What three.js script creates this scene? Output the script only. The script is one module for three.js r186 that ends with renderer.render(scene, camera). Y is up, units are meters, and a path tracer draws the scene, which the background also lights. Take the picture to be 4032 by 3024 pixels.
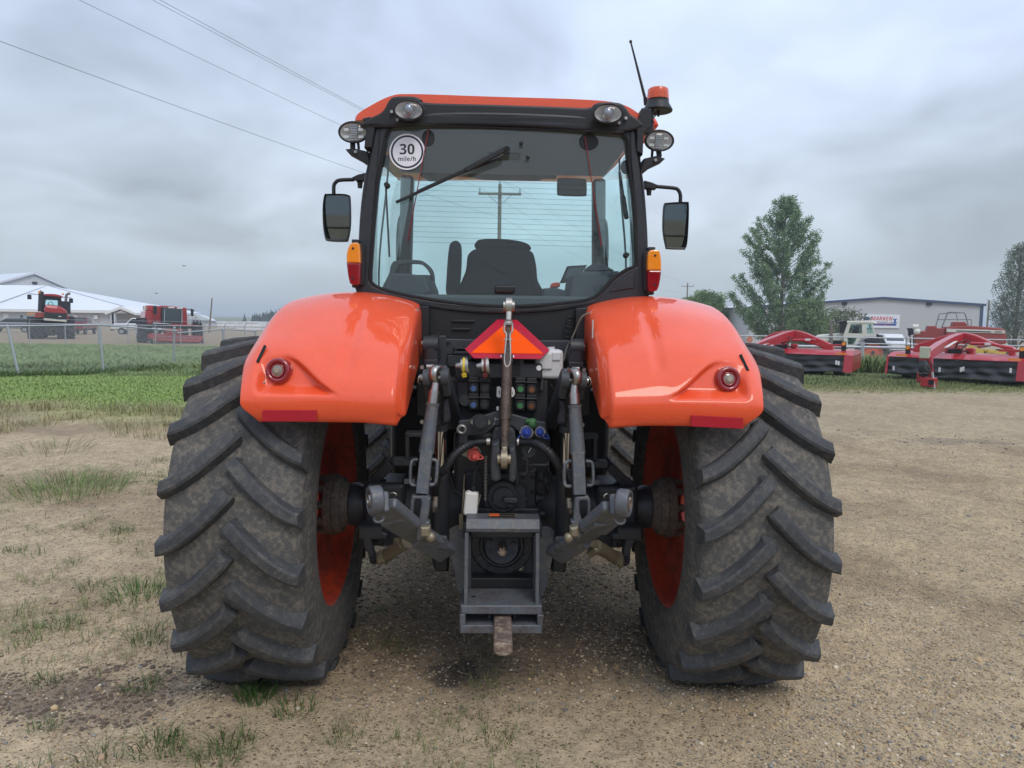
import * as THREE from 'three';
import { mergeGeometries, toCreasedNormals } from 'three/addons/utils/BufferGeometryUtils.js';
import { RoundedBoxGeometry } from 'three/addons/geometries/RoundedBoxGeometry.js';

// ---------------------------------------------------------------- camera, sky, sun, exposure
const scene = new THREE.Scene();
const camera = new THREE.PerspectiveCamera(54.88, 4 / 3, 0.05, 3000);
camera.position.set(...[-0.03, 1.76, 3.8]);
camera.lookAt(...[0.1786, 0.8884, -6.1598]);
camera.rotateZ(0.014);
const renderer = new THREE.WebGLRenderer({ antialias: true });
renderer.toneMapping = THREE.LinearToneMapping;
renderer.toneMappingExposure = 1.07;
renderer.shadowMap.enabled = true;
scene.fog = new THREE.FogExp2(0xc9d3dc, 0.001);

function rng(seed) { let a = seed >>> 0; return () => { a = (a + 0x6d2b79f5) >>> 0; let t = a; t = Math.imul(t ^ (t >>> 15), t | 1); t ^= t + Math.imul(t ^ (t >>> 7), t | 61); return ((t ^ (t >>> 14)) >>> 0) / 4294967296; }; }
const clamp = (v, a = 0, b = 1) => Math.min(b, Math.max(a, v));
const lerp = (a, b, t) => a + (b - a) * t;
const sm = (a, b, v) => { const t = clamp((v - a) / (b - a)); return t * t * (3 - 2 * t); };
function hash2(ix, iy, s) { let h = Math.imul(ix, 374761393) + Math.imul(iy, 668265263) + Math.imul(s, 1442695041); h = Math.imul(h ^ (h >>> 13), 1274126177); h ^= h >>> 16; return (h >>> 0) / 4294967296; }
function vnoise(x, y, s = 0, per = 0) {
  const xi = Math.floor(x), yi = Math.floor(y), fx = x - xi, fy = y - yi, u = fx * fx * (3 - 2 * fx), v = fy * fy * (3 - 2 * fy);
  const w = (i) => (per ? ((i % per) + per) % per : i);
  const a = hash2(w(xi), w(yi), s), b = hash2(w(xi + 1), w(yi), s), c = hash2(w(xi), w(yi + 1), s), d = hash2(w(xi + 1), w(yi + 1), s);
  return a + (b - a) * u + (c - a) * v + (a - b - c + d) * u * v;
}
function fbm(x, y, oct = 4, s = 0, per = 0) { let v = 0, a = 0.5, n = 0; for (let i = 0; i < oct; i++) { v += a * vnoise(x, y, s + i * 17, per); n += a; x *= 2; y *= 2; per *= 2; a *= 0.5; } return v / n; }

{ // overcast sky: layered stratus seen as a flat deck overhead, computed over the whole dome
  const W = 2048, H = 1024, data = new Float32Array(W * H * 4);
  for (let j = 0; j < H; j++) {
    const el = ((j + 0.5) / H - 0.5) * Math.PI, s = Math.sin(el), c = Math.cos(el);
    for (let i = 0; i < W; i++) {
      const az = ((i + 0.5) / W - 0.5) * 2 * Math.PI, x = Math.cos(az) * c, z = Math.sin(az) * c, k = (j * W + i) * 4;
      let L = 0.42, r = 0.9, g = 1.0, b = 1.1;
      if (s > 0) {
        const d = 1.7 / (s + 0.27), px = x * d, pz = z * d;
        const wx = fbm(px * 0.7 + 3, pz * 0.7, 3, 5) - 0.5, wz = fbm(px * 0.7, pz * 0.7 + 9, 3, 6) - 0.5;
        const n1 = fbm(px * 0.62 + wx * 1.6 + 4.3, pz * 0.62 + wz * 1.6, 5, 1), n2 = fbm(px * 1.7 + wx * 2.2, pz * 1.7 + wz * 2 + 7, 5, 2), n3 = fbm(px * 0.25, pz * 0.25, 2, 9);
        const n4 = fbm(px * 4.2 + wx * 5, pz * 4.2 + wz * 5, 4, 3), t = (n1 - 0.5) * 1.2 + (n2 - 0.5) * 0.7 + (n4 - 0.5) * 0.4 * sm(0.02, 0.2, s);
        const base = 0.535 + 0.4 * Math.pow(s, 0.8) + 0.2 * s * s;
        const amp = 0.62 * sm(0.0, 0.12, s) ;
        L = base * (1 + t * amp + (n3 - 0.5) * 0.1 + 0.08 * x);
        const cold = clamp(0.5 - t * 0.8); // thicker parts are greyer, thin parts whiter
        r = lerp(0.86, 0.83, sm(0.02, 0.45, s)) + 0.03 * t; g = lerp(0.99, 0.975, sm(0.02, 0.45, s)) + 0.02 * t; b = lerp(1.12, 1.26, sm(0.02, 0.36, s)) - 0.05 * cold;
      }
      data[k] = L * r; data[k + 1] = L * g; data[k + 2] = L * b; data[k + 3] = 1;
    }
  }
  const sky = new THREE.DataTexture(data, W, H, THREE.RGBAFormat, THREE.FloatType);
  sky.mapping = THREE.EquirectangularReflectionMapping; sky.magFilter = THREE.LinearFilter; sky.needsUpdate = true;
  scene.background = sky; scene.environment = sky;
}
const sun = new THREE.DirectionalLight(0xfff4e6, 1.25);
sun.position.set(8, 24, 15); sun.target.position.set(0, 0, -2);
sun.shadow.radius = 45; sun.castShadow = true; sun.shadow.mapSize.set(2048, 2048);
Object.assign(sun.shadow.camera, { left: -30, right: 30, top: 30, bottom: -30, near: 1, far: 90 });
scene.add(sun, sun.target);

// ---------------------------------------------------------------- helpers
const V = (a) => (a.isVector3 ? a : new THREE.Vector3(...a));
const names = new Map();
function numbered(name) { const n = names.get(name) ?? 0; names.set(name, n + 1); return n ? `${name}_${String(n).padStart(3, '0')}` : name; }
function tag(o, label, category, group, kind) { if (label) o.userData.label = label; if (category) o.userData.category = category; if (group) o.userData.group = group; if (kind) o.userData.kind = kind; return o; }
function thing(name, label, category, pos = [0, 0, 0], turn = 0, group) { const o = new THREE.Group(); o.name = numbered(name); o.position.set(...pos); o.rotation.y = turn; scene.add(o); return tag(o, label, category, group); }
// uv in metres from the plane each face lies nearest to
function cut(poly, y, up) { // the part of a convex outline above or below a height
  const o = [], s = up ? 1 : -1; poly.forEach((p, i) => { const q = poly[(i + 1) % poly.length], a = (p[1] - y) * s, b = (q[1] - y) * s; if (a > 0) o.push(p); if (a * b < 0) { const f = a / (a - b); o.push([p[0] + (q[0] - p[0]) * f, y]); } }); return o;
}
function metricUV(g) {
  const p = g.attributes.position, n = g.attributes.normal, uv = new Float32Array(p.count * 2);
  for (let i = 0; i < p.count; i += 3) {
    let ax = 0, ay = 0, az = 0;
    for (let k = 0; k < 3; k++) { ax += Math.abs(n.getX(i + k)); ay += Math.abs(n.getY(i + k)); az += Math.abs(n.getZ(i + k)); }
    for (let k = 0; k < 3; k++) {
      const x = p.getX(i + k), y = p.getY(i + k), z = p.getZ(i + k), m = (i + k) * 2;
      if (ax >= ay && ax >= az) { uv[m] = z; uv[m + 1] = y; } else if (ay >= az) { uv[m] = x; uv[m + 1] = z; } else { uv[m] = x; uv[m + 1] = y; }
    }
  }
  g.setAttribute('uv', new THREE.BufferAttribute(uv, 2)); return g;
}
function join(list) {
  const out = [];
  for (let g of [list].flat(3)) {
    const keep = g.userData.keepUV; g = g.index ? g.toNonIndexed() : g;
    if (!g.attributes.normal) g.computeVertexNormals();
    for (const k of Object.keys(g.attributes)) if (!['position', 'normal', 'uv'].includes(k)) g.deleteAttribute(k);
    if (!keep) metricUV(g);
    g.morphAttributes = {}; g.groups = []; out.push(g);
  }
  return out.length > 1 ? mergeGeometries(out) : out[0];
}
function part(name, geos, material, parent = scene, label) {
  const m = new THREE.Mesh(geos.isBufferGeometry && geos.userData.ready ? geos : join(geos), material);
  m.name = parent === scene ? numbered(name) : name; m.castShadow = m.receiveShadow = true; if (label) m.userData.label = label; parent.add(m); return m;
}
function box(c, s, bev = 0, rot) {
  const g = bev ? new RoundedBoxGeometry(s[0], s[1], s[2], 1, Math.min(bev, Math.min(...s) * 0.49)) : new THREE.BoxGeometry(...s);
  if (rot) g.applyMatrix4(new THREE.Matrix4().makeRotationFromEuler(new THREE.Euler(...rot)));
  return g.translate(...c);
}
const bb = (a, b, bev = 0) => box([(a[0] + b[0]) / 2, (a[1] + b[1]) / 2, (a[2] + b[2]) / 2], [Math.abs(b[0] - a[0]), Math.abs(b[1] - a[1]), Math.abs(b[2] - a[2])], bev);
function along(g, a, b) { // a geometry built along +y from 0 to 1 length units, laid from a to b
  a = V(a); b = V(b); const d = b.clone().sub(a), q = new THREE.Quaternion().setFromUnitVectors(new THREE.Vector3(0, 1, 0), d.clone().normalize());
  return g.applyQuaternion(q).translate(a.x + d.x / 2, a.y + d.y / 2, a.z + d.z / 2);
}
const cyl = (a, b, r, r2 = r, seg = 16, open = false) => along(new THREE.CylinderGeometry(r2, r, V(a).distanceTo(V(b)), seg, 1, open), a, b);
function bar(a, b, w, h, bev = 0.004, face = [0, 0, 1]) { // box from a to b; its width w is across, h towards «face»
  a = V(a); b = V(b); const y = b.clone().sub(a), L = y.length(); y.normalize(); const x = new THREE.Vector3().crossVectors(y, V(face)).normalize(), z = new THREE.Vector3().crossVectors(x, y);
  const g = bev ? new RoundedBoxGeometry(w, L, h, 1, Math.min(bev, w * 0.45, h * 0.45)) : new THREE.BoxGeometry(w, L, h);
  return g.applyMatrix4(new THREE.Matrix4().makeBasis(x, y, z)).translate((a.x + b.x) / 2, (a.y + b.y) / 2, (a.z + b.z) / 2);
}
const tube = (pts, r, seg = 24, rs = 8, closed = false) => new THREE.TubeGeometry(new THREE.CatmullRomCurve3(pts.map(V), closed, 'catmullrom', 0.5), seg, r, rs, closed);
function shp(pts, holes = []) { const s = new THREE.Shape(pts.map((p) => new THREE.Vector2(p[0], p[1]))); for (const h of holes) s.holes.push(new THREE.Path(h.map((p) => new THREE.Vector2(p[0], p[1])))); return s; }
function ext(pts, z0, z1, bev = 0.004, holes = [], seg = 1) { // outline in x, y drawn out from z0 to z1
  const s = pts instanceof THREE.Shape ? pts : shp(pts, holes), d = z1 - z0;
  return new THREE.ExtrudeGeometry(s, { depth: Math.max(d - 2 * bev, 0.0005), bevelEnabled: bev > 0, bevelSize: bev, bevelOffset: -bev, bevelThickness: bev, bevelSegments: seg, curveSegments: 12 }).translate(0, 0, z0 + bev);
}
const extX = (zy, x0, x1, bev = 0.004, holes = []) => ext(zy.map(([z, y]) => [-z, y]), 0, x1 - x0, bev, holes.map((h) => h.map(([z, y]) => [-z, y]))).rotateY(Math.PI / 2).translate(x0, 0, 0); // outline in z, y drawn out along x
function spline(pts, n, closed = false) { return new THREE.CatmullRomCurve3(pts.map((p) => new THREE.Vector3(p[0], p[1], 0)), closed, 'catmullrom', 0.5).getPoints(n).slice(0, closed ? n : n + 1).map((p) => [p.x, p.y]); }
const circ = (cx, cy, rx, ry = rx, n = 28, a0 = 0) => Array.from({ length: n }, (_, i) => [cx + rx * Math.cos(a0 + (i / n) * 2 * Math.PI), cy + ry * Math.sin(a0 + (i / n) * 2 * Math.PI)]);
const rrect = (x0, y0, x1, y1, r, n = 5) => { const o = []; for (const [cx, cy, a] of [[x1 - r, y1 - r, 0], [x0 + r, y1 - r, 1], [x0 + r, y0 + r, 2], [x1 - r, y0 + r, 3]]) for (let i = 0; i <= n; i++) { const t = (a + i / n) * Math.PI / 2; o.push([cx + r * Math.cos(t), cy + r * Math.sin(t)]); } return o; };
const hex = (c, r, d, dir = [0, 0, 1]) => { const b = [c[0] + dir[0] * d, c[1] + dir[1] * d, c[2] + dir[2] * d]; return cyl(c, b, r, r * 0.93, 6); };
const ball = (c, r, sx = 1, sy = 1, sz = 1, n = 14) => new THREE.SphereGeometry(r, n, Math.ceil(n * 0.7)).scale(sx, sy, sz).translate(...c);
const torus = (c, R, r, rot = [0, 0, 0], arc = Math.PI * 2, seg = 28) => new THREE.TorusGeometry(R, r, 8, seg, arc).applyMatrix4(new THREE.Matrix4().makeRotationFromEuler(new THREE.Euler(...rot))).translate(...c);
function grid(nu, nv, f, crease) { // sheet of points f(i / nu, j / nv)
  const pos = [], idx = [];
  for (let j = 0; j <= nv; j++) for (let i = 0; i <= nu; i++) pos.push(...f(i / nu, j / nv));
  for (let j = 0; j < nv; j++) for (let i = 0; i < nu; i++) { const a = j * (nu + 1) + i, b = a + 1, c = a + nu + 1, d = c + 1; idx.push(a, b, d, a, d, c); }
  const g = new THREE.BufferGeometry(); g.setAttribute('position', new THREE.Float32BufferAttribute(pos, 3)); g.setIndex(idx); g.computeVertexNormals();
  return crease ? toCreasedNormals(g, crease) : g;
}
// a lofted skin through rings of equal point count, ends capped
function loft(rings, crease = 0.6, cap = true) {
  const pos = [], n = rings[0].length, tri = (a, b, c) => pos.push(...a, ...b, ...c);
  for (let j = 0; j + 1 < rings.length; j++) for (let i = 0; i < n; i++) { const k = (i + 1) % n; tri(rings[j][i], rings[j][k], rings[j + 1][k]); tri(rings[j][i], rings[j + 1][k], rings[j + 1][i]); }
  if (cap) for (const [r, flip] of [[rings[0], true], [rings[rings.length - 1], false]]) { const c = [0, 1, 2].map((q) => r.reduce((s, p) => s + p[q], 0) / n); for (let i = 0; i < n; i++) { const k = (i + 1) % n; flip ? tri(c, r[k], r[i]) : tri(c, r[i], r[k]); } }
  const g = new THREE.BufferGeometry(); g.setAttribute('position', new THREE.Float32BufferAttribute(pos, 3)); g.computeVertexNormals();
  return toCreasedNormals(g, crease);
}

// ---------------------------------------------------------------- textures and materials
function dataTex(n, f, srgb, repeat, m = n) {
  const d = new Uint8Array(n * m * 4);
  for (let j = 0; j < m; j++) for (let i = 0; i < n; i++) { const c = f(i / n, j / m, i, j), k = (j * n + i) * 4; d[k] = clamp(c[0]) * 255; d[k + 1] = clamp(c[1]) * 255; d[k + 2] = clamp(c[2]) * 255; d[k + 3] = 255; }
  const t = new THREE.DataTexture(d, n, m); t.wrapS = t.wrapT = THREE.RepeatWrapping; t.magFilter = THREE.LinearFilter; t.minFilter = THREE.LinearMipmapLinearFilter; t.generateMipmaps = true;
  if (srgb) t.colorSpace = THREE.SRGBColorSpace; if (repeat) t.repeat.set(1 / repeat, 1 / repeat); t.needsUpdate = true; return t;
}
function canvasTex(w, h, draw) { const c = document.createElement('canvas'); c.width = w; c.height = h; draw(c.getContext('2d'), w, h); const t = new THREE.CanvasTexture(c); t.colorSpace = THREE.SRGBColorSpace; return t; }
const g3 = (v) => [v, v, v];
const enc = (c) => (c <= 0.0031308 ? 12.92 * c : 1.055 * Math.pow(c, 1 / 2.4) - 0.055);
const mixc = (a, b, t) => [lerp(a[0], b[0], t), lerp(a[1], b[1], t), lerp(a[2], b[2], t)];
const scaled = (t, m) => { const c = t.clone(); c.repeat.set(1 / m, 1 / m); c.needsUpdate = true; return c; };
const grime = dataTex(512, (u, v) => { const a = fbm(u * 6, v * 6, 5, 3, 6), b = fbm(u * 24, v * 24, 3, 8, 24); const k = 0.72 + 0.4 * (a - 0.35) + 0.22 * (b - 0.5); return [enc(k), enc(k * 0.985), enc(k * 0.96)]; }, true, 0.5);
const rough = dataTex(256, (u, v) => { const a = fbm(u * 8, v * 8, 4, 31, 8), b = fbm(u * 40, v * 40, 2, 4, 40); return g3(0.62 + 0.5 * (a - 0.5) + 0.25 * (b - 0.5) + 0.2); }, false, 0.4);
const pits = dataTex(512, (u, v) => { const a = fbm(u * 40, v * 40, 3, 12, 40), b = fbm(u * 9, v * 9, 3, 7, 9); return g3(0.6 * a + 0.4 * b); }, false, 0.3);
const dust = (amount, scale, seed, dark, earth, earth2) => dataTex(1024, (u, v) => {
  const a = fbm(u * 5, v * 5, 5, seed, 5), b = fbm(u * 22, v * 22, 4, seed + 3, 22), c = vnoise(u * 180, v * 180, seed + 5, 180);
  const t = sm(0.36 - amount * 0.5, 0.86 - amount * 0.3, a * 0.45 + b * 0.33 + c * 0.22), m = mixc(dark, mixc(earth, earth2, sm(0.35, 0.7, b)), t), k = 0.8 + 0.4 * c;
  return [enc(m[0] * k), enc(m[1] * k), enc(m[2] * k)];
}, true, scale);
const lin = (r, g, b) => new THREE.Color().setRGB(r, g, b);
const std = (c, r = 0.6, m = 0, o = {}) => new THREE.MeshStandardMaterial({ color: lin(...c), roughness: r, metalness: m, ...o });
const phy = (c, r = 0.6, m = 0, o = {}) => new THREE.MeshPhysicalMaterial({ color: lin(...c), roughness: r, metalness: m, ...o });
const glass = (c, o = {}) => phy(c, 0.02, 0, { transmission: 1, thickness: 0, ior: 1.5, side: THREE.DoubleSide, ...o });
const M = {
  orange: phy([0.88, 0.088, 0.017], 0.62, 0, { clearcoat: 0.8, clearcoatRoughness: 0.05, map: dataTex(1024, (u, v) => { const a = fbm(u * 7, v * 7, 4, 15, 7), b = fbm(u * 60, v * 60, 2, 16, 60), k = 0.97 + 0.06 * (a - 0.5) - 0.05 * sm(0.66, 0.76, b), d = 0.05 * sm(0.45, 0.75, a); return [enc(k), enc(k * (1 + d * 2)), enc(k * (1 + d * 3))]; }, true, 0.6) }),
  rim: std([0.62, 0.062, 0.02], 0.55, 0, { map: dust(0.22, 0.7, 61, [1, 1, 1], [0.5, 0.62, 0.9], [0.4, 0.55, 0.8]) }),
  cast: std([0.065, 0.07, 0.08], 0.55, 0.1, { map: grime, bumpMap: pits, bumpScale: 0.0012 }),
  frame: std([0.032, 0.035, 0.043], 0.45, 0, { map: grime }),
  plate: std([0.055, 0.06, 0.07], 0.5, 0.1, { map: grime }),
  link: std([1, 1, 1], 0.48, 0.15, { map: dust(0.16, 0.3, 88, [0.108, 0.121, 0.143], [0.085, 0.086, 0.09], [0.16, 0.148, 0.132]), bumpMap: pits, bumpScale: 0.0008 }),
  black: std([0.012, 0.0125, 0.014], 0.5), blackMatt: std([0.014, 0.0145, 0.016], 0.85), dark: std([0.02, 0.021, 0.024], 0.7),
  zinc: std([0.55, 0.53, 0.5], 0.36, 0.85, { map: grime }), steel: std([0.46, 0.45, 0.43], 0.3, 0.95, { map: grime }), chrome: std([0.62, 0.61, 0.6], 0.14, 1),
  brass: std([0.34, 0.3, 0.215], 0.5, 0.6, { map: grime }),
  rust: std([1, 1, 1], 0.75, 0.15, { map: dust(0.4, 0.42, 71, [0.12, 0.085, 0.075], [0.22, 0.15, 0.11], [0.36, 0.28, 0.21]), bumpMap: pits, bumpScale: 0.002 }),
  rustDark: std([1, 1, 1], 0.85, 0.1, { map: dust(0.3, 0.2, 75, [0.085, 0.072, 0.065], [0.14, 0.105, 0.082], [0.2, 0.155, 0.12]), bumpMap: pits, bumpScale: 0.002 }),
  chipped: std([1, 1, 1], 0.55, 0.1, { map: dust(0.1, 0.22, 79, [0.12, 0.135, 0.155], [0.1, 0.06, 0.05], [0.06, 0.05, 0.05]), bumpMap: pits, bumpScale: 0.001 }),
  greasy: std([1, 1, 1], 0.45, 0.3, { map: dust(0.4, 0.12, 83, [0.035, 0.03, 0.028], [0.11, 0.075, 0.055], [0.16, 0.115, 0.085]), bumpMap: pits, bumpScale: 0.0015 }),
  tread: std([1, 1, 1], 0.88, 0, { map: dust(0.34, 0.34, 41, [0.074, 0.073, 0.072], [0.11, 0.104, 0.096], [0.18, 0.16, 0.132]), bumpMap: pits, bumpScale: 0.0022 }),
  lug: std([1, 1, 1], 0.72, 0, { map: dust(0.22, 0.4, 47, [0.042, 0.045, 0.05], [0.062, 0.063, 0.065], [0.1, 0.094, 0.085]), bumpMap: pits, bumpScale: 0.0015 }),
  rubber: std([0.03, 0.03, 0.032], 0.75, 0, { map: grime }), farTyre: std([0.03, 0.03, 0.032], 0.85),
  milky: phy([0.72, 0.73, 0.72], 0.45, 0, { transmission: 0.15, thickness: 0 }), white: std([0.78, 0.78, 0.77], 0.4), offwhite: std([0.7, 0.69, 0.64], 0.5),
  amber: phy([0.9, 0.3, 0.02], 0.12, 0, { clearcoat: 1 }), redLens: phy([0.26, 0.005, 0.01], 0.15, 0, { clearcoat: 1 }), redTape: std([0.42, 0.006, 0.02], 0.35),
  clear: glass([0.96, 0.97, 0.97]), mirror: std([0.85, 0.87, 0.88], 0.02, 1), reflector: std([0.9, 0.9, 0.88], 0.3, 0.35),
  cabGlass: glass([0.83, 0.95, 0.95], { transmission: 0.985, ior: 1.62 }), screenGlass: glass([0.83, 0.975, 0.955]), sideGlass: glass([0.83, 0.96, 0.94]),
  liner: std([0.24, 0.32, 0.42], 0.85), cabTrim: std([0.075, 0.084, 0.09], 0.7), fabric: std([0.022, 0.024, 0.027], 0.9),
  smvOrange: phy([1.0, 0.1, 0.006], 0.8, 0, { specularIntensity: 0.2 }), green: std([0.05, 0.15, 0.05], 0.5), blue: std([0.018, 0.045, 0.27], 0.4), red: std([0.55, 0.03, 0.03], 0.4), yellow: std([0.7, 0.5, 0.03], 0.5),
  galv: std([0.42, 0.44, 0.47], 0.5, 0.5), wood: std([0.2, 0.165, 0.13], 0.9),
};

// ---------------------------------------------------------------- ground
const fade = (x) => lerp(0.62, 1, sm(-12, 14, x));
function gh(x, z) { // height of the ground: flat under the tractor, falling gently away ahead
  const near = Math.min(1, Math.max(0, Math.hypot(x, (z - 0.2) * 0.9) - 1.9) / 2.2);
  let h = -0.9 * sm(-13, -50, z) * fade(x) - 0.95 * sm(-80, -150, z) * sm(-66, -50, x) * sm(20, -5, x);
  const k = near * sm(-40, -20, z) ;
  h += k * (0.05 * (fbm(x * 0.55 + 7, z * 0.8, 3, 21) - 0.5) + 0.022 * (fbm(x * 2.3, z * 2.6, 3, 22) - 0.5));
  h += 0.016 * (fbm(x * 7, z * 7, 2, 23) - 0.5) * sm(-14, -6, z) * sm(0.25, 0.6, Math.min(Math.abs(Math.abs(x) - 1.1) + (Math.abs(z) > 0.45 ? 1 : 0), 1));
  for (const s of [-1, 1]) { const dx = Math.abs(x - s * 1.13), dz = Math.abs(z); h += 0.02 * Math.exp(-(((Math.max(dx - 0.34, 0)) / 0.09) ** 2)) * sm(0.3, 0.36, dx) * sm(0.5, 0.2, dz); h += 0.018 * sm(0.34, 0.28, dx) * sm(0.36, 0.42, z) * sm(0.62, 0.45, z); }
  return h;
}
const edgeL = (x) => -7.9 + 0.3 * (x + 6) + 1.6 * (fbm(x * 0.7, 3, 3, 41) - 0.5); // where the bare dirt gives way to grass on the left
const soil = { sand: [0.395, 0.303, 0.193], gravel: [0.365, 0.276, 0.165], damp: [0.115, 0.085, 0.055], dry: [0.34, 0.3, 0.14], lawn: [0.24, 0.33, 0.08], tall: [0.22, 0.29, 0.1], lot: [0.33, 0.255, 0.165] };
function groundColor(x, z) {
  const n = fbm(x * 0.8, z * 0.8, 4, 51), m = fbm(x * 3.1, z * 3.1, 3, 52), f = fbm(x * 0.23, z * 0.5, 3, 53);
  let c = mixc(soil.sand, soil.gravel, sm(-0.6, 1.6, x + (n - 0.5) * 2.4));
  c = mixc(c, [c[0] * 0.68, c[1] * 0.65, c[2] * 0.62], sm(0.46, 0.66, n) * 0.85);
  c = mixc(c, [c[0] * 1.13, c[1] * 1.13, c[2] * 1.12], sm(0.52, 0.3, m) * 0.6);
  c = mixc(c, [0.13, 0.094, 0.062], sm(1.3, 0.5, Math.abs(x) + (n - 0.5) * 0.7) * sm(0.75, -0.1, z + (m - 0.5) * 0.5) * sm(-6, -3.5, z) * 0.85); // shade under the machine painted into the soil colour, over partly moist soil
  const stain = Math.hypot((x + 0.215) / 0.135, (z - 0.235) / 0.17) + (fbm(x * 14, z * 14, 3, 54) - 0.5) * 0.8; c = mixc(c, [0.055, 0.043, 0.035], sm(1.06, 0.86, stain) * 0.8);
  const mulch = Math.hypot((x + 2.45) / 1.15, (z - 0.3 + 0.1 * x) / 0.3) + (fbm(x * 5, z * 7, 4, 55) - 0.5) * 1.3; c = mixc(c, [0.13, 0.1, 0.075], sm(1.1, 0.4, mulch) * 0.8);
  const rut = Math.hypot((x - 6.9) / 1.1, (z + 7.2) / 0.35) + (fbm(x * 3, z * 6, 3, 57) - 0.5) * 1.2; c = mixc(c, [0.12, 0.09, 0.07], sm(1, 0.7, rut) * 0.6);
  if (x > 1) c = mixc(c, [0.39, 0.312, 0.205], sm(-5.5, -9, z) * 0.55);
  if (z < -3) {
    const e = edgeL(x) + (m - 0.5) * 0.9, g = sm(e + 0.5, e - 1.1, z) * sm(2, -1.5, x);
    c = mixc(c, soil.dry, g * 0.9); c = mixc(c, soil.lawn, sm(e - 0.8, e - 3.0, z + (n - 0.5) * 2.2) * sm(3, -1, x) * 0.95);
    const r = sm(-14.4, -16.6, z + (m - 0.5) * 1.3) * sm(3, 5, x); c = mixc(c, [0.2, 0.2, 0.085], r * 0.95); c = mixc(c, soil.lawn, r * sm(-17, -19.5, z + (n - 0.5) * 3) * 0.75);
    const t = sm(-18, -20, z) * sm(6, 2, x); c = mixc(c, soil.tall, t);
    const past = sm(-25.5, -27, z + (n - 0.5) * 1.5) * sm(4, 8, x); c = mixc(c, [0.37, 0.3, 0.21], past);
    const wd = sm(-31, -34, z) * sm(-42, -38, z) * sm(4, 8, x) * sm(0.42, 0.56, n); c = mixc(c, [0.17, 0.2, 0.07], wd);
    const verge = sm(-46.2, -47.6, z + (m - 0.5)) * sm(8, 2, x); c = mixc(c, [0.42, 0.38, 0.16], verge * 0.9);
    c = mixc(c, soil.lot, sm(-48.4, -49.4, z + (m - 0.5)) * sm(8, 2, x)); c = mixc(c, [0.2, 0.21, 0.13], sm(-170, -260, z));
  }
  return c;
}
{
  const N = 2048, rr = rng(5), col = new Float32Array(N * N * 3), hgt = new Float32Array(N * N);
  for (let j = 0; j < N; j++) for (let i = 0; i < N; i++) {
    const u = i / N, v = j / N, a = vnoise(u * 300, v * 300, 1, 300), b = vnoise(u * 90, v * 90, 2, 90), c = vnoise(u * 24, v * 24, 3, 24), d = vnoise(u * 700, v * 700, 4, 700), k = (j * N + i);
    const t = 0.77 + 0.3 * (a - 0.5) + 0.28 * (b - 0.5) + 0.22 * (c - 0.5) + 0.28 * (d - 0.5); col[k * 3] = t; col[k * 3 + 1] = t; col[k * 3 + 2] = t * 0.99; hgt[k] = 0.35 + 0.1 * a + 0.12 * b + 0.1 * c + 0.05 * d;
  }
  const hues = [[1.3, 1.25, 1.15], [1.1, 0.9, 0.68], [0.68, 0.67, 0.68], [0.5, 0.45, 0.4], [1.2, 1.07, 0.86], [0.75, 0.58, 0.46], [0.6, 0.53, 0.46], [1.0, 0.92, 0.82]];
  for (let q = 0; q < 24000; q++) {
    const r = 1.2 + 5.5 * Math.pow(rr(), 5), cx = rr() * N, cy = rr() * N, h = hues[Math.floor(rr() * hues.length)], l = 0.62 + 0.5 * rr(), sq = 0.65 + 0.35 * rr(), an = rr() * 3.14, ca = Math.cos(an), sa = Math.sin(an);
    for (let y = -Math.ceil(r); y <= r; y++) for (let x = -Math.ceil(r); x <= r; x++) {
      const dx = (x * ca + y * sa) / r, dy = (-x * sa + y * ca) / (r * sq), d = dx * dx + dy * dy; if (d > 1) continue;
      const k = (((Math.floor(cy + y) + N) % N) * N + ((Math.floor(cx + x) + N) % N)); for (let e = 0; e < 3; e++) col[k * 3 + e] = 0.84 * h[e] * l; hgt[k] = Math.max(hgt[k], 0.5 + 0.5 * Math.sqrt(1 - d));
    }
  }
  const map = dataTex(N, (u, v, i, j) => { const k = (j * N + i) * 3; return [enc(col[k]), enc(col[k + 1]), enc(col[k + 2])]; }, true, 2.3);
  const bump = dataTex(N, (u, v, i, j) => g3(hgt[j * N + i]), false, 2.3);
  const nx = 420, nz = 460, pos = [], cl = [], uv = [], idx = [];
  for (let j = 0; j <= nz; j++) for (let i = 0; i <= nx; i++) {
    const a = (i / nx) * 2 - 1, b = (j / nz) * 2 - 1, x = 7.5 * a + 7 * a ** 3 + 26 * a ** 7 + 700 * Math.sign(a) * Math.abs(a) ** 18, z = -1.2 - (5.6 * b + 5 * b ** 3 + 40 * Math.max(b, 0) ** 6 + 1200 * Math.max(b, 0) ** 18 + (b < 0 ? 60 * b ** 9 : 0));
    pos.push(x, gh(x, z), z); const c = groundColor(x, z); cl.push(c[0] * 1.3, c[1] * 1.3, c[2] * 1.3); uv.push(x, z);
  }
  for (let j = 0; j < nz; j++) for (let i = 0; i < nx; i++) { const a = j * (nx + 1) + i, b = a + 1, c = a + nx + 1, d = c + 1; idx.push(a, b, d, a, d, c); }
  const g = new THREE.BufferGeometry(); g.setAttribute('position', new THREE.Float32BufferAttribute(pos, 3)); g.setAttribute('color', new THREE.Float32BufferAttribute(cl, 3)); g.setAttribute('uv', new THREE.Float32BufferAttribute(uv, 2)); g.setIndex(idx); g.computeVertexNormals(); g.userData.ready = true;
  tag(part('ground', g, new THREE.MeshStandardMaterial({ vertexColors: true, map, bumpMap: bump, bumpScale: 0.02, roughness: 0.96 })), 'bare sandy dirt and gravel yard with grass beyond', null, null, 'structure');
}
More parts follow.
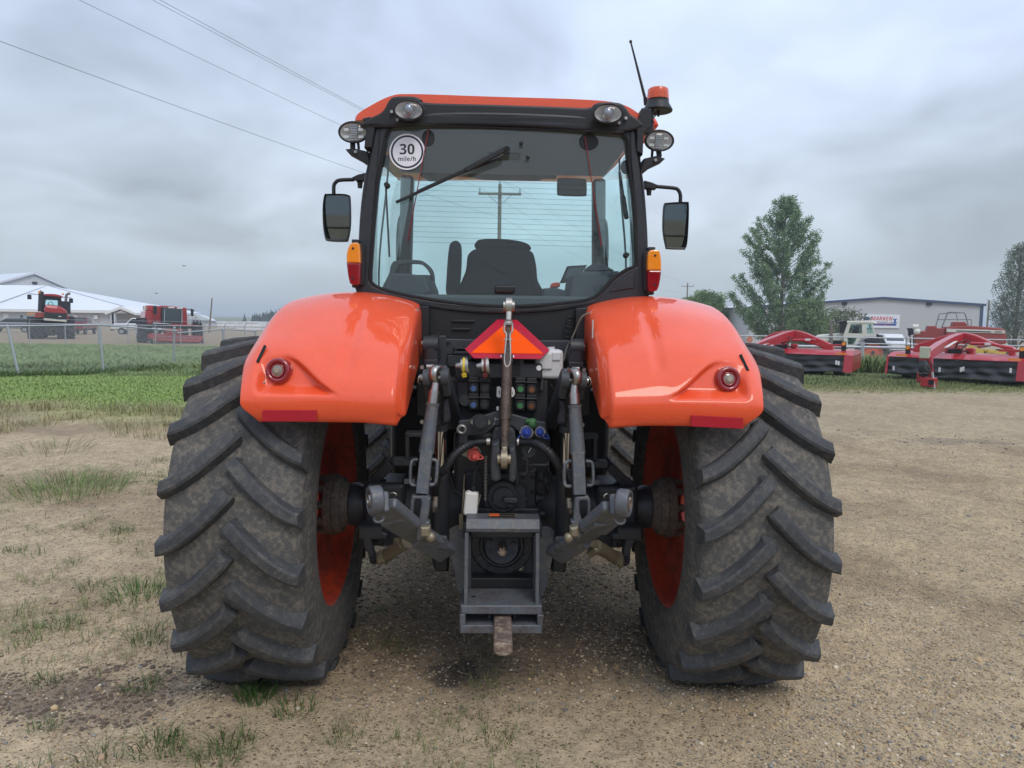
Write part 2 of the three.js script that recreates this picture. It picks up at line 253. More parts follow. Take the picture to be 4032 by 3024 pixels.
function scatter(name, geo, mat, list, label, category) { // list of [x, y, z, scale, turn, colour, sy, tilt]
  const m = new THREE.InstancedMesh(geo, mat, list.length), o = new THREE.Object3D(); m.name = numbered(name);
  list.forEach((q, i) => { o.position.set(q[0], q[1], q[2]); o.rotation.set(q[7] ?? 0, q[4], q[8] ?? 0); o.scale.set(q[3], q[3] * (q[6] ?? 1), q[3]); o.updateMatrix(); m.setMatrixAt(i, o.matrix); m.setColorAt(i, q[5]); });
  scene.add(m); return tag(m, label, category, null, 'stuff');
}
{ // loose stones, thick near the camera
  const rr = rng(11), stoneCols = [[0.4, 0.33, 0.235], [0.34, 0.25, 0.15], [0.21, 0.2, 0.185], [0.25, 0.2, 0.145], [0.5, 0.43, 0.33], [0.3, 0.2, 0.125], [0.14, 0.125, 0.11], [0.42, 0.3, 0.16], [0.3, 0.255, 0.2], [0.36, 0.3, 0.22], [0.44, 0.36, 0.25]];
  const geos = [0, 1, 2].map((k) => { const g = new THREE.IcosahedronGeometry(1, 1), p = g.attributes.position; for (let i = 0; i < p.count; i++) { const x = p.getX(i), y = p.getY(i), z = p.getZ(i), f = 0.72 + 0.55 * vnoise(x * 1.3 + 5 + k * 9, y * 1.3 + z * 1.7 + 5, k); p.setXYZ(i, x * f, y * f * 0.62, z * f * (0.75 + 0.1 * k)); } g.computeVertexNormals(); return g; });
  const lists = [[], [], []];
  const put = (x, z, s, dark = 1) => { const c = stoneCols[Math.floor(rr() * stoneCols.length)], l = (0.85 + 0.55 * rr()) * dark; lists[Math.floor(rr() * 3)].push([x, gh(x, z) + s * 0.16, z, s, rr() * 6.28, lin(c[0] * l, c[1] * l, c[2] * l), 0.8 + 0.4 * rr(), (rr() - 0.5) * 0.5]); };
  for (let q = 0; q < 110000; q++) {
    const d = 1.7 + 11 * Math.pow(rr(), 1.9), a = (rr() - 0.5) * 1.5, x = -0.03 + d * Math.sin(a), z = 3.8 - d * Math.cos(a);
    const g = x > 0.2 ? 1 : 0.42, n = fbm(x * 1.1, z * 1.1, 3, 61); if (rr() > g * sm(0.28, 0.66, n + (x > 0.4 ? 0.1 : 0))) continue;
    const big = rr(); put(x, z, big > 0.9975 ? 0.011 + 0.01 * rr() : big > 0.93 ? 0.0055 + 0.006 * rr() : 0.0025 + 0.0045 * rr());
  }
  for (let q = 0; q < 9000; q++) { const x = (rr() - 0.5) * 2.4, z = 0.6 - 4.2 * Math.pow(rr(), 1.1); if (Math.abs(x) > 0.8 && Math.abs(z) < 0.45) continue; put(x, z, 0.003 + 0.012 * rr() * rr() * rr(), 0.95); }
  const clods = []; const clod = (x, z, s) => { const l = 0.7 + 0.6 * rr(); clods.push([x, gh(x, z) + s * 0.1, z, s, rr() * 6.28, lin(0.125 * l, 0.092 * l, 0.066 * l), 0.7, (rr() - 0.5) * 0.6]); };
  for (let q = 0; q < 3600; q++) { const x = -3.6 + 2.5 * rr(), z = -0.15 + 0.95 * rr(), m = Math.hypot((x + 2.45) / 1.15, (z - 0.3 + 0.1 * x) / 0.3) + (fbm(x * 5, z * 7, 4, 55) - 0.5) * 1.3; if (m > 1) continue; clod(x, z, 0.004 + 0.012 * rr() * rr()); }
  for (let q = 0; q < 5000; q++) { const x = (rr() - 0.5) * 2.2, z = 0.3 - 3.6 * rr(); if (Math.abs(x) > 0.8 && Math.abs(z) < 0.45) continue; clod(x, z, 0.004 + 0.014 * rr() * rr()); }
  for (let q = 0; q < 2600; q++) { const d = 2.6 + 8 * rr(), a = -0.7 + 0.62 * rr(), x = d * Math.sin(a), z = 3.8 - d * Math.cos(a); if (rr() > sm(0.45, 0.6, fbm(x * 0.8, z * 0.8, 4, 51))) continue; clod(x, z, 0.004 + 0.01 * rr() * rr()); }
  for (let q = 0; q < 120; q++) { const x = 6.9 + 2.6 * (rr() - 0.5), z = -7.2 + 1.3 * (rr() + rr() - 1); clod(x, z, 0.006 + 0.02 * rr() * rr()); }
  scatter('soil_clods', geos[1], new THREE.MeshStandardMaterial({ roughness: 0.95 }), clods, 'dark crumbs and clods of damp soil on the yard', 'soil');
  lists.forEach((l, k) => scatter('gravel', geos[k], new THREE.MeshStandardMaterial({ color: 0xffffff, roughness: 0.85 }), l, ['tan and grey pebbles strewn over the dirt yard', 'small rounded stones lying over the dirt yard', 'flat gravel chips pressed into the dirt yard'][k], 'gravel'));
}
// grass: a blade is a bent strip, a tuft a handful of blades
function blades(n, h, w, spread, lean, seed, thin = 0.2) {
  const r = rng(seed), pos = [], nor = [];
  for (let b = 0; b < n; b++) {
    const a = r() * 6.283, d = spread * Math.sqrt(r()), x = d * Math.cos(a), z = d * Math.sin(a), hh = h * (0.45 + 0.75 * r()), t = r() * 6.283, ln = lean * (0.3 + r()) * hh, lx = Math.cos(t) * ln + x * 0.5, lz = Math.sin(t) * ln + z * 0.5, px = -Math.sin(t) * w * 0.5, pz = Math.cos(t) * w * 0.5;
    const P0 = [x - px, 0, z - pz], P1 = [x + px, 0, z + pz], Q0 = [x + lx * 0.35 - px * 0.8, hh * 0.55, z + lz * 0.35 - pz * 0.8], Q1 = [x + lx * 0.35 + px * 0.8, hh * 0.55, z + lz * 0.35 + pz * 0.8], R = [x + lx, hh * (1 - 0.25 * lean), z + lz];
    pos.push(...P0, ...P1, ...Q1, ...P0, ...Q1, ...Q0, ...Q0, ...Q1, ...R);
  }
  const g = new THREE.BufferGeometry(); g.setAttribute('position', new THREE.Float32BufferAttribute(pos, 3)); g.computeVertexNormals(); const q = g.attributes.normal; for (let i = 0; i < q.count; i++) { const v = new THREE.Vector3(q.getX(i) * 0.35, 1, q.getZ(i) * 0.35).normalize(); q.setXYZ(i, v.x, v.y, v.z); } return g;
}
const leafMat = (c, t = 0.35) => phy(c, 0.75, 0, { side: THREE.DoubleSide, transmission: t, thickness: 0, specularIntensity: 0.4 });
const grassMat = leafMat([1, 1, 1], 0.25);
{
  const rr = rng(21), lawn = [], tall = [], right = [], tallR = [], dry = [];
  const gc = (a, b, t) => { const c = mixc(a, b, t), l = 0.75 + 0.5 * rr(); return lin(c[0] * l, c[1] * l, c[2] * l); };
  for (let q = 0; q < 70000; q++) { const x = -22 + 24 * rr(), z = -6 - 12.5 * Math.pow(rr(), 0.9), e = edgeL(x); if (z > e - 0.4 || x < (z - 3.8) * 0.95) continue; const t = sm(e - 0.8, e - 3, z); if (rr() > 0.12 + 0.88 * t) continue; lawn.push([x, gh(x, z) - 0.005, z, 0.65 + 0.7 * rr(), rr() * 6.28, gc([0.4, 0.38, 0.17], [0.27, 0.4, 0.09], t * (0.6 + 0.4 * rr())), (0.8 + 0.4 * rr()) * lerp(0.8, 1.15, t)]); }
  for (let q = 0; q < 110000; q++) { const z = -17.5 - 30 * Math.pow(rr(), 1.5), x = -0.95 * (3.8 - z) * 0.82 + rr() * 34; if (x > 2 || x < (z - 3.8) * 0.82) continue; tall.push([x, gh(x, z) - 0.01, z, (0.8 + 0.9 * rr()) * lerp(0.3, 1, sm(-17.6, -20.5, z + 2.5 * (fbm(x, z, 2, 73) - 0.5))), rr() * 6.28, gc([0.31, 0.35, 0.14], [0.19, 0.29, 0.1], rr()), 0.7 + 0.6 * rr()]); }
  for (let q = 0; q < 30000; q++) { const z = -14.8 - 9.5 * rr(), x = 4 + 18 * rr(); const n = fbm(x * 0.5, z * 0.5, 3, 71); if (rr() > sm(-14.6, -17.5, z + (n - 0.5) * 2)) continue; right.push([x, gh(x, z) - 0.01, z, (0.6 + 0.6 * rr()) * lerp(0.55, 1.25, sm(-16.5, -19.5, z)), rr() * 6.28, gc([0.3, 0.29, 0.12], [0.14, 0.2, 0.06], sm(-15.5, -18.5, z) * (0.5 + 0.5 * rr())), 0.7 + 0.6 * rr()]); }
  for (let q = 0; q < 4500; q++) { const c = [[12.4, -24.8, 1.6], [15.2, -24.5, 2.2], [10.4, -22.6, 1.2], [19, -27, 3], [17, -39, 4], [22, -36, 4]][q % 6], a = rr() * 6.28, d = c[2] * Math.sqrt(rr()), x = c[0] + d * Math.cos(a), z = c[1] + d * 0.5 * Math.sin(a); tallR.push([x, gh(x, z) - 0.01, z, 1 + rr(), rr() * 6.28, gc([0.2, 0.24, 0.075], [0.11, 0.18, 0.05], rr()), 0.8 + 0.6 * rr()]); }
  for (let q = 0; q < 1500; q++) { const f = Math.floor(rr() * 7) / 7 + 0.09 * (rr() - 0.5), k = Math.floor(rr() * 4), A = [[-14, -17], [-12.1, -18.3], [-10.9, -20.9], [-9.5, -23]][k], B = [[-12.1, -18.3], [-10.9, -20.9], [-9.5, -23], [-8, -25]][k], x = lerp(A[0], B[0], f) + (rr() - 0.5) * 0.8, z = lerp(A[1], B[1], f) + 0.35 + (rr() - 0.5) * 0.9; tall.push([x, gh(x, z) - 0.01, z, 0.5 + 0.7 * rr(), rr() * 6.28, gc([0.24, 0.31, 0.12], [0.14, 0.22, 0.08], rr()), 0.9 + 0.6 * rr()]); }
  for (let q = 0; q < 3600; q++) { const x = -10.5 + 6.6 * rr(), z = -4.6 - 5.6 * rr(), e = edgeL(x); if (z > e + 1.2 || x > -3.6 || rr() > sm(0.4, 0.6, fbm(x * 0.9, z * 1.4, 3, 72))) continue; dry.push([x, gh(x, z) - 0.005, z, 0.8 + 0.7 * rr(), rr() * 6.28, gc([0.42, 0.36, 0.2], [0.27, 0.27, 0.12], rr()), 0.9 + 0.5 * rr()]); }
  scatter('lawn', blades(9, 0.062, 0.012, 0.1, 0.9, 1), grassMat, lawn, 'bright green mown grass between the dirt and the left fence', 'grass');
  scatter('tall_grass', blades(9, 0.22, 0.02, 0.2, 0.8, 2), grassMat, tall, 'tall rough grass around and behind the left chain-link fence', 'grass');
  scatter('verge_grass', blades(9, 0.13, 0.014, 0.11, 0.7, 3), grassMat, right, 'patchy grass verge under the red mowers on the right', 'grass');
  scatter('weeds', blades(10, 0.36, 0.03, 0.14, 0.5, 4), grassMat, tallR, 'clumps of leafy weeds beside the gate and white tractor', 'weeds');
  scatter('dry_grass', blades(8, 0.13, 0.005, 0.12, 0.8, 6), grassMat, dry, 'pale dry seeding grass at the left edge of the dirt', 'grass');
  // tufts on the dirt
  const small = [], straw = [];
  for (let q = 0; q < 5200; q++) { const d = 2.2 + 7 * rr(), a = -0.64 + 0.62 * rr() * rr() * 1.4, x = d * Math.sin(a), z = 3.8 - d * Math.cos(a); if (Math.abs(Math.abs(x) - 1.1) < 0.35 && Math.abs(z) < 0.8) continue; const n = fbm(x * 0.9, z * 0.9, 3, 81); if (rr() > sm(0.46, 0.66, n)) continue; small.push([x, gh(x, z) - 0.003, z, 0.5 + 0.8 * rr() * rr(), rr() * 6.28, gc([0.21, 0.23, 0.085], [0.12, 0.19, 0.05], rr()), 0.7 + 0.5 * rr()]); }
  for (let q = 0; q < 900; q++) { const d = 2.4 + 7.5 * rr(), a = -0.68 + 0.3 * rr(), x = d * Math.sin(a), z = 3.8 - d * Math.cos(a), n = fbm(x * 1.3 + 4, z * 1.3, 3, 83); if (rr() > sm(0.4, 0.62, n)) continue; small.push([x, gh(x, z) - 0.003, z, 0.6 + 1.0 * rr() * rr(), rr() * 6.28, gc([0.24, 0.26, 0.1], [0.14, 0.21, 0.06], rr()), 0.8 + 0.6 * rr()]); }
  for (let q = 0; q < 60; q++) { const x = (rr() - 0.5) * 2.6, z = 1.0 + 0.9 * rr(); small.push([x, gh(x, z) - 0.003, z, 0.25 + 0.35 * rr(), rr() * 6.28, gc([0.15, 0.18, 0.07], [0.09, 0.14, 0.05], rr()), 0.7]); }
  scatter('sparse_weeds', blades(13, 0.07, 0.0028, 0.07, 0.9, 7), grassMat, small, 'sparse single shoots of grass scattered over the left dirt', 'weeds');
  for (let q = 0; q < 420; q++) { const x = -3.2 + 3.4 * rr(), z = -0.8 + 2.5 * rr(); straw.push([x, gh(x, z) + 0.004, z, 0.5 + rr(), rr() * 6.28, lin(0.45, 0.37, 0.22), 1, (rr() - 0.5) * 0.3, 1.45 + rr() * 0.2]); }
  scatter('straw', new THREE.CylinderGeometry(0.0012, 0.0012, 0.06, 4), new THREE.MeshStandardMaterial({ roughness: 0.8 }), straw, 'bits of dry straw on the dirt near the left tyre', 'straw');
  const tufts = [['wide pale green patch of grass on the dirt left of the tyre', [-4.243, -3.483], 0.5, 0.24, 620, [0.2, 0.27, 0.085]], ['narrow grass patch behind the wide pale one on the left', [-5.731, -5.636], 0.5, 0.16, 200, [0.22, 0.25, 0.1]], ['flat dark green leafy weed left of the left tyre', [-2.287, -0.765], 0.17, 0.09, 200, [0.075, 0.175, 0.03]], ['dark green grass tuft at the foot of the left tyre', [-1.12, 0.517], 0.085, 0.12, 150, [0.07, 0.145, 0.03]],
    ['small green tuft lowest in the picture, left of centre', [-1.381, 0.907], 0.1, 0.085, 120, [0.095, 0.15, 0.04]]];
  for (const [label, p, sp, h, n, c] of tufts) { const m = part('grass_tuft', blades(n, h, 0.0042, sp, 0.85, n), leafMat(c, 0.25)); m.geometry.userData.ready = true; m.position.set(p[0], gh(p[0], p[1]) - 0.004, p[1]); tag(m, label, 'grass tuft'); }
  const others = [[-3.589, -1.62], [-3.038, -2.113], [-2.592, -0.226], [-2.459, -0.303], [-1.901, -0.098], [-4.088, -5.102], [-1.089, 0.887], [-2.173, 0.364], [-0.657, 0.828], [-1.923, 0.763], [-1.677, 0.418], [-0.669, -0.066], [-0.51, -0.028], [-0.909, 0.608], [-1.586, 0.978], [-1.122, 0.976], [-3.008, -1.371], [-2.614, -0.88], [-0.027, 0.843]];
  const src = blades(70, 0.085, 0.0036, 0.09, 0.95, 91), ms = [leafMat([0.12, 0.165, 0.055], 0.25), leafMat([0.085, 0.145, 0.04], 0.25), leafMat([0.16, 0.18, 0.08], 0.25)];
  others.forEach((p, i) => { const m = part('grass_tuft', src, ms[i % 3]); const k = 0.6 + 0.5 * hash2(i, 3, 4); m.scale.set(k, k * (i > 10 && i < 13 ? 0.7 : 1), k); m.rotation.y = i * 1.7; m.position.set(p[0], gh(p[0], p[1]) - 0.004, p[1]); tag(m, ['thin grass tuft at the left picture edge, level with the axle', 'thin tuft on bare dirt just left of the left tyre, axle height', 'thin grass tuft at the far left of the dark damp soil', 'grass tuft on the upper rim of the dark damp soil', 'grass tuft between the dark damp soil and the left tyre', 'thin tuft close beside the left tyre, below the fender lamp', 'thin tuft below the left tyre, third lowest toward the hitch', 'grass tuft at the lower left rim of the dark damp soil', 'small tuft left of the bottom middle of the picture', 'thin tuft in the bottom left corner area, above the edge', 'thin tuft just below the left tyre\'s outer shoulder', 'dim tuft in the shade behind the left tyre, left one', 'dim tuft in the shade behind the left tyre, right one', 'thin tuft just right of the green tuft at the left tyre', 'tuft cut by the bottom edge, left of the leafy one', 'tuft cut by the bottom edge, below the left tyre', 'sparse tuft on pale dirt left of the left tyre\'s middle', 'sparse tuft left of the dark green leafy weed', 'tuft nearest the bottom middle, in front of the drawbar'][i], 'grass tuft', 'small grass tufts on the dirt'); });
}

// ---------------------------------------------------------------- the tractor (rear axle at x = 0, z = 0, its nose towards -z)
const tractor = thing('orange_tractor', 'large orange farm tractor seen from behind, with cab, curved fenders and muddy tyres', 'tractor');
const T = tractor;
const mirrorX = (a) => a.map(([x, ...r]) => [-x, ...r]);
function sub(name, pos = [0, 0, 0], parent = T, label) { const g = new THREE.Group(); g.name = name; g.position.set(...pos); if (label) g.userData.label = label; parent.add(g); return g; }

// wheels: carcass, bars of the tread one by one, rim, flange
function wheel(name, s, c, K) {
  const w = sub(name, c), { R, Rb, half, rimR, load, n, pitch } = K;
  const squash = (p) => { const b = sm(-0.3 * R, -load, p[1]); let [x, y, z] = p; x *= 1 + 0.035 * b; if (y < -load) { const o = -load - y; y = -load - o * 0.06; z *= 1 + 0.1 * o; } return [x, y, z]; };
  const prof = spline([[-0.87 * half, rimR], [-0.97 * half, rimR + 0.03], [-1.0 * half, rimR + 0.1], [-0.99 * half, rimR + 0.19], [-0.965 * half, Rb - 0.075], [-0.92 * half, Rb - 0.03], [-0.7 * half, Rb - 0.01], [0, Rb], [0.7 * half, Rb - 0.01], [0.92 * half, Rb - 0.03], [0.965 * half, Rb - 0.075], [0.99 * half, rimR + 0.19], [1.0 * half, rimR + 0.1], [0.97 * half, rimR + 0.03], [0.87 * half, rimR]], 42);
  const seg = 120;
  part('tyre', grid(seg, prof.length - 1, (u, v) => { const [x, r] = prof[Math.round(v * (prof.length - 1))], a = u * 2 * Math.PI; return squash([x, r * Math.sin(a), -r * Math.cos(a)]); }), M.tread, w);
  for (let i = 0; i < n; i++) for (const e of [-1, 1]) { // e: which half of the tread
    const th0 = ((i + (e > 0 ? 0.5 : 0)) / n) * 2 * Math.PI + K.turn, rr = rng(i * 7 + (e > 0 ? 3 : 1) + (s > 0 ? 100 : 0)), NS = 12, rings = [];
    for (let k = 0; k <= NS; k++) {
      const t = k / NS, x = e * lerp(-0.02, 0.97, t) * half, d = pitch * (1 - Math.pow(1 - t, 1.45)), top = R - 0.022 * t * t - 0.003 * rr() - (k === 0 ? 0.008 : 0), base = k === NS ? Rb - 0.05 : t > 0.82 ? Rb - 0.035 : Rb - 0.016;
      const wt = lerp(0.026, 0.0245, t) * K.bar * (k === 0 ? 0.9 : 1), wb = lerp(0.041, 0.042, t) * K.bar, c0 = th0 - d / R, ch = 0.008;
      const tx = 1.005 * half, ty = pitch * 1.45 * Math.pow(Math.max(1 - t, 1e-4), 0.45), tl = Math.hypot(tx, ty), q1 = sm(0.86, 1, t), nx = lerp(ty / tl, 0, q1) * e, ny = lerp(tx / tl, 1, q1); // across the bar
      const at = (da, r, dx = 0) => { const a = c0 + (da * ny) / r; return squash([x + dx + da * nx, r * Math.sin(a), r * Math.cos(a)]); };
      const nose = k === 0 ? -e * 0.012 : k === NS ? e * 0.004 : 0;
      rings.push([at(-wb, base, k === NS ? e * 0.01 : nose * -1.5), at(-wt - 0.004, top - ch), at(-wt + ch * 0.8, top, -nose), at(wt - ch * 0.8, top, -nose), at(wt + 0.004, top - ch), at(wb, base, k === NS ? e * 0.01 : nose * -1.5)]);
    }
    part('lug', loft(e > 0 ? rings : rings.map((r) => r.slice().reverse()), 0.5), M.lug, w);
  }
  const q = -s, lx = (a) => new THREE.Vector2(a[1], a[0] * q); // q: towards the tractor's middle
  const lathe = (p, seg2 = 72) => new THREE.LatheGeometry(p.map(lx), seg2).rotateZ(-Math.PI / 2);
  const h = 0.88 * half;
  part('rim', lathe([[h + 0.006, rimR + 0.022], [h + 0.012, rimR + 0.014], [h, rimR - 0.004], [h - 0.03, rimR - 0.016], [h - 0.07, rimR - 0.03], [h - 0.1, rimR - 0.06], [K.dish + 0.02, rimR - 0.075], [K.dish, rimR - 0.1], [K.dish - 0.02, rimR - 0.2], [K.dish + 0.015, 0.2], [K.dish + 0.015, 0.1], [K.dish - 0.02, 0.1], [K.dish - 0.05, rimR - 0.15], [-h + 0.1, rimR - 0.06], [-h, rimR], [-h - 0.01, rimR + 0.02]]), M.rim, w);
  return w;
}
const REAR = { R: 0.873, Rb: 0.818, half: 0.299, rimR: 0.505, load: 0.79, n: 21, pitch: 0.245, bar: 1, dish: 0.15, turn: 0.07 };
for (const s of [-1, 1]) {
  const w = wheel('rear_wheel', s, [s * 1.12, 0.79, 0], { ...REAR, turn: s < 0 ? 0.0 : 0.085 }), q = -s;
  part('axle_flange', [cyl([q * 0.305, 0, 0], [q * 0.27, 0, 0], 0.142, 0.15, 30), cyl([q * 0.265, 0, 0], [q * 0.225, 0, 0], 0.158, 0.158, 30), cyl([q * 0.27, 0, 0], [q * 0.26, 0, 0], 0.145, 0.145, 30), cyl([q * 0.34, 0, 0], [q * 0.3, 0, 0], 0.105, 0.125, 30)], M.rustDark, w);
  for (let k = 0; k < 10; k++) { const a = (k / 10) * 6.283 + 0.2; part('wheel_bolt', [cyl([q * 0.225, 0.135 * Math.sin(a), 0.135 * Math.cos(a)], [q * 0.165, 0.135 * Math.sin(a), 0.135 * Math.cos(a)], 0.013, 0.013, 8), cyl([q * 0.225, 0.135 * Math.sin(a), 0.135 * Math.cos(a)], [q * 0.195, 0.135 * Math.sin(a), 0.135 * Math.cos(a)], 0.022, 0.022, 6)], M.rustDark, w); }
  wheel('front_wheel', s, [s * 0.93, 0.66, -2.78], { R: 0.71, Rb: 0.665, half: 0.26, rimR: 0.38, load: 0.66, n: 19, pitch: 0.2, bar: 0.9, dish: 0.1, turn: 0 });
}

// fenders
for (const s of [-1, 1]) {
  const prof = new THREE.CatmullRomCurve3([[0.73, 1.325], [0.775, 1.332], [0.8, 1.4], [0.79, 1.452], [0.735, 1.535], [0.65, 1.625], [0.52, 1.715], [0.35, 1.805], [0.15, 1.868], [-0.05, 1.888], [-0.35, 1.83], [-0.6, 1.7], [-0.8, 1.5]].map(([z, y]) => new THREE.Vector3(0, y, z)), false, 'centripetal');
  const P = prof.getPoints(110);
  const cross = [[0.408, -0.42], [0.408, -0.24], [0.408, -0.14], [0.409, -0.1], [0.413, -0.078], [0.423, -0.061], [0.441, -0.05]];
  for (let i = 0; i <= 56; i++) { const x = lerp(0.46, 1.1, i / 56); cross.push([x, x > 0.75 ? -0.48 * (x - 0.75) ** 2 - 9 * Math.max(0, x - 1.045) ** 2 : -0.5 * (0.75 - x) ** 2]); }
  const last = cross[cross.length - 1]; cross.push([1.115, last[1] - 0.02], [1.126, last[1] - 0.045], [1.133, last[1] - 0.09], [1.136, last[1] - 0.15], [1.136, last[1] - 0.22], [1.126, last[1] - 0.22]);
  const nu = cross.length - 1, nv = P.length - 1;
  const skin = grid(nu, nv, (u, v) => {
    const p = P[Math.round(v * nv)], [x0, dr] = cross[Math.round(u * nu)], dy = p.y - 0.79, dz = p.z, r = Math.hypot(dy, dz), low = sm(1.78, 1.4, p.y) * (p.z > 0 ? 1 : 0);
    let x = x0 > 0.9 && p.z > 0 ? 0.9 + (x0 - 0.9) * lerp(1, 0.72, sm(1.7, 1.4, p.y)) * lerp(1, 0.6, sm(1.41, 1.322, p.y)) : x0, k = dr * (dr < -0.4 || u * nu < 6 ? 1 : lerp(1, 0.03, low));
    let y = p.y + (dy / r) * k, z = p.z + (dz / r) * k;
    if (u * nu < 6 && z > 0) y = Math.max(y, 1.335 + (0.8 - z) * 0.35);
    if (p.y < 1.345 && p.z > 0) y -= 0.012 * sm(0.62, 0.4, x0) + 0.0 * x0; // the hem dips at the inside corner
    if (p.z > 0.3 && x0 > 0.55) { // recess that holds the round lamp, under a curved brow
      const brow = 1.6 + 0.03 * sm(0.97, 1.05, x0) - 0.16 * sm(0.94, 0.66, x0), sill = 1.462;
      const m = sm(brow + 0.014, brow - 0.012, p.y) * sm(sill - 0.028, sill + 0.012, p.y) * sm(0.66, 0.72, x0) * sm(1.06, 1.02, x0);
      z = lerp(z, Math.min(z, 0.722 - 0.4 * (p.y - sill)), m);
      z += 0.008 * sm(brow - 0.02, brow + 0.03, p.y) * sm(brow + 0.13, brow + 0.04, p.y) * sm(0.64, 0.8, x0) * sm(1.1, 1.03, x0);
      // soft crease that runs from the brow's end up the crown
    }
    const groove = Math.exp(-(((x0 - 0.655) / 0.028) ** 2)) * sm(1.5, 1.6, p.y) * sm(1.87, 1.7, p.y) * (p.z > 0 ? 1 : 0); z -= 0.012 * groove; y -= 0.008 * groove;
    return [s * x, y, z];
  });
  const f = part('fender', skin, M.orange, T); f.material = M.orange;
  if (s < 0) { /* winding differs between sides; both faces are drawn */ }
  const lampC = s < 0 ? [-0.9375, 1.5324, 0.703] : [0.9445, 1.5207, 0.703];
  const lamp = sub('fender_lamp', lampC); lamp.rotation.set(-0.12, s * 0.12, 0);
  part('lamp_ring', [torus([0, 0, 0.012], 0.043, 0.0115), torus([0, 0, 0.016], 0.0265, 0.0045), cyl([0, 0, -0.06], [0, 0, 0.01], 0.054, 0.054, 32)], M.redLens, lamp);
  part('lens', new THREE.SphereGeometry(0.05, 24, 8, 0, 6.283, 0, 0.55).rotateX(Math.PI / 2).translate(0, 0, -0.026), phy([0.24, 0.2, 0.16], 0.08, 0, { clearcoat: 1 }), lamp);
  part('bulb', [cyl([0, 0, 0.0245], [0, 0, 0.0255], 0.011, 0.011, 16)], phy([0.38, 0.32, 0.24], 0.1, 0, { clearcoat: 1 }), lamp);
  part('reflector_strip', ext(s < 0 ? [[-0.9785, 1.3786], [-0.7598, 1.3811], [-0.7602, 1.3365], [-0.9792, 1.3331]] : [[0.7707, 1.3776], [0.9855, 1.3685], [0.9873, 1.3243], [0.7723, 1.3316]], 0.797, 0.8035, 0.001), M.redTape, T);
  // screws, slots
  for (const [x, y, z] of s < 0 ? [[-1.0005, 1.485, 0.715], [-0.7117, 1.4917, 0.715], [-0.7138, 1.7756, 0.3], [-0.7666, 1.6875, 0.5], [-1.0409, 1.6823, 0.42], [-0.7963, 1.8671, 0.05]] : [[0.9929, 1.4569, 0.715], [0.7168, 1.4793, 0.715], [0.7234, 1.772, 0.3], [0.7706, 1.6813, 0.5], [1.0446, 1.6689, 0.42], [0.8004, 1.8547, 0.05]]) {
    const dy = y - 0.79, r = Math.hypot(dy, z), n = [0, dy / r, z / r];
    part('fender_screw', [cyl([x, y - n[1] * 0.012, z - n[2] * 0.008], [x, y + n[1] * 0.002, z + n[2] * 0.002], 0.009, 0.008, 10)], M.zinc, T);
  }
  part('vent_slot', [s < 0 ? bar([-1.0178, 1.6338, 0.625], [-1.0328, 1.566, 0.685], 0.008, 0.012, 0.002, [-0.6, 0, 0.6]) : bar([1.0205, 1.6217, 0.63], [1.0358, 1.5562, 0.69], 0.008, 0.012, 0.002, [0.6, 0, 0.6])], M.blackMatt, T);
}
part('warning_label', box([0.4081, 1.7206, 0.4], [0.004, 0.085, 0.022]), std([1, 1, 1], 0.5, 0, { map: canvasTex(64, 256, (c) => { c.fillStyle = '#c9c9c4'; c.fillRect(0, 0, 64, 256); c.fillStyle = '#c8502a'; c.fillRect(4, 6, 56, 56); c.fillStyle = '#1d1d1d'; c.fillRect(4, 70, 56, 180); c.fillStyle = '#ddd'; for (let i = 0; i < 3; i++) c.fillRect(14, 84 + i * 55, 36, 28); }) }), T);

// ---- cab
const outer = [...[[-0.677, 2.6175], [-0.7145, 2.4481], [-0.7342, 2.2777], [-0.7418, 2.1062], [-0.7445, 1.8795]], ...[[-0.4562, 1.8244], [-0.2456, 1.7959], [-0.0036, 1.7871], [0.2828, 1.8069], [0.4501, 1.8374], [0.7411, 1.881], [0.738, 2.1295], [0.7267, 2.3021], [0.7076, 2.4731], [0.6729, 2.6424], [0.6541, 2.7518]], ...[[0.5798, 2.7756], [0.1775, 2.7889], [-0.3385, 2.7873], [-0.5783, 2.7576], [-0.6554, 2.7102]]];
const pane = [...[[-0.5869, 2.7115], [-0.6196, 2.5765], [-0.6448, 2.4494], [-0.6607, 2.279], [-0.6724, 2.1073], [-0.6806, 1.9777], [-0.6789, 1.943], [-0.6572, 1.9216], [-0.5962, 1.8965], [-0.4213, 1.8616], [-0.2459, 1.8379], [-0.0172, 1.8237], [0.2821, 1.842], [0.4581, 1.8743], [0.5101, 1.9171], [0.5616, 1.9746], [0.6309, 2.0219], [0.6745, 2.0417], [0.6737, 2.1285], [0.6653, 2.301], [0.6511, 2.4294], [0.6287, 2.5738], [0.6079, 2.6961]], ...[[0.3515, 2.7225], [0.0059, 2.7344], [-0.3382, 2.7329]]];
const bulge = (g) => { const p = g.attributes.position; for (let i = 0; i < p.count; i++) { const t = clamp((2.72 - p.getY(i)) / 0.9), x = p.getX(i); p.setZ(i, p.getZ(i) + 0.05 * (1 - (x / 0.75) ** 2) + 0.05 * t - 0.05); } p.needsUpdate = true; return g; };
part('rear_frame', bulge(ext(shp(spline(outer, 90, true), [pane]), -0.1, 0, 0.012, [], 2)), M.frame, T);
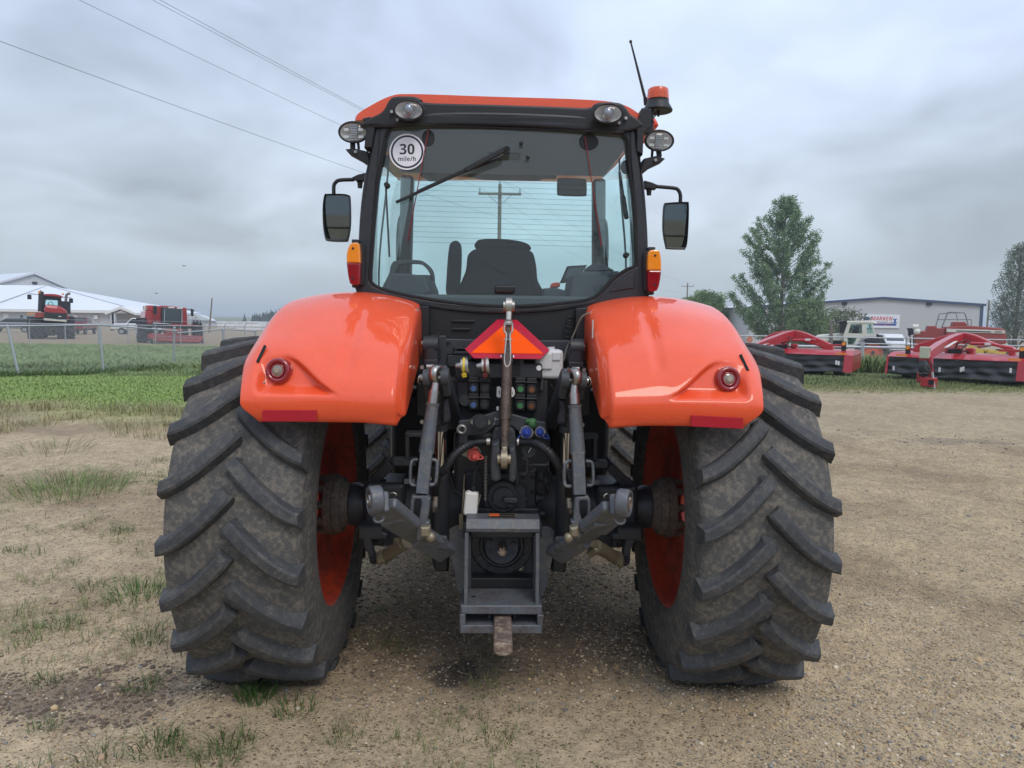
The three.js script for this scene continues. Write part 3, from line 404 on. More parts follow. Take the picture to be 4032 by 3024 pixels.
{ // the back window and its fittings
  const win = sub('rear_window');
  const inset = pane.map(([x, y]) => [x * 0.996 + 0.0001, 2.25 + (y - 2.25) * 0.995]);
  const gp = ext(inset, -0.032, -0.031, 0);
  part('glass_pane', bulge(new THREE.ShapeGeometry(shp(inset)).translate(0, 0, -0.03)), M.cabGlass, win);
  part('seal', bulge(new THREE.TubeGeometry(new THREE.CatmullRomCurve3(pane.map(([x, y]) => new THREE.Vector3(x, y, -0.008)), true, 'centripetal'), 160, 0.011, 6, true)), M.blackMatt, win);
  for (const [a, b] of [[[-0.3872, 2.7119, -0.02], [-0.4898, 2.1449, -0.02]], [[0.4023, 2.6887, -0.02], [0.4969, 2.1363, -0.02]]]) part('heater_strip', bulge(bar(a, b, 0.005, 0.0012, 0)), std([0.2, 0.015, 0.018], 0.6), win);
  const wires = []; for (let k = 0; k < 13; k++) { const f = k / 12, y = lerp(600, 962, f); wires.push(bulge(bar([-0.4183 + f * (-0.4854 - -0.4183), 2.4569 + f * (2.145 - 2.4569), -0.024], [0.4347 + f * (0.4942 - 0.4347), 2.4463 + f * (2.1337 - 2.4463), -0.024], 0.0011, 0.0008, 0))); }
  for (const g of wires) part('heater_wire', g, M.cabTrim, win);
  for (const [c, rx, ry] of [[[-0.3913, 2.668, -0.02], 0.033, 0.042], [[0.4246, 2.6662, -0.02], 0.05, 0.042], [[-0.6201, 2.5571, -0.02], 0.03, 0.033], [[0.62, 2.5454, -0.02], 0.028, 0.036]]) part('window_hinge', bulge(ext(circ(c[0], c[1], rx, ry), -0.045, -0.036, 0.002)), M.black, win);
  for (const c of [[0.0788, 2.6433, 0], [0.1136, 2.5746, -0], [-0.0282, 2.5636, 0]]) part('knob', bulge(ball([c[0], c[1], -0.02], 0.011, 1, 1, 0.8)), M.black, win);
  for (const c of [[-0.5983, 2.4281, 0], [0.6262, 2.0957, 0]]) part('strut_mount', bulge(cyl([c[0], c[1], -0.04], [c[0], c[1], 0.004], 0.0155, 0.012, 16)), M.black, win);
  part('window_handle', bulge(box([0.0044, 1.9089, 0.02], [0.105, 0.042, 0.03], 0.012)), M.black, win);
  const st = part('speed_sticker', bulge(new THREE.CircleGeometry(0.103 * 0.88, 48).translate(-0.4966, 2.5958, -0.02)), std([1, 1, 1], 0.35, 0, {}), win, 'round white sticker reading 30 mile/h');
  const cu = st.geometry.attributes.uv, cp = st.geometry.attributes.position; for (let i = 0; i < cu.count; i++) cu.setXY(i, (cp.getX(i) - -0.4966) / 0.1813 + 0.5, (cp.getY(i) - 2.5958) / 0.1813 + 0.5);
  st.material.map = canvasTex(512, 512, (c) => {
    c.fillStyle = '#e9e9ee'; c.fillRect(0, 0, 512, 512); c.strokeStyle = '#1c1a33'; c.lineWidth = 26; c.beginPath(); c.arc(256, 256, 220, 0, 7); c.stroke();
    c.fillStyle = '#24262b'; c.textAlign = 'center'; c.font = 'bold 205px sans-serif'; c.fillText('30', 256, 292); c.font = 'bold 84px sans-serif'; c.fillText('mile/h', 256, 386);
  });
  const wp = sub('wiper');
  T.add(win);
  part('wiper_arm', [bulge(bar([0.0114, 2.6083, 0.03], [-0.1975, 2.4954, 0.03], 0.027, 0.018, 0.006)), bulge(cyl([0.0077, 2.6135, -0.02], [0.0071, 2.599, 0.045], 0.016, 0.014, 12)), bulge(bar([-0.159, 2.5155, 0.03], [-0.4374, 2.3875, 0.026], 0.015, 0.01, 0.002))], M.black, wp);
  part('wiper_blade', [bulge(bar([-0.0265, 2.5603, 0.008], [-0.2113, 2.4894, 0.008], 0.014, 0.008, 0.002)), bulge(bar([-0.2069, 2.4933, 0.01], [-0.5477, 2.3382, 0.004], 0.014, 0.014, 0.002))], M.black, wp);
}
// corner panel under the right-hand end of the window and cab side skins
part('corner_panel', bulge(ext([[0.5369, 1.9043], [0.5884, 1.9619], [0.6404, 1.9976], [0.6685, 2.005], [0.6672, 1.9264], [0.6161, 1.9186]], -0.004, 0.006, 0.004)), M.frame, T);
for (const s of [-1, 1]) {
  const xb = 0.775, xm = 0.83, zf = -1.62, yb = 1.55, yt = 2.72;
  const X = (z, y) => s * (lerp(0.735, 0.675, sm(2.0, 2.75, y)) + 0.05 * Math.sin(clamp(-z / 1.5) * Math.PI) - 0.05 * clamp((-z - 1.0) / 0.6));
  const strip = (z0, z1, y0, y1) => [grid(4, 10, (u, v) => [X(lerp(z0, z1, u), lerp(y0, y1, v)), lerp(y0, y1, v), lerp(z0, z1, u)]), grid(4, 10, (u, v) => [X(lerp(z0, z1, u), lerp(y0, y1, v)) - s * 0.045, lerp(y0, y1, v), lerp(z0, z1, u)])];
  part('side_pillar', [strip(-0.02, -0.14, yb, yt)], M.frame, T); part('door_pillar', [strip(-0.62, -0.7, yb, yt)], M.frame, T);
  part('side_window', grid(6, 10, (u, v) => [X(lerp(-0.14, -1.5, u), lerp(1.7, yt, v)) - s * 0.02, lerp(1.7, yt, v), lerp(-0.14, -1.5, u)]), M.sideGlass, T);
  part('cab_side', [strip(-0.1, -1.55, 1.42, 1.7)], M.frame, T);
  part('front_pillar', [bar([s * 0.7, 1.5, -1.5], [s * 0.665, 2.74, -1.46], 0.085, 0.14, 0.02)], M.cabTrim, T);
  part('grab_rail', tube([[s * 0.68, 2.45, -1.38], [s * 0.7, 2.42, -1.3], [s * 0.71, 2.2, -1.28], [s * 0.7, 1.8, -1.3]], 0.013), M.black, T);
}
part('windscreen', grid(8, 6, (u, v) => [lerp(-0.66, 0.66, u), lerp(1.5, 2.74, v), -1.54 - 0.05 * Math.sin(u * Math.PI)]), M.screenGlass, T);
part('gas_strut', [cyl([0.6103, 2.5441, -0.2], [0.6155, 2.4022, -0.1], 0.008), cyl([0.6155, 2.4022, -0.1], [0.6297, 2.287, -0.06], 0.012)], M.dark, T);
part('gas_strut', [cyl([-0.6073, 2.4266, -0.06], [-0.5948, 2.0737, -0.1], 0.005)], M.dark, T);
part('headliner', [bb([-0.68, 2.715, -1.22], [0.68, 2.76, -0.1], 0.02)], M.liner, T);
part('sun_visor', [ext([[-0.5694, 2.7357], [-0.5113, 2.7026], [-0.4534, 2.7036], [-0.3724, 2.7369], [-0.268, 2.741], [-0.1401, 2.7205], [-0.0354, 2.7167], [0.2441, 2.7193], [0.2788, 2.7336], [0.3605, 2.7316], [0.3705, 2.8207], [-0.5696, 2.8038]], -1.44, -1.2, 0.006)], M.cabTrim, T);
part('ceiling_vent', [bb([-0.09, 2.705, -0.72], [0.09, 2.72, -0.55], 0.006)], M.cabTrim, T);
{
  const roof = [[-0.7666, 2.7523], [-0.7612, 2.785], [-0.6979, 2.829], [-0.5927, 2.8823], [-0.4831, 2.8955], [-0.0831, 2.8906], [0.4029, 2.8847], [0.5896, 2.8668], [0.6888, 2.8171], [0.7029, 2.7914], [0.7075, 2.7855], [0.3607, 2.7892], [-0.0819, 2.7894], [-0.5224, 2.781], [-0.7508, 2.7577]];
  const rings = [], R0 = spline(roof, 72, true);
  const cx = 0.01, cy = 2.8; for (const [z, sx, sy] of [[-0.07, 0.985, 0.94], [-0.09, 1, 1], [-0.5, 1.02, 1.03], [-1.2, 1.02, 1.05], [-1.7, 0.98, 0.95], [-1.85, 0.9, 0.6], [-1.87, 0.85, 0.4]]) rings.push(R0.map(([x, y]) => [cx + (x - cx) * sx, cy + (y - cy) * sy, z]));
  part('roof', loft(rings.reverse(), 0.9), M.orange, T);
  const brow = [...[[-0.7275, 2.7139], [-0.6844, 2.7525], [-0.6198, 2.7873], [-0.5854, 2.8424], [-0.5554, 2.8623], [-0.4609, 2.8641], [-0.4222, 2.8498], [-0.3877, 2.8354], [-0.0816, 2.833], [0.2646, 2.8288], [0.4122, 2.8266], [0.4465, 2.8458], [0.481, 2.8549], [0.568, 2.8541], [0.6034, 2.832], [0.6304, 2.7988], [0.6792, 2.7676], [0.6846, 2.7321]], ...[[0.5283, 2.7038], [0.1798, 2.7226], [-0.3398, 2.7254], [-0.5984, 2.7079]]];
  part('roof_visor', [ext(spline(brow, 90, true), -0.1, -0.015, 0.012, [], 2)], M.black, T);
  part('visor_lip', [bulge(bar([-0.5605, 2.7291, 0.005], [0.5937, 2.709, 0.005], 0.012, 0.02, 0.004))], M.dark, T);
}
part('roof_flare', [ext(spline([[0.8167, 2.9338], [0.8472, 2.9217], [0.8681, 2.8958], [0.874, 2.8695], [0.8287, 2.8687]], 20, true), -1.0, -0.5, 0.02, [], 2)], M.orange, T);
function ovalLamp(name, c, w, h, yaw, pitch, kind) {
  const l = sub(name, c); l.rotation.set(pitch, yaw, 0);
  part('housing', [new THREE.SphereGeometry(1, 28, 12, 0, 6.283, 0, 1.5708).rotateX(-Math.PI / 2).scale(w * 1.13, h * 1.17, 0.075), new THREE.TorusGeometry(1, 0.09, 8, 36).scale(w * 1.06, h * 1.08, 0.09)], M.black, l);
  part('reflector', new THREE.SphereGeometry(1, 28, 10, 0, 6.283, 0, 1.5708).rotateX(-Math.PI / 2).scale(w * 0.97, h * 0.97, 0.045).translate(0, 0, 0.004), kind ? M.reflector : std([0.75, 0.75, 0.74], 0.4, 0.3), l);
  if (kind) part('bulb', [new THREE.SphereGeometry(1, 16, 12).scale(w * 0.4, h * 0.86, 0.03).translate(0, 0, -0.012), cyl([0, -0.006, 0.012], [0, -0.006, 0.02], 0.008, 0.006, 12)], phy([0.3, 0.32, 0.36], 0.2, 0.5), l);
  else { const f = []; for (let k = -3; k <= 3; k++) f.push(box([0, k * h * 0.25, -0.012], [w * 0.5, h * 0.16, 0.012])); part('bulb', f, std([0.45, 0.47, 0.5], 0.25, 0.6), l); for (const [a, b] of [[-1, -1], [1, -1], [-1, 1], [1, 1]]) part('facet', box([a * w * 0.55, b * h * 0.38 - 0.004, -0.01], [w * 0.36, h * 0.28, 0.012]), std([0.85, 0.86, 0.86], 0.2, 0.5), l); }
  part('lens', new THREE.SphereGeometry(1, 28, 8, 0, 6.283, 0, 1.2).rotateX(Math.PI / 2).scale(w, h, 0.026).translate(0, 0, -0.004), M.clear, l);
  return l;
}
ovalLamp('work_lamp', [-0.477, 2.7749, 0.06], 0.068, 0.042, 0.05, 0.12, 1);
ovalLamp('work_lamp', [0.5032, 2.7773, 0.06], 0.068, 0.042, -0.05, 0.12, 1);
ovalLamp('side_lamp', [-0.7695, 2.691, -0.05], 0.068, 0.046, -0.08, 0.1, 0);
ovalLamp('side_lamp', [0.7846, 2.6782, -0.05], 0.068, 0.046, 0.08, 0.1, 0);
part('lamp_bracket', [bar([-0.7781, 2.6554, -0.08], [-0.7783, 2.6125, -0.08], 0.025, 0.02), bar([-0.7518, 2.6559, -0.08], [-0.7476, 2.6131, -0.08], 0.012, 0.02), ext([[-0.8127, 2.6081], [-0.7714, 2.6149], [-0.6968, 2.599], [-0.6865, 2.5345], [-0.7058, 2.5384], [-0.7365, 2.5595], [-0.7979, 2.5911]], -0.15, -0.06, 0.004)], M.black, T);
part('lamp_bracket', [bar([0.7568, 2.6406, -0.08], [0.7553, 2.6016, -0.08], 0.012, 0.02), bar([0.7879, 2.6412, -0.08], [0.7936, 2.6023, -0.08], 0.025, 0.02), ext([[0.8202, 2.5919], [0.7778, 2.6059], [0.7113, 2.5899], [0.6937, 2.52], [0.7177, 2.5248], [0.7482, 2.5514], [0.8098, 2.5813]], -0.15, -0.06, 0.004)], M.black, T);
part('roof_bracket', [ext([[-0.718, 2.7529], [-0.6791, 2.7621], [-0.6533, 2.7204], [-0.6709, 2.6098], [-0.7099, 2.6091], [-0.7009, 2.6941]], -0.12, -0.02, 0.004), ext([[0.6856, 2.8307], [0.7339, 2.8274], [0.7323, 2.738], [0.6979, 2.7118], [0.6968, 2.6006], [0.6655, 2.6172], [0.6621, 2.7367]], -0.12, -0.02, 0.004)], M.black, T);
for (const c of [[-0.7587, 2.5945, -0.055], [0.7684, 2.581, -0.055], [-0.568, 2.7804, 0], [-0.5397, 2.7417, 0], [0.6015, 2.7718, 0], [0.5675, 2.7485, 0]]) part('bracket_bolt', [hex([c[0], c[1], c[2] - 0.01], 0.009, 0.018)], M.zinc, T);
{ // beacon and aerial
  const b = sub('beacon', [0.8024, 2.8681, -0.2]);
  const H = 0.0009;
  part('beacon_base', new THREE.LatheGeometry([[0, 0], [84, -6], [87, 0], [82, 12], [66, 38], [62, 62], [0, 62]].map(([r, y]) => new THREE.Vector2(r * H, y * H)), 36), M.black, b);
  part('beacon_dome', new THREE.LatheGeometry([[64, 62], [62, 90], [60, 118], [52, 126], [0, 128]].map(([r, y]) => new THREE.Vector2(r * H, y * H)), 36), phy([0.9, 0.14, 0.02], 0.18, 0, { transmission: 0.45, thickness: 0, clearcoat: 1 }), b);
  const arcs = []; for (let k = 0; k < 7; k++) arcs.push(ball([48 * H * Math.sin((k / 7) * 6.283), 78 * H, 48 * H * Math.cos((k / 7) * 6.283)], 13 * H, 1, 2.4, 0.6)); part('reflector', arcs, std([0.5, 0.06, 0.02], 0.3, 0.2), b);
  part('beacon_stem', [bar([-0.055, -0.13, 0.02], [-0.055, 0.0, 0.02], 0.055, 0.05, 0.006), cyl([0.005, -0.03, 0], [0.005, 0, 0], 0.006)], M.black, b);
  part('beacon_cable', tube([[-0.01, -0.01, 0.03], [-0.03, -0.05, 0.06], [-0.08, -0.08, 0.06], [-0.11, -0.1, 0.05]], 0.004), M.black, b);
}
{ const a = sub('aerial'); part('whip', cyl([0.7465, 2.9343, -0.25], [0.6584, 3.2345, -0.25], 0.0085, 0.0045, 8), M.black, a); part('aerial_foot', [cyl([0.7518, 2.9121, -0.25], [0.7434, 2.9476, -0.25], 0.014, 0.01), ball([0.6584, 3.2345, -0.25], 0.0085)], M.black, a); }
// mirrors and tail lamps
for (const s of [-1, 1]) {
  const z = -0.95, mr = sub('wing_mirror');
  part('mirror_arm', s < 0 ? [tube([[-0.9362, 2.6193, -0.95], [-1.0276, 2.6134, -0.95], [-1.0546, 2.5981, -0.95], [-1.0655, 2.5747, -0.95], [-1.0659, 2.5216, -0.95]], 0.012, 30), ext([[-0.9469, 2.6275], [-0.9092, 2.6462], [-0.8608, 2.6576], [-0.8609, 2.61], [-0.9201, 2.6037]], z - 0.03, z + 0.03, 0.005), cyl([-0.9018, 2.604, -0.95], [-0.902, 2.5669, -0.95], 0.018, 0.014)] : [tube([[0.9566, 2.6098, -0.95], [1.0773, 2.6012, -0.95], [1.1051, 2.5888, -0.95], [1.1193, 2.5591, -0.95], [1.1209, 2.5109, -0.95]], 0.012, 30), ext([[0.8846, 2.6406], [0.9286, 2.6307], [0.9674, 2.6153], [0.9573, 2.5884], [0.886, 2.5925]], z - 0.03, z + 0.03, 0.005), cyl([0.9188, 2.5931, -0.95], [0.92, 2.5535, -0.95], 0.018, 0.014)], M.black, mr);
  const face = s < 0 ? [[-1.1197, 2.5207], [-1.1035, 2.5273], [-1.0066, 2.529], [-0.9743, 2.5232], [-0.9604, 2.5075], [-0.9566, 2.4064], [-0.9592, 2.3209], [-0.9737, 2.2456], [-0.9921, 2.2314], [-1.0949, 2.2329], [-1.1143, 2.2487], [-1.1287, 2.3395], [-1.1298, 2.4674]] : [[1.0149, 2.4983], [1.0365, 2.5094], [1.1514, 2.5167], [1.1706, 2.501], [1.1727, 2.3772], [1.1681, 2.2582], [1.1561, 2.2201], [1.1452, 2.2166], [1.0459, 2.2183], [1.0321, 2.2344], [1.0114, 2.3314], [1.0091, 2.4391]];
  const cxm = s < 0 ? -1.044 : 1.0936, cym = s < 0 ? 2.4049 : 2.3759;
  const rim = spline(face, 48, true), ring = (k, zz, dx = 0) => rim.map(([x, y]) => [cxm + (x - cxm) * k + dx, cym + (y - cym) * k, zz]);
  part('mirror_shell', loft([ring(0.6, z - 0.13, s * 0.05), ring(0.92, z - 0.09, s * 0.035), ring(1.0, z, 0.0), ring(0.97, z + 0.03), ring(0.92, z + 0.026), ring(0.9, z - 0.02)], 0.7), M.black, mr);
  const split = s < 0 ? 2.3195 : 2.3036, small = rim.map(([x, y]) => [cxm + (x - cxm) * 0.9, cym + (y - cym) * 0.9]), up = cut(small, split + 0.005, true), dn = cut(small, split - 0.005, false);
  const tilt = (g, k) => { const p = g.attributes.position; for (let i = 0; i < p.count; i++) p.setZ(i, z + 0.006 + k * 0.5 * ((p.getX(i) - cxm) ** 2 + (p.getY(i) - cym) ** 2) * -1 - s * 0.05 * (p.getX(i) - cxm) + 0.085 * (p.getY(i) - cym)); g.computeVertexNormals(); return g; };
  const T1 = std([0.17, 0.21, 0.23], 0.03, 1), tl = new THREE.ShapeGeometry(shp(up)); part('mirror_glass', tilt(tl, 0), T1, mr); part('mirror_glass', tilt(new THREE.ShapeGeometry(shp(dn)), 0.4), T1, mr);
  part('mirror_divider', box([cxm, split, z + 0.01], [0.1 * 1.25, 0.009, 0.03], 0.002), M.black, mr);
  const tl2 = sub('tail_lamp'), zz = 0.06;
  const o = s < 0 ? [[-0.7706, 2.1128], [-0.7578, 2.1257], [-0.7279, 2.1279], [-0.7186, 2.1136], [-0.7153, 2.0671], [-0.7157, 1.9821], [-0.7193, 1.9308], [-0.7262, 1.9222], [-0.763, 1.9217], [-0.7757, 1.9641], [-0.7839, 2.032], [-0.781, 2.083]] : [[0.7305, 2.1135], [0.7695, 2.1158], [0.7813, 2.1007], [0.7888, 2.0563], [0.7889, 1.9962], [0.7833, 1.9532], [0.7714, 1.9142], [0.7367, 1.9094], [0.7257, 1.9265], [0.7206, 2.0124], [0.72, 2.0894]];
  const ring2 = spline(o, 22, true), ymid = s < 0 ? 2.0283 : 2.0146;
  const top = cut(ring2, ymid + 0.0006, true), bot = cut(ring2, ymid - 0.0006, false);
  const L = (pts, m, nm) => part(nm, [ext(pts, zz - 0.05, zz + 0.012, 0.007, [], 2)], m, tl2);
  L(top, M.amber, 'amber_lens'); L(bot, M.redLens, 'red_lens');
  part('lamp_back', [ext(ring2.map(([x, y]) => [x + (-s) * 0.012, y]), zz - 0.085, zz - 0.03, 0.004)], M.dark, tl2);
  for (const yy of s < 0 ? [[-0.75, 2.0995, 0.07], [-0.7524, 1.9537, 0.07]] : [[0.7552, 2.0874, 0.07], [0.7571, 1.942, 0.07]]) part('lens_screw', [cyl([yy[0], yy[1], 0.066], [yy[0], yy[1], 0.075], 0.006, 0.006, 8)], M.dark, tl2);
  part('lamp_bracket', [bb([s * 0.73, ymid - 0.12, -0.06], [s * 0.765, ymid + 0.12, 0.03], 0.004)], M.frame, tl2);
}
// inside the cab
{
  const seat = sub('seat'), z = -0.62;
  part('backrest', [ext(spline([[-0.2728, 1.874], [-0.2474, 1.9784], [-0.2218, 2.0455], [-0.2135, 2.1195], [-0.2004, 2.1492], [-0.1634, 2.1733], [-0.0815, 2.182], [0.0601, 2.1813], [0.1499, 2.1709], [0.1801, 2.1478], [0.1961, 2.0889], [0.2021, 2.0445], [0.2089, 1.9927], [0.24, 1.9336], [0.2522, 1.8816]], 60, true), z - 0.16, z, 0.035, [], 3)], M.fabric, seat);
  part('headrest', [ext(spline([[-0.1701, 2.1884], [-0.1643, 2.2107], [-0.1383, 2.2303], [-0.0375, 2.2363], [0.0674, 2.2292], [0.135, 2.214], [0.1609, 2.1937], [0.1611, 2.1774], [0.0982, 2.1719], [-0.1265, 2.1728]], 44, true), z - 0.15, z - 0.01, 0.03, [], 3)], M.fabric, seat);
  part('seat_cushion', [bb([-0.27, 1.72, -1.15], [0.27, 1.86, -0.65], 0.05)], M.fabric, seat);
  part('seat_base', [bb([-0.2, 1.45, -1.1], [0.2, 1.72, -0.7], 0.02)], M.black, seat);
  part('armrest', [ext(spline([[-0.3184, 2.1822], [-0.3074, 2.2058], [-0.2831, 2.2171], [-0.2609, 2.2087], [-0.2481, 2.1833], [-0.246, 2.11], [-0.249, 2.0217], [-0.2574, 1.9477], [-0.2718, 1.8883], [-0.3165, 1.8877], [-0.3367, 1.917], [-0.3336, 2.0057], [-0.3268, 2.1161]], 50, true), -0.68, -0.6, 0.02, [], 2)], M.fabric, seat);
  const fold = sub('fold_seat');
  part('backrest_frame', [ext(shp(spline([[-0.6799, 1.8779], [-0.6476, 2.0137], [-0.6368, 2.06], [-0.6047, 2.0839], [-0.4797, 2.0873], [-0.4296, 2.0632], [-0.3993, 2.0246], [-0.3919, 1.9678], [-0.3915, 1.8749]], 50, true), [spline([[-0.6118, 2.0001], [-0.6011, 2.057], [-0.5797, 2.073], [-0.4797, 2.0759], [-0.4403, 2.0559], [-0.4115, 2.0173], [-0.4042, 1.9818], [-0.4221, 1.9958]], 40, true)]), -0.52, -0.45, 0.008)], M.cabTrim, fold);
  part('cushion', [ext(spline([[-0.6401, 1.8894], [-0.6331, 1.9939], [-0.6156, 2.0046], [-0.5178, 2.0039], [-0.4479, 1.9897], [-0.4282, 1.9622], [-0.4251, 1.8891]], 40, true), -0.44, -0.36, 0.012)], M.cabTrim, fold);
  const con = sub('control_console');
  part('console_box', [ext([[0.3643, 1.8747], [0.3825, 2.0063], [0.4099, 2.0273], [0.5422, 2.0307], [0.6363, 2.0335], [0.6405, 2.0101], [0.5799, 1.9194], [0.567, 1.8776]], -0.7, -0.3, 0.015, [], 2), ext([[0.2286, 1.8759], [0.2276, 1.9364], [0.2956, 1.9424], [0.375, 1.9208], [0.3759, 1.8781]], -0.7, -0.4, 0.01)], M.cabTrim, con);
  part('console_lid', [ext([[0.4788, 2.0411], [0.4892, 2.0665], [0.5395, 2.1012], [0.5912, 2.0789], [0.6432, 2.0494]], -0.68, -0.5, 0.01)], M.cabTrim, con);
  part('joystick', [ext(spline([[0.2762, 1.9455], [0.278, 1.9658], [0.2976, 1.9748], [0.3268, 1.9737], [0.3294, 1.9521], [0.3091, 1.9445]], 20, true), -0.56, -0.5, 0.01)], M.orange, con);
  const mon = sub('monitor');
  part('monitor_case', [ext([[0.3474, 1.9832], [0.3891, 2.0841], [0.4006, 2.0873], [0.5116, 2.095], [0.4857, 2.0552], [0.4248, 2.0315], [0.3796, 1.9852]], -0.76, -0.72, 0.006)], M.cabTrim, mon);
  part('screen', [ext([[0.3637, 1.9923], [0.3989, 2.0725], [0.4961, 2.0793], [0.4774, 2.0547], [0.4181, 2.0326], [0.3752, 1.9925]], -0.72, -0.715, 0)], phy([0.1, 0.12, 0.13], 0.15, 0, { clearcoat: 1 }), mon);
  part('cab_floor', [bb([-0.74, 1.4, -1.5], [0.74, 1.46, -0.12], 0.01)], M.black, T);
  part('rear_shelf', [bb([-0.7, 1.7, -0.34], [0.7, 1.885, -0.1], 0.02)], M.cabTrim, T);
  const im = sub('inside_mirror'), mz = -1.3;
  part('mirror_case', [ext(spline([[0.3668, 2.7066], [0.3841, 2.7184], [0.4658, 2.7198], [0.5477, 2.7167], [0.5632, 2.7044], [0.5675, 2.6185], [0.5561, 2.6046], [0.4683, 2.6019], [0.3805, 2.6061], [0.3673, 2.6208]], 40, true), mz - 0.05, mz - 0.004, 0.012, [], 2)], M.cabTrim, im);
  part('mirror_glass', new THREE.ShapeGeometry(shp(spline([[0.3751, 2.7011], [0.3866, 2.7104], [0.466, 2.7118], [0.5455, 2.7098], [0.5563, 2.6985], [0.5592, 2.623], [0.5501, 2.6113], [0.4681, 2.6099], [0.3862, 2.6131], [0.3754, 2.6244]], 40, true))).translate(0, 0, mz), std([0.5, 0.54, 0.52], 0.04, 1), im);
  part('steering_column', [cyl([0, 1.46, -1.35], [0, 1.95, -1.22], 0.06, 0.05), bb([-0.14, 1.9, -1.36], [0.14, 2.02, -1.18], 0.03)], M.black, T);
  part('steering_wheel', [torus([0, 2.05, -1.1], 0.19, 0.014, [1.0, 0, 0]), bar([-0.18, 2.05, -1.1], [0.18, 2.05, -1.1], 0.03, 0.015)], M.black, T);
  part('dash_side', [bb([0.5, 1.46, -1.45], [0.68, 2.0, -1.1], 0.03), bb([-0.68, 1.46, -1.45], [-0.55, 1.75, -1.0], 0.03)], M.cabTrim, T);
}
// bonnet and engine ahead of the cab
part('bonnet', [bb([-0.36, 1.1, -3.5], [0.36, 1.78, -1.6], 0.12)], M.orange, T);
part('engine_block', [bb([-0.3, 0.6, -3.6], [0.3, 1.12, -1.55], 0.03)], M.dark, T);
part('front_axle', [bb([-0.75, 0.5, -2.95], [0.75, 0.72, -2.6], 0.05)], M.dark, T);
for (const s of [-1, 1]) part('fuel_tank', [bb([s * 0.3, 0.72, -1.75], [s * 0.72, 1.3, -0.95], 0.06)], M.black, T);

// ---- transmission, axle and hitch
part('rear_housing', [bb([-0.24, 0.5, -1.5], [0.24, 1.2, 0.16], 0.03), bb([-0.2, 1.2, -0.6], [0.2, 1.42, 0.05], 0.02), ext([[-0.1827, 1.0018], [0.1725, 1.0052], [0.1763, 0.783], [0.1775, 0.7092], [-0.1802, 0.7063]], 0.1, 0.2, 0.008)], M.frame, T);
part('gearbox_cover', [ext(circ(0.0092, 0.8954, 0.078, 0.078, 32), 0.2, 0.26, 0.006), ext(circ(0.0092, 0.8954, 0.055, 0.055, 32), 0.25, 0.275, 0.006), ext([[-0.0844, 0.9139], [-0.0548, 0.9446], [0.0986, 0.9537], [0.1214, 0.931], [0.1236, 0.7935], [-0.0831, 0.7917]], 0.2, 0.236, 0.006), bar([0.0054, 0.8928, 0.29], [0.0797, 0.8872, 0.28], 0.03, 0.04, 0.01), cyl([-0.0345, 0.8047, 0.23], [-0.0345, 0.8101, 0.25], 0.035, 0.034, 24), cyl([0.0522, 0.7978, 0.23], [0.0518, 0.8032, 0.25], 0.035, 0.034, 24)], M.cast, T);
for (const c of [[-0.0318, 0.9002, 0.26], [0.0051, 0.9323, 0.26], [-0.0351, 0.8698, 0.26], [0.0431, 0.8616, 0.27], [0.0925, 0.8379, 0.25], [0.0798, 0.9368, 0.25], [0.1146, 0.8875, 0.24]]) part('cover_bolt', [hex(c, 0.011, 0.014)], M.cast, T);
for (const c of [[0.1047, 0.9831, 0.2], [0.1525, 0.9835, 0.2], [0.1514, 0.9081, 0.2], [0.1526, 0.8324, 0.2]]) part('plate_hole', [cyl(c, [c[0], c[1], c[2] + 0.002], 0.011, 0.011, 14)], M.blackMatt, T);
part('plate_pin', [cyl([0.177, 0.8782, 0.2], [0.2111, 0.8786, 0.2], 0.014), cyl([0.1783, 0.8001, 0.2], [0.2163, 0.8004, 0.2], 0.014), cyl([0.1732, 0.8782, 0.2], [0.1823, 0.8783, 0.2], 0.024), cyl([0.1745, 0.8001, 0.2], [0.1836, 0.8002, 0.2], 0.024)], M.cast, T);
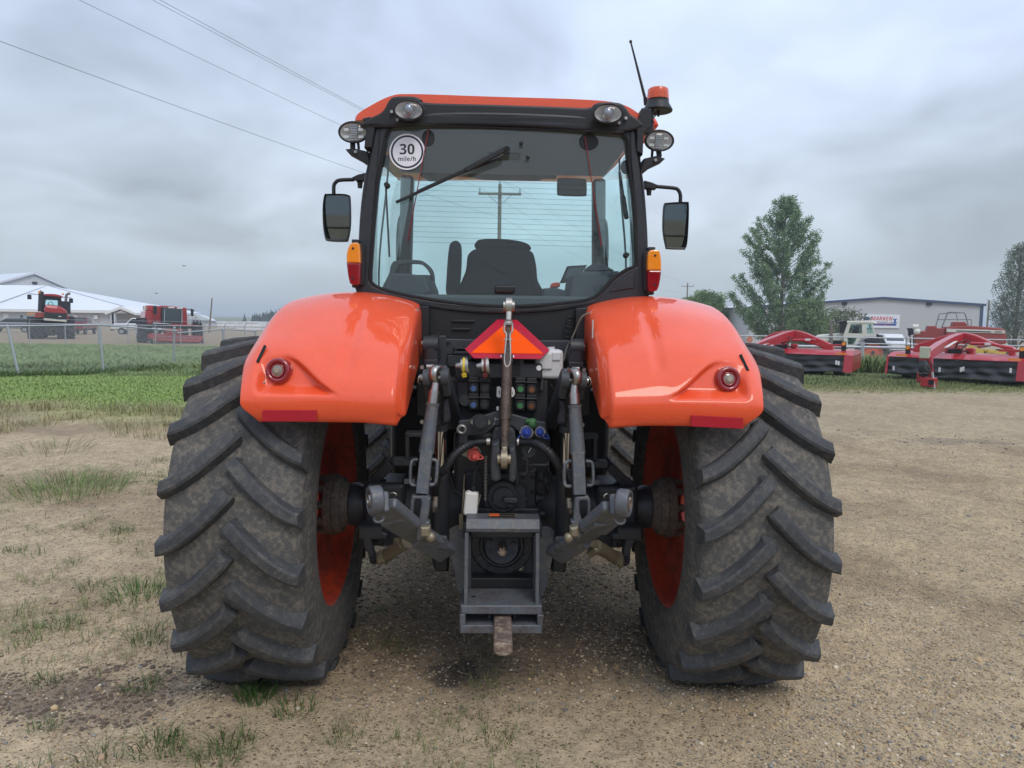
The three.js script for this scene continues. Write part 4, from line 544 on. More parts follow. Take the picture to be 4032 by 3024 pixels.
for (const s of [-1, 1]) {
  part('axle_housing', [new THREE.LatheGeometry([[0.2, 0.1], [0.19, 0.2], [0.13, 0.34], [0.115, 0.5], [0.1, 0.6], [0.1, 0.72], [0.112, 0.74], [0.112, 0.775]].map(([r, x]) => new THREE.Vector2(r, x)), 36).rotateZ(-s * Math.PI / 2).translate(0, 0.79, 0), bb([s * 0.48, 0.6, -0.14], [s * 0.7, 0.93, 0.13], 0.03)], M.frame, T);
  part('stabiliser_bracket', s < 0 ? [ext([[-0.7004, 0.7369], [-0.5758, 0.7379], [-0.5759, 0.7108], [-0.557, 0.6993], [-0.557, 0.6722], [-0.7007, 0.671]], 0.02, 0.24, 0.008), ext([[-0.6746, 0.6833], [-0.6372, 0.6836], [-0.6261, 0.626], [-0.6075, 0.5529], [-0.6225, 0.5451], [-0.6413, 0.5527], [-0.6524, 0.6027], [-0.6747, 0.6372]], 0.2, 0.24, 0.005), ext([[-0.5998, 0.6839], [-0.5586, 0.6842], [-0.5549, 0.6343], [-0.5662, 0.6265], [-0.5848, 0.6571], [-0.5999, 0.6262], [-0.6111, 0.6415]], 0.16, 0.2, 0.005), cyl([-0.6303, 0.5787, 0.26], [-0.5836, 0.563, 0.2], 0.016)] : [ext([[0.5727, 0.7397], [0.6952, 0.7407], [0.701, 0.6744], [0.5474, 0.681], [0.5468, 0.7044], [0.5734, 0.7124]], 0.02, 0.24, 0.008), ext([[0.6664, 0.6824], [0.645, 0.6357], [0.6395, 0.558], [0.617, 0.5462], [0.6015, 0.5578], [0.6038, 0.6122], [0.6171, 0.682]], 0.2, 0.24, 0.005), ext([[0.6019, 0.6819], [0.5602, 0.6815], [0.5541, 0.6273], [0.5692, 0.6274], [0.5873, 0.6624], [0.5994, 0.6354]], 0.16, 0.2, 0.005), cyl([0.6276, 0.5879, 0.26], [0.5813, 0.5598, 0.2], 0.016)], M.frame, T);
  part('stabiliser', s < 0 ? [cyl([-0.5669, 0.5983, 0.26], [-0.4407, 0.7088, 0.38], 0.03, 0.032, 18), cyl([-0.5744, 0.5944, 0.26], [-0.5617, 0.6038, 0.265], 0.036, 0.036, 18), ball([-0.5909, 0.5833, 0.25], 0.03, 0.7, 1.2, 1), bar([-0.4978, 0.7006, 0.33], [-0.455, 0.6865, 0.38], 0.03, 0.05, 0.01)] : [cyl([0.5668, 0.5991, 0.26], [0.4504, 0.6935, 0.38], 0.03, 0.032, 18), cyl([0.576, 0.5937, 0.26], [0.5636, 0.603, 0.265], 0.036, 0.036, 18), ball([0.5916, 0.5805, 0.25], 0.03, 0.7, 1.2, 1), bar([0.4286, 0.6475, 0.33], [0.4649, 0.6937, 0.38], 0.04, 0.06, 0.01), cyl([0.4643, 0.6837, 0.36], [0.4254, 0.7181, 0.4], 0.02)], M.brass, T);
  part('cross_beam', s < 0 ? [bar([-0.5444, 1.0377, 0.1], [-0.6531, 0.9274, 0.05], 0.05, 0.1, 0.004), bar([-0.6641, 0.9265, 0.1], [-0.5908, 0.9272, 0.1], 0.012, 0.12, 0.002), bar([-0.5444, 1.0377, 0.1], [-0.4286, 1.0388, 0.1], 0.03, 0.1, 0.004), bar([-0.4773, 1.1752, 0.05], [-0.477, 1.0167, 0.05], 0.02, 0.1, 0.004), bar([-0.489, 1.1711, 0.05], [-0.372, 1.1723, 0.05], 0.02, 0.1, 0.004)] : [bar([0.5341, 1.0367, 0.1], [0.6474, 0.9238, 0.05], 0.05, 0.1, 0.004), bar([0.5958, 0.9187, 0.1], [0.6742, 0.9154, 0.1], 0.012, 0.12, 0.002), bar([0.5341, 1.0367, 0.1], [0.4248, 1.0396, 0.1], 0.03, 0.1, 0.004), bar([0.475, 1.1696, 0.05], [0.4786, 1.0183, 0.05], 0.02, 0.1, 0.004), bar([0.3963, 1.1688, 0.05], [0.4908, 1.1698, 0.05], 0.02, 0.1, 0.004)], M.plate, T);
  // lower link with ball end
  const link = sub('lower_link'), f = [-s * -0.35, 0.35, 0.85];
  part('link_arm', s < 0 ? [bar([-0.2502, 0.664, 0.42], [-0.3624, 0.7951, 0.58], 0.105, 0.05, 0.012, f), bar([-0.3381, 0.7687, 0.55], [-0.4579, 0.9315, 0.79], 0.115, 0.04, 0.012, f), bar([-0.4056, 0.874, 0.7], [-0.4911, 1.0072, 0.86], 0.135, 0.05, 0.014, f)] : [bar([0.2515, 0.6604, 0.42], [0.3598, 0.7904, 0.58], 0.105, 0.05, 0.012, f), bar([0.3362, 0.7635, 0.55], [0.435, 0.9294, 0.79], 0.115, 0.04, 0.012, f), bar([0.3872, 0.8672, 0.7], [0.4695, 1.0062, 0.86], 0.135, 0.05, 0.014, f)], M.link, link);
  const e = s < 0 ? [-0.5039, 1.042, 0.92] : [0.4814, 1.0385, 0.92], ax = [s * 0.92, 0, 0.39], off = (k) => [e[0] + ax[0] * k, e[1], e[2] + ax[2] * k];
  const R1 = new THREE.LatheGeometry([[0.035, -0.026], [0.052, -0.026], [0.056, -0.018], [0.056, 0.018], [0.052, 0.026], [0.035, 0.026], [0.035, -0.026]].map(([r, y]) => new THREE.Vector2(r, y)), 32); R1.translate(0, 0, 0);
  const ringG = along(R1, [e[0] - ax[0] * 0.5, e[1], e[2] - ax[2] * 0.5], [e[0] + ax[0] * 0.5, e[1], e[2] + ax[2] * 0.5]);
  part('ball_socket', [ringG, bar(s < 0 ? [-0.4726, 1.0218, 0.88] : [0.4503, 1.0206, 0.88], [e[0] - s * 0.04, e[1] - 0.01, e[2] - 0.02], 0.085, 0.03, 0.01, f)], M.link, link);
  part('ball', along(new THREE.LatheGeometry([[0.013, -0.028], [0.024, -0.028], [0.036, 0], [0.024, 0.028], [0.013, 0.028], [0.013, -0.028]].map(([r, y]) => new THREE.Vector2(r, y)), 24), [e[0] - ax[0] * 0.5, e[1], e[2] - ax[2] * 0.5], [e[0] + ax[0] * 0.5, e[1], e[2] + ax[2] * 0.5]), s < 0 ? M.steel : M.rust, link);
  part('release_loop', tube(s < 0 ? [[-0.506, 0.9787, 0.93], [-0.5049, 0.9633, 0.93], [-0.4952, 0.956, 0.93], [-0.4802, 0.9574, 0.93], [-0.4727, 0.964, 0.92], [-0.4715, 0.9763, 0.92]] : [[0.485, 0.981, 0.93], [0.4842, 0.9655, 0.93], [0.4746, 0.958, 0.93], [0.4593, 0.9591, 0.93], [0.4516, 0.9656, 0.92], [0.4488, 0.978, 0.92]], 0.006, 30), M.link, link);
  part('link_pad', s < 0 ? [ext(rrect(-0.3009, 0.711, -0.2455, 0.7757, 0.012), 0.49, 0.515, 0.006), hex([-0.271, 0.7393, 0.51], 0.016, 0.02)] : [ext(rrect(0.2445, 0.7044, 0.2887, 0.7764, 0.012), 0.49, 0.515, 0.006), hex([0.2571, 0.7399, 0.51], 0.016, 0.02)], M.cast, link);
  part('lynch_pin', tube(s < 0 ? [[-0.4541, 1.0534, 0.86], [-0.4404, 1.059, 0.87], [-0.4263, 1.0529, 0.87], [-0.4313, 1.0441, 0.86]] : [[0.4276, 1.0583, 0.86], [0.4186, 1.0619, 0.87], [0.4089, 1.0524, 0.87], [0.4155, 1.0456, 0.86]], 0.003), M.zinc, link);
  // lift rod: silver eye, tube, square sleeve with two handles, slotted yoke, knuckle
  const rod = sub('lift_rod'), zt = 0.6, E0 = s < 0 ? [-0.2889, 1.517, 0.6] : [0.3065, 1.5127, 0.6];
  const eye = new THREE.LatheGeometry([[0.022, -0.014], [0.04, -0.014], [0.043, 0], [0.04, 0.014], [0.022, 0.014], [0.022, -0.014]].map(([r, y]) => new THREE.Vector2(r, y)), 28).scale(1, 1.25, 1);
  part('rod_eye', [along(eye, [E0[0] - 0.45, E0[1], E0[2] - 0.22 * -s], [E0[0] + 0.45, E0[1], E0[2] + 0.22 * -s]), cyl(s < 0 ? [-0.2926, 1.4898, 0.61] : [0.3083, 1.4855, 0.61], s < 0 ? [-0.2975, 1.4466, 0.62] : [0.3054, 1.4421, 0.62], 0.016, 0.019, 16), cyl(s < 0 ? [-0.2975, 1.4489, 0.62] : [0.3054, 1.4445, 0.62], s < 0 ? [-0.3038, 1.3942, 0.63] : [0.3081, 1.3966, 0.63], 0.0235, 0.0235, 18)], M.steel, rod);
  part('rod_tube', [cyl(s < 0 ? [-0.3033, 1.3942, 0.63] : [0.3091, 1.3943, 0.63], s < 0 ? [-0.3278, 1.1846, 0.66] : [0.3234, 1.1867, 0.66], 0.0255, 0.034, 20), cyl(s < 0 ? [-0.3029, 1.3965, 0.63] : [0.3091, 1.3957, 0.63], s < 0 ? [-0.3047, 1.3839, 0.63] : [0.3098, 1.3836, 0.63], 0.029, 0.029, 20)], M.link, rod);
  part('rod_sleeve', [bar(s < 0 ? [-0.3252, 1.195, 0.66] : [0.3232, 1.195, 0.66], s < 0 ? [-0.3412, 1.0131, 0.69] : [0.3304, 1.0146, 0.69], 0.0531, 0.06, 0.006)], M.link, rod);
  part('rod_handle', s < 0 ? [tube([[-0.3631, 1.1547, 0.66], [-0.3847, 1.1511, 0.66], [-0.392, 1.1331, 0.67], [-0.3945, 1.0666, 0.67], [-0.3868, 1.0489, 0.68], [-0.3672, 1.0458, 0.68]], 0.007, 30), tube([[-0.3049, 1.1591, 0.68], [-0.2867, 1.156, 0.68], [-0.2794, 1.1395, 0.68], [-0.2828, 1.0753, 0.69], [-0.2919, 1.0554, 0.69], [-0.3118, 1.0541, 0.7]], 0.008, 30)] : [tube([[0.2963, 1.1547, 0.66], [0.2779, 1.1512, 0.66], [0.2668, 1.133, 0.67], [0.2667, 1.0729, 0.67], [0.2728, 1.0518, 0.68], [0.2965, 1.0487, 0.68]], 0.008, 30), tube([[0.3566, 1.1592, 0.68], [0.3784, 1.1561, 0.68], [0.3868, 1.1362, 0.68], [0.3881, 1.0784, 0.69], [0.3827, 1.0584, 0.69], [0.3598, 1.0572, 0.7]], 0.007, 30)], M.link, rod);
  const yk = s < 0 ? [[[-0.3829, 1.0081], [-0.3191, 1.012], [-0.3059, 0.9955], [-0.3135, 0.9254], [-0.3186, 0.8986], [-0.3088, 0.8954], [-0.3074, 0.872], [-0.3185, 0.8652], [-0.3216, 0.8249], [-0.3576, 0.8112], [-0.3629, 0.8313], [-0.3565, 0.8983], [-0.3513, 0.9117], [-0.3482, 0.9385], [-0.3418, 0.9785], [-0.3483, 0.9951], [-0.3679, 0.9949], [-0.3744, 0.9815], [-0.3775, 0.9382], [-0.3808, 0.9248], [-0.3919, 0.9314], [-0.3874, 0.9914]]] : [[[0.316, 1.0111], [0.3653, 1.0149], [0.3755, 0.9983], [0.3772, 0.928], [0.3673, 0.9279], [0.364, 0.9848], [0.3592, 0.9948], [0.3329, 0.9946], [0.3285, 0.9845], [0.3307, 0.9444], [0.3413, 0.9109], [0.3449, 0.837], [0.3266, 0.8267], [0.3034, 0.8299], [0.2991, 0.877], [0.2953, 0.9038], [0.3051, 0.9073], [0.3076, 0.9442], [0.3098, 0.9977]]];
  part('rod_yoke', [ext(yk[0], 0.665, 0.715, 0.005)], M.link, rod);
  part('rod_knuckle', s < 0 ? [ext([[-0.3428, 0.8826], [-0.3023, 0.8849], [-0.3008, 0.8401], [-0.3459, 0.8397]], 0.7, 0.75, 0.008), ball([-0.3004, 0.8357, 0.73], 0.021, 1, 1.05, 1)] : [ext([[0.2875, 0.8858], [0.3231, 0.8914], [0.3286, 0.8451], [0.2916, 0.8435]], 0.7, 0.75, 0.008), ball([0.2842, 0.8384, 0.73], 0.021, 1, 1.05, 1)], M.brass, rod);
  // hydraulic ram
  const ram = sub('lift_ram');
  const a = s < 0 ? [-0.2836, 1.2529, 0.4] : [0.2974, 1.2521, 0.4], b = s < 0 ? [-0.2868, 1.0546, 0.38] : [0.2989, 1.0604, 0.38], c = s < 0 ? [-0.2938, 0.5161, 0.25] : [0.3014, 0.5164, 0.25];
  part('ram_rod', cyl(a, b, 0.0267, 0.0267, 28), M.chrome, ram);
  part('ram_barrel', [cyl([b[0], b[1] - 0.0, b[2]], [lerp(b[0], c[0], 0.75), lerp(b[1], c[1], 0.72), lerp(b[2], c[2], 0.7)], 0.0427, 0.0427, 28), cyl([b[0], b[1] + 0.01, b[2]], [b[0], b[1] - 0.04, b[2]], 0.0446, 0.0446, 28), cyl([a[0], a[1] - 0.012, a[2]], [a[0], a[1] + 0.018, a[2]], 0.0324, 0.0324, 24)], M.frame, ram);
  part('ram_foot', [ext(s < 0 ? [[-0.3483, 0.6077], [-0.2569, 0.5927], [-0.2601, 0.4988], [-0.3249, 0.4984], [-0.3404, 0.5531]] : [[0.2584, 0.5888], [0.3463, 0.5973], [0.3318, 0.558], [0.3253, 0.499], [0.2561, 0.5024]], 0.1, 0.2, 0.01)], M.black, ram);
  part('hose_fitting', s < 0 ? [cyl([-0.3057, 0.9558, 0.44], [-0.3055, 0.9198, 0.44], 0.012), cyl([-0.3076, 0.9198, 0.44], [-0.3075, 0.8961, 0.44], 0.0155, 0.0155, 6), cyl([-0.3082, 0.8961, 0.44], [-0.3112, 0.8677, 0.42], 0.014, 0.012, 6)] : [cyl([0.3104, 0.9542, 0.44], [0.3111, 0.9218, 0.44], 0.012), cyl([0.3132, 0.9218, 0.44], [0.3152, 0.8965, 0.44], 0.0155, 0.0155, 6), cyl([0.3152, 0.8965, 0.44], [0.3206, 0.8674, 0.42], 0.014, 0.012, 6)], M.zinc, ram);
  // lift arm on the rockshaft with its clevis
  const arm = sub('lift_arm');
  part('arm_beam', s < 0 ? [bar([-0.2718, 1.5182, 0.55], [-0.2231, 1.2613, 0.2], 0.06, 0.1, 0.015), ext([[-0.2749, 1.3989], [-0.2485, 1.3993], [-0.2384, 1.3268], [-0.2359, 1.3074], [-0.2478, 1.2903], [-0.2718, 1.2876], [-0.2745, 1.3264]], 0.44, 0.5, 0.01), bar([-0.2952, 1.3306, 0.42], [-0.2949, 1.266, 0.42], 0.035, 0.05, 0.01)] : [bar([0.2809, 1.5108, 0.55], [0.2396, 1.2665, 0.2], 0.06, 0.1, 0.015), ext([[0.254, 1.4003], [0.283, 1.4007], [0.2887, 1.3571], [0.2898, 1.3036], [0.2756, 1.2864], [0.2489, 1.2934], [0.2484, 1.3177], [0.2575, 1.347]], 0.44, 0.5, 0.01), bar([0.3043, 1.3275, 0.42], [0.3056, 1.2652, 0.42], 0.035, 0.05, 0.01)], M.frame, arm);
  for (const k of s < 0 ? [[[-0.3324, 1.4986, 0.58], 25], [[-0.2555, 1.5042, 0.58], 25]] : [[[0.2689, 1.4989, 0.58], 25], [[0.3442, 1.4951, 0.58], 25]]) part('clevis_cheek', [cyl([k[0][0] - 0.017, k[0][1], k[0][2]], [k[0][0] + 0.017, k[0][1], k[0][2]], 0.04, 0.04, 24), bar([k[0][0], k[0][1], k[0][2]], [k[0][0] + (s < 0 ? 0.006 : -0.006), k[0][1] - 0.07, k[0][2] - 0.05], 0.034, 0.07, 0.008)], M.cast, arm);
  part('clevis_pin', s < 0 ? [cyl([-0.365, 1.5005, 0.58], [-0.2392, 1.5044, 0.58], 0.014), torus([-0.356, 1.4952, 0.6], 0.02, 0.003, [0.2, 0.9, 0])] : [cyl([0.2548, 1.4987, 0.58], [0.3724, 1.4955, 0.58], 0.014), torus([0.3653, 1.4947, 0.6], 0.022, 0.003, [0.2, -0.9, 0])], M.steel, arm);
  // cab mount
  const mt = sub('cab_mount');
  part('mount_drum', s < 0 ? [box([-0.3478, 1.5881, 0.2], [0.085, 0.11, 0.09], 0.03), cyl([-0.3843, 1.6267, 0.2], [-0.3142, 1.6276, 0.2], 0.047), bar([-0.3794, 1.5472, 0.22], [-0.3122, 1.548, 0.22], 0.03, 0.06, 0.006)] : [box([0.3542, 1.5842, 0.2], [0.085, 0.11, 0.09], 0.03), cyl([0.3245, 1.6256, 0.2], [0.389, 1.6238, 0.2], 0.047), bar([0.3164, 1.5456, 0.22], [0.3895, 1.5439, 0.22], 0.03, 0.06, 0.006)], M.frame, mt);
  part('mount_bush', s < 0 ? [cyl([-0.3671, 1.5252, 0.24], [-0.33, 1.5257, 0.24], 0.0165)] : [cyl([0.3331, 1.5227, 0.24], [0.3679, 1.5231, 0.24], 0.0165)], M.steel, mt);
  for (const k of s < 0 ? [[-0.3877, 1.525, 0.24], [-0.3115, 1.5259, 0.24], [-0.3858, 1.2622, 0.25], [-0.388, 1.6422, 0.2], [-0.4239, 1.7975, 0.15], [-0.4234, 1.6233, 0.15]] : [[0.3139, 1.5224, 0.24], [0.3902, 1.5224, 0.24], [0.3872, 1.2567, 0.25], [0.3871, 1.6369, 0.2], [0.4277, 1.6208, 0.15], [0.4248, 1.7938, 0.15]]) part('mount_bolt', [hex(k, 0.011, 0.02)], M.zinc, mt);
}
part('small_bracket', [box([-0.4419, 0.9793, 0.3], [0.05, 0.025, 0.004]), box([0.4467, 0.984, 0.3], [0.05, 0.025, 0.004])], M.link, T);
// panels below the window
part('rear_wall', [ext([...[[-0.4396, 1.8257], [-0.38, 1.8158], [-0.1659, 1.7999], [0.0243, 1.7945], [0.2147, 1.808], [0.3778, 1.832], [0.4427, 1.8545]], ...[[0.4562, 1.2733], [0.2253, 1.2151], [-0.2156, 1.2102], [-0.4408, 1.2631]]], -0.06, 0.03, 0.006), bar([-0.4068, 1.8202, 0.06], [-0.4062, 1.6538, 0.06], 0.07, 0.05, 0.006), bar([0.3964, 1.821, 0.06], [0.4002, 1.6483, 0.06], 0.07, 0.05, 0.006)], M.black, T);
part('wall_plate', [ext([[-0.3632, 1.6739], [-0.2868, 1.6733], [-0.2845, 1.6583], [-0.0015, 1.6546], [0.3696, 1.6585], [0.3753, 1.6435], [0.3554, 1.5679], [0.2153, 1.5553], [-0.0001, 1.5444], [-0.0756, 1.5623], [-0.2771, 1.5759], [-0.2836, 1.5139], [-0.3626, 1.521]], 0.04, 0.075, 0.006), ext(rrect(-0.2471, 1.5928, -0.1403, 1.6145, 0.02), 0.075, 0.088, 0.006), ext([[-0.2797, 1.5758], [-0.151, 1.5775], [-0.1504, 1.5183], [-0.2794, 1.5166]], 0.06, 0.082, 0.004)], M.plate, T);
for (const c of [[-0.2744, 1.6426, 0.08], [-0.2758, 1.5322, 0.08], [-0.0623, 1.5647, 0.08], [-0.3282, 1.6795, 0.08]]) part('plate_rivet', [cyl(c, [c[0], c[1], c[2] + 0.01], 0.009, 0.006, 10)], M.frame, T);
for (let k = 0; k < 4; k++) { const c = [[0.3391, 1.7599, 0.05], [0.3352, 1.7393, 0.05], [0.3292, 1.7132, 0.05], [0.3253, 1.6915, 0.05]][k]; part('wall_ring', torus(c, 0.018, 0.003, [0, 0, 0], 6.283, 18), M.black, T); }
part('wall_rib', [bar([-0.2625, 1.7472, 0.04], [-0.1434, 1.7477, 0.04], 0.012, 0.012, 0.004), bar([-0.2623, 1.7066, 0.04], [-0.1647, 1.7069, 0.04], 0.012, 0.012, 0.004)], M.black, T);
part('vent_cable', tube([[0.4149, 1.7933, 0.2], [0.3916, 1.7852, 0.2], [0.3713, 1.7615, 0.2], [0.3436, 1.688, 0.18], [0.3133, 1.6247, 0.18], [0.297, 1.5625, 0.2]], 0.0045), std([0.16, 0.15, 0.12], 0.7), T);
{ // slow vehicle emblem, tipped back
  const e = sub('slow_vehicle_emblem'); const o = [0.0195, 1.6379, 0.22]; e.position.set(...o); e.rotation.x = -0.98;
  const tri = (w, h, c) => { const p = [[-w / 2 + c * 0.5, -h / 3], [w / 2 - c * 0.5, -h / 3], [w / 2, -h / 3 + c * 0.8], [c * 0.55, h * 0.667], [-c * 0.55, h * 0.667], [-w / 2, -h / 3 + c * 0.8]]; return p; };
  const out = [[-0.158, -0.112], [0.155, -0.112], [0.203, -0.04], [0.05, 0.215], [-0.05, 0.215], [-0.203, -0.04]];
  const inn = [[-0.172, -0.073], [0.172, -0.073], [0.001, 0.19]];
  part('red_border', ext(out, -0.002, 0.0, 0), std([1, 1, 1], 0.35, 0, { map: dataTex(128, (u, v) => { const d = (Math.abs(((u * 8 + v * 8) % 1) - 0.5) < 0.06 || Math.abs(((u * 8 - v * 8 + 8) % 1) - 0.5) < 0.06 ? 0.72 : 1) * (0.9 + 0.2 * vnoise(u * 40, v * 40, 3, 40)); return [enc(0.5 * d), enc(0.014 * d), enc(0.04 * d)]; }, true, 0.1) }), e);
  part('orange_triangle', ext(inn, 0.0005, 0.002, 0), M.smvOrange, e);
  part('emblem_label', ext([[-0.032, -0.105], [0.032, -0.105], [0.032, -0.088], [-0.032, -0.088]], 0.0005, 0.002, 0), M.white, e);
  part('emblem_post', [bb([-0.03, -0.1, -0.05], [0.03, 0.1, -0.003], 0.004)], M.frame, e);
}
{ // top link parked upright
  const t = sub('top_link');
  const A = [0.0241, 1.8222, 0.3], B = [0.008, 1.1295, 0.5];
  const d = V(B).sub(V(A)), at = (k) => V(A).addScaledVector(d, k).toArray();
  part('upper_eye', [cyl([A[0] - 0.014, A[1], A[2]], [A[0] + 0.014, A[1], A[2]], 0.042, 0.042, 28), cyl([A[0] - 0.026, A[1], A[2]], [A[0] + 0.026, A[1], A[2]], 0.024, 0.024, 20), bar(at(0.02), at(0.11), 0.027, 0.05, 0.008), cyl(at(0.1), at(0.125), 0.02, 0.02, 16)], M.zinc, t);
  part('thread', [cyl(at(0.11), at(0.36), 0.0125, 0.0125, 14), cyl(at(0.86), at(0.95), 0.016, 0.016, 14)], M.rustDark, t);
  part('link_tube', [cyl(at(0.34), at(0.62), 0.023, 0.025, 20), cyl(at(0.325), at(0.37), 0.026, 0.026, 20), cyl(at(0.62), at(0.75), 0.0265, 0.0255, 20), cyl(at(0.75), at(0.885), 0.021, 0.018, 18)], M.greasy, t);
  const L = (k, x) => { const p = at(k); return [p[0] + x, p[1], p[2] + 0.02]; };
  part('lock_handle', tube([L(0.125, -0.018), L(0.17, -0.019), L(0.195, -0.008), L(0.3, -0.012), L(0.38, -0.012), L(0.405, 0), L(0.38, 0.013), L(0.3, 0.013), L(0.195, 0.009), L(0.17, 0.019), L(0.125, 0.018)], 0.0045, 60), M.zinc, t);
  part('lock_clip', [bar(L(0.225, -0.022), L(0.225, 0.022), 0.006, 0.006, 0.002), bar(L(0.12, -0.022), L(0.12, 0.022), 0.012, 0.008, 0.002)], M.zinc, t);
  part('lower_eye', [bar(at(0.92), [B[0], B[1] - 0.025, B[2]], 0.028, 0.045, 0.008), cyl([B[0] - 0.014, B[1], B[2]], [B[0] + 0.014, B[1], B[2]], 0.043, 0.043, 26), cyl([B[0] - 0.03, B[1], B[2]], [B[0] + 0.03, B[1], B[2]], 0.022, 0.022, 18)], std([0.42, 0.36, 0.26], 0.45, 0.6, { map: grime }), t);
}
part('link_bracket', [ext([[-0.052, 1.1401], [-0.0479, 1.2207], [-0.0384, 1.2559], [-0.0236, 1.2636], [0.041, 1.2628], [0.0587, 1.2419], [0.0659, 1.1917], [0.0706, 1.111], [0.0332, 1.1106], [0.0299, 1.1661], [-0.0124, 1.1657], [-0.0167, 1.1101], [-0.0517, 1.1098]], 0.2, 0.4, 0.012, [], 2), ext([[-0.0481, 1.1971], [-0.014, 1.2113], [-0.0076, 1.1419], [-0.0093, 1.107], [-0.0049, 1.0372], [-0.0254, 1.023], [-0.0497, 1.0333], [-0.0538, 1.0926]], 0.3, 0.5, 0.012, [], 2), ext([[0.0297, 1.1805], [0.0585, 1.1843], [0.0664, 1.1078], [0.0654, 1.0379], [0.0505, 1.0202], [0.0317, 1.0306], [0.0286, 1.1074]], 0.3, 0.5, 0.012, [], 2)], M.cast, T);
part('latch_hook', [ext(shp([[-0.0283, 1.4393], [-0.0182, 1.4434], [-0.008, 1.4344], [-0.0075, 1.3938], [-0.0201, 1.3886], [-0.0293, 1.3961]], [[[-0.023, 1.4241], [-0.0166, 1.4318], [-0.0114, 1.4217], [-0.0112, 1.4039], [-0.0202, 1.4013]]]), 0.3, 0.33, 0.003), ext(shp([[0.0389, 1.4375], [0.0475, 1.4402], [0.0563, 1.4225], [0.058, 1.4098], [0.0506, 1.3945], [0.0396, 1.3918]], [[[0.0421, 1.4274], [0.0493, 1.4199], [0.0505, 1.4072], [0.0424, 1.4036]]]), 0.3, 0.33, 0.003)], M.offwhite, T);
// coupler plate with two quick couplers and dust caps
part('coupler_plate', [ext([[-0.2301, 1.55], [-0.1547, 1.5535], [-0.0169, 1.5527], [-0.0071, 1.5835], [-0.002, 1.5887], [0.0951, 1.5823], [0.1032, 1.5517], [0.1825, 1.5512], [0.1878, 1.54], [0.1888, 1.4835], [0.1812, 1.4783], [-0.2254, 1.4754], [-0.2296, 1.4809]], 0.255, 0.28, 0.006)], M.frame, T);
part('plate_disc', [cyl([0.1712, 1.5304, 0.278], [0.1709, 1.5307, 0.283], 0.0125, 0.0125, 20)], M.white, T);
part('plate_tag', [ext([[0.0414, 1.5792], [0.0807, 1.5771], [0.0835, 1.4927], [0.0426, 1.4922]], 0.278, 0.283, 0.001)], M.blackMatt, T);
for (const [q, ring, nm] of [[[[-0.2236, 1.5353, 0.32], [-0.1974, 1.5356, 0.32], [-0.1642, 1.538, 0.32]], M.yellow, 'yellow'], [[[-0.1253, 1.5365, 0.32], [-0.0996, 1.5368, 0.32], [-0.0663, 1.5393, 0.32]], std([0.16, 0.025, 0.025], 0.5), 'dark red']]) {
  const c = sub('quick_coupler', [0, 0, 0], T, 'silver quick coupler with ' + nm + ' ring');
  part('coupler_body', [cyl(q[0], q[1], 0.012, 0.022, 16), cyl(q[1], q[2], 0.038, 0.038, 22), cyl([lerp(q[1][0], q[2][0], 0.6), q[1][1], q[1][2]], q[2], 0.044, 0.044, 22)], M.zinc, c);
  part('ring', [cyl([lerp(q[1][0], q[2][0], 0.25), q[1][1], q[1][2] + 0.004], [lerp(q[1][0], q[2][0], 0.55), q[1][1], q[1][2] + 0.004], 0.043, 0.043, 22), bar([lerp(q[1][0], q[2][0], 0.4), q[1][1] - 0.03, q[1][2] + 0.036], [lerp(q[1][0], q[2][0], 0.55), q[1][1] - 0.05, q[1][2] + 0.03], 0.022, 0.008, 0.003)], ring, c);
}
// remote valves, eight couplers with coloured centres
part('valve_block', [bb([-0.27, 1.22, 0.1], [-0.1, 1.47, 0.24], 0.01), bb([0.04, 1.22, 0.1], [0.22, 1.47, 0.24], 0.01), box([-0.1832, 1.4031, 0.24], [0.07, 0.11, 0.06], 0.008), cyl([-0.1838, 1.3644, 0.22], [-0.1807, 1.3721, 0.29], 0.03, 0.027, 20), box([0.1661, 1.4085, 0.2], [0.035, 0.13, 0.05], 0.005)], M.dark, T);
for (const [p, col] of [[[-0.1388, 1.4299, 0.26], [0.06, 0.12, 0.3]], [[-0.0864, 1.4305, 0.26], [0.03, 0.03, 0.035]], [[-0.1391, 1.3512, 0.26], [0.06, 0.12, 0.3]], [[-0.0855, 1.3518, 0.26], [0.03, 0.03, 0.035]], [[0.0842, 1.429, 0.26], [0.05, 0.24, 0.08]], [[0.1373, 1.427, 0.26], [0.2, 0.075, 0.03]], [[0.0838, 1.3501, 0.26], [0.05, 0.22, 0.07]], [[0.1381, 1.3487, 0.26], [0.16, 0.055, 0.02]]]) {
  const v = sub('remote_valve', p);
  part('valve_body', [box([0, 0, -0.01], [0.052, 0.062, 0.07], 0.008), ext(circ(0, 0, 0.026, 0.026, 8, 0.39), 0.02, 0.036, 0.003), box([0, 0.045, 0.01], [0.05, 0.02, 0.05], 0.005), cyl([-0.025, 0.034, 0.03], [0.025, 0.034, 0.03], 0.006)], M.black, v);
  part('cap', [cyl([0, 0, 0.034], [0, 0, 0.04], 0.0135, 0.0135, 18)], std(col, 0.45), v);
}
part('fluid_bottle', [box([0.223, 1.5458, 0.2], [0.1367, 0.1435, 0.1], 0.02), box([0.2046, 1.5616, 0.252], [0.0626, 0.0782, 0.016], 0.006), box([0.2559, 1.5854, 0.25], [0.0417, 0.0417, 0.016], 0.006), cyl([0.2333, 1.6113, 0.2], [0.2329, 1.6286, 0.2], 0.02, 0.018, 16)], M.milky, T, 'milky white plastic fluid bottle');
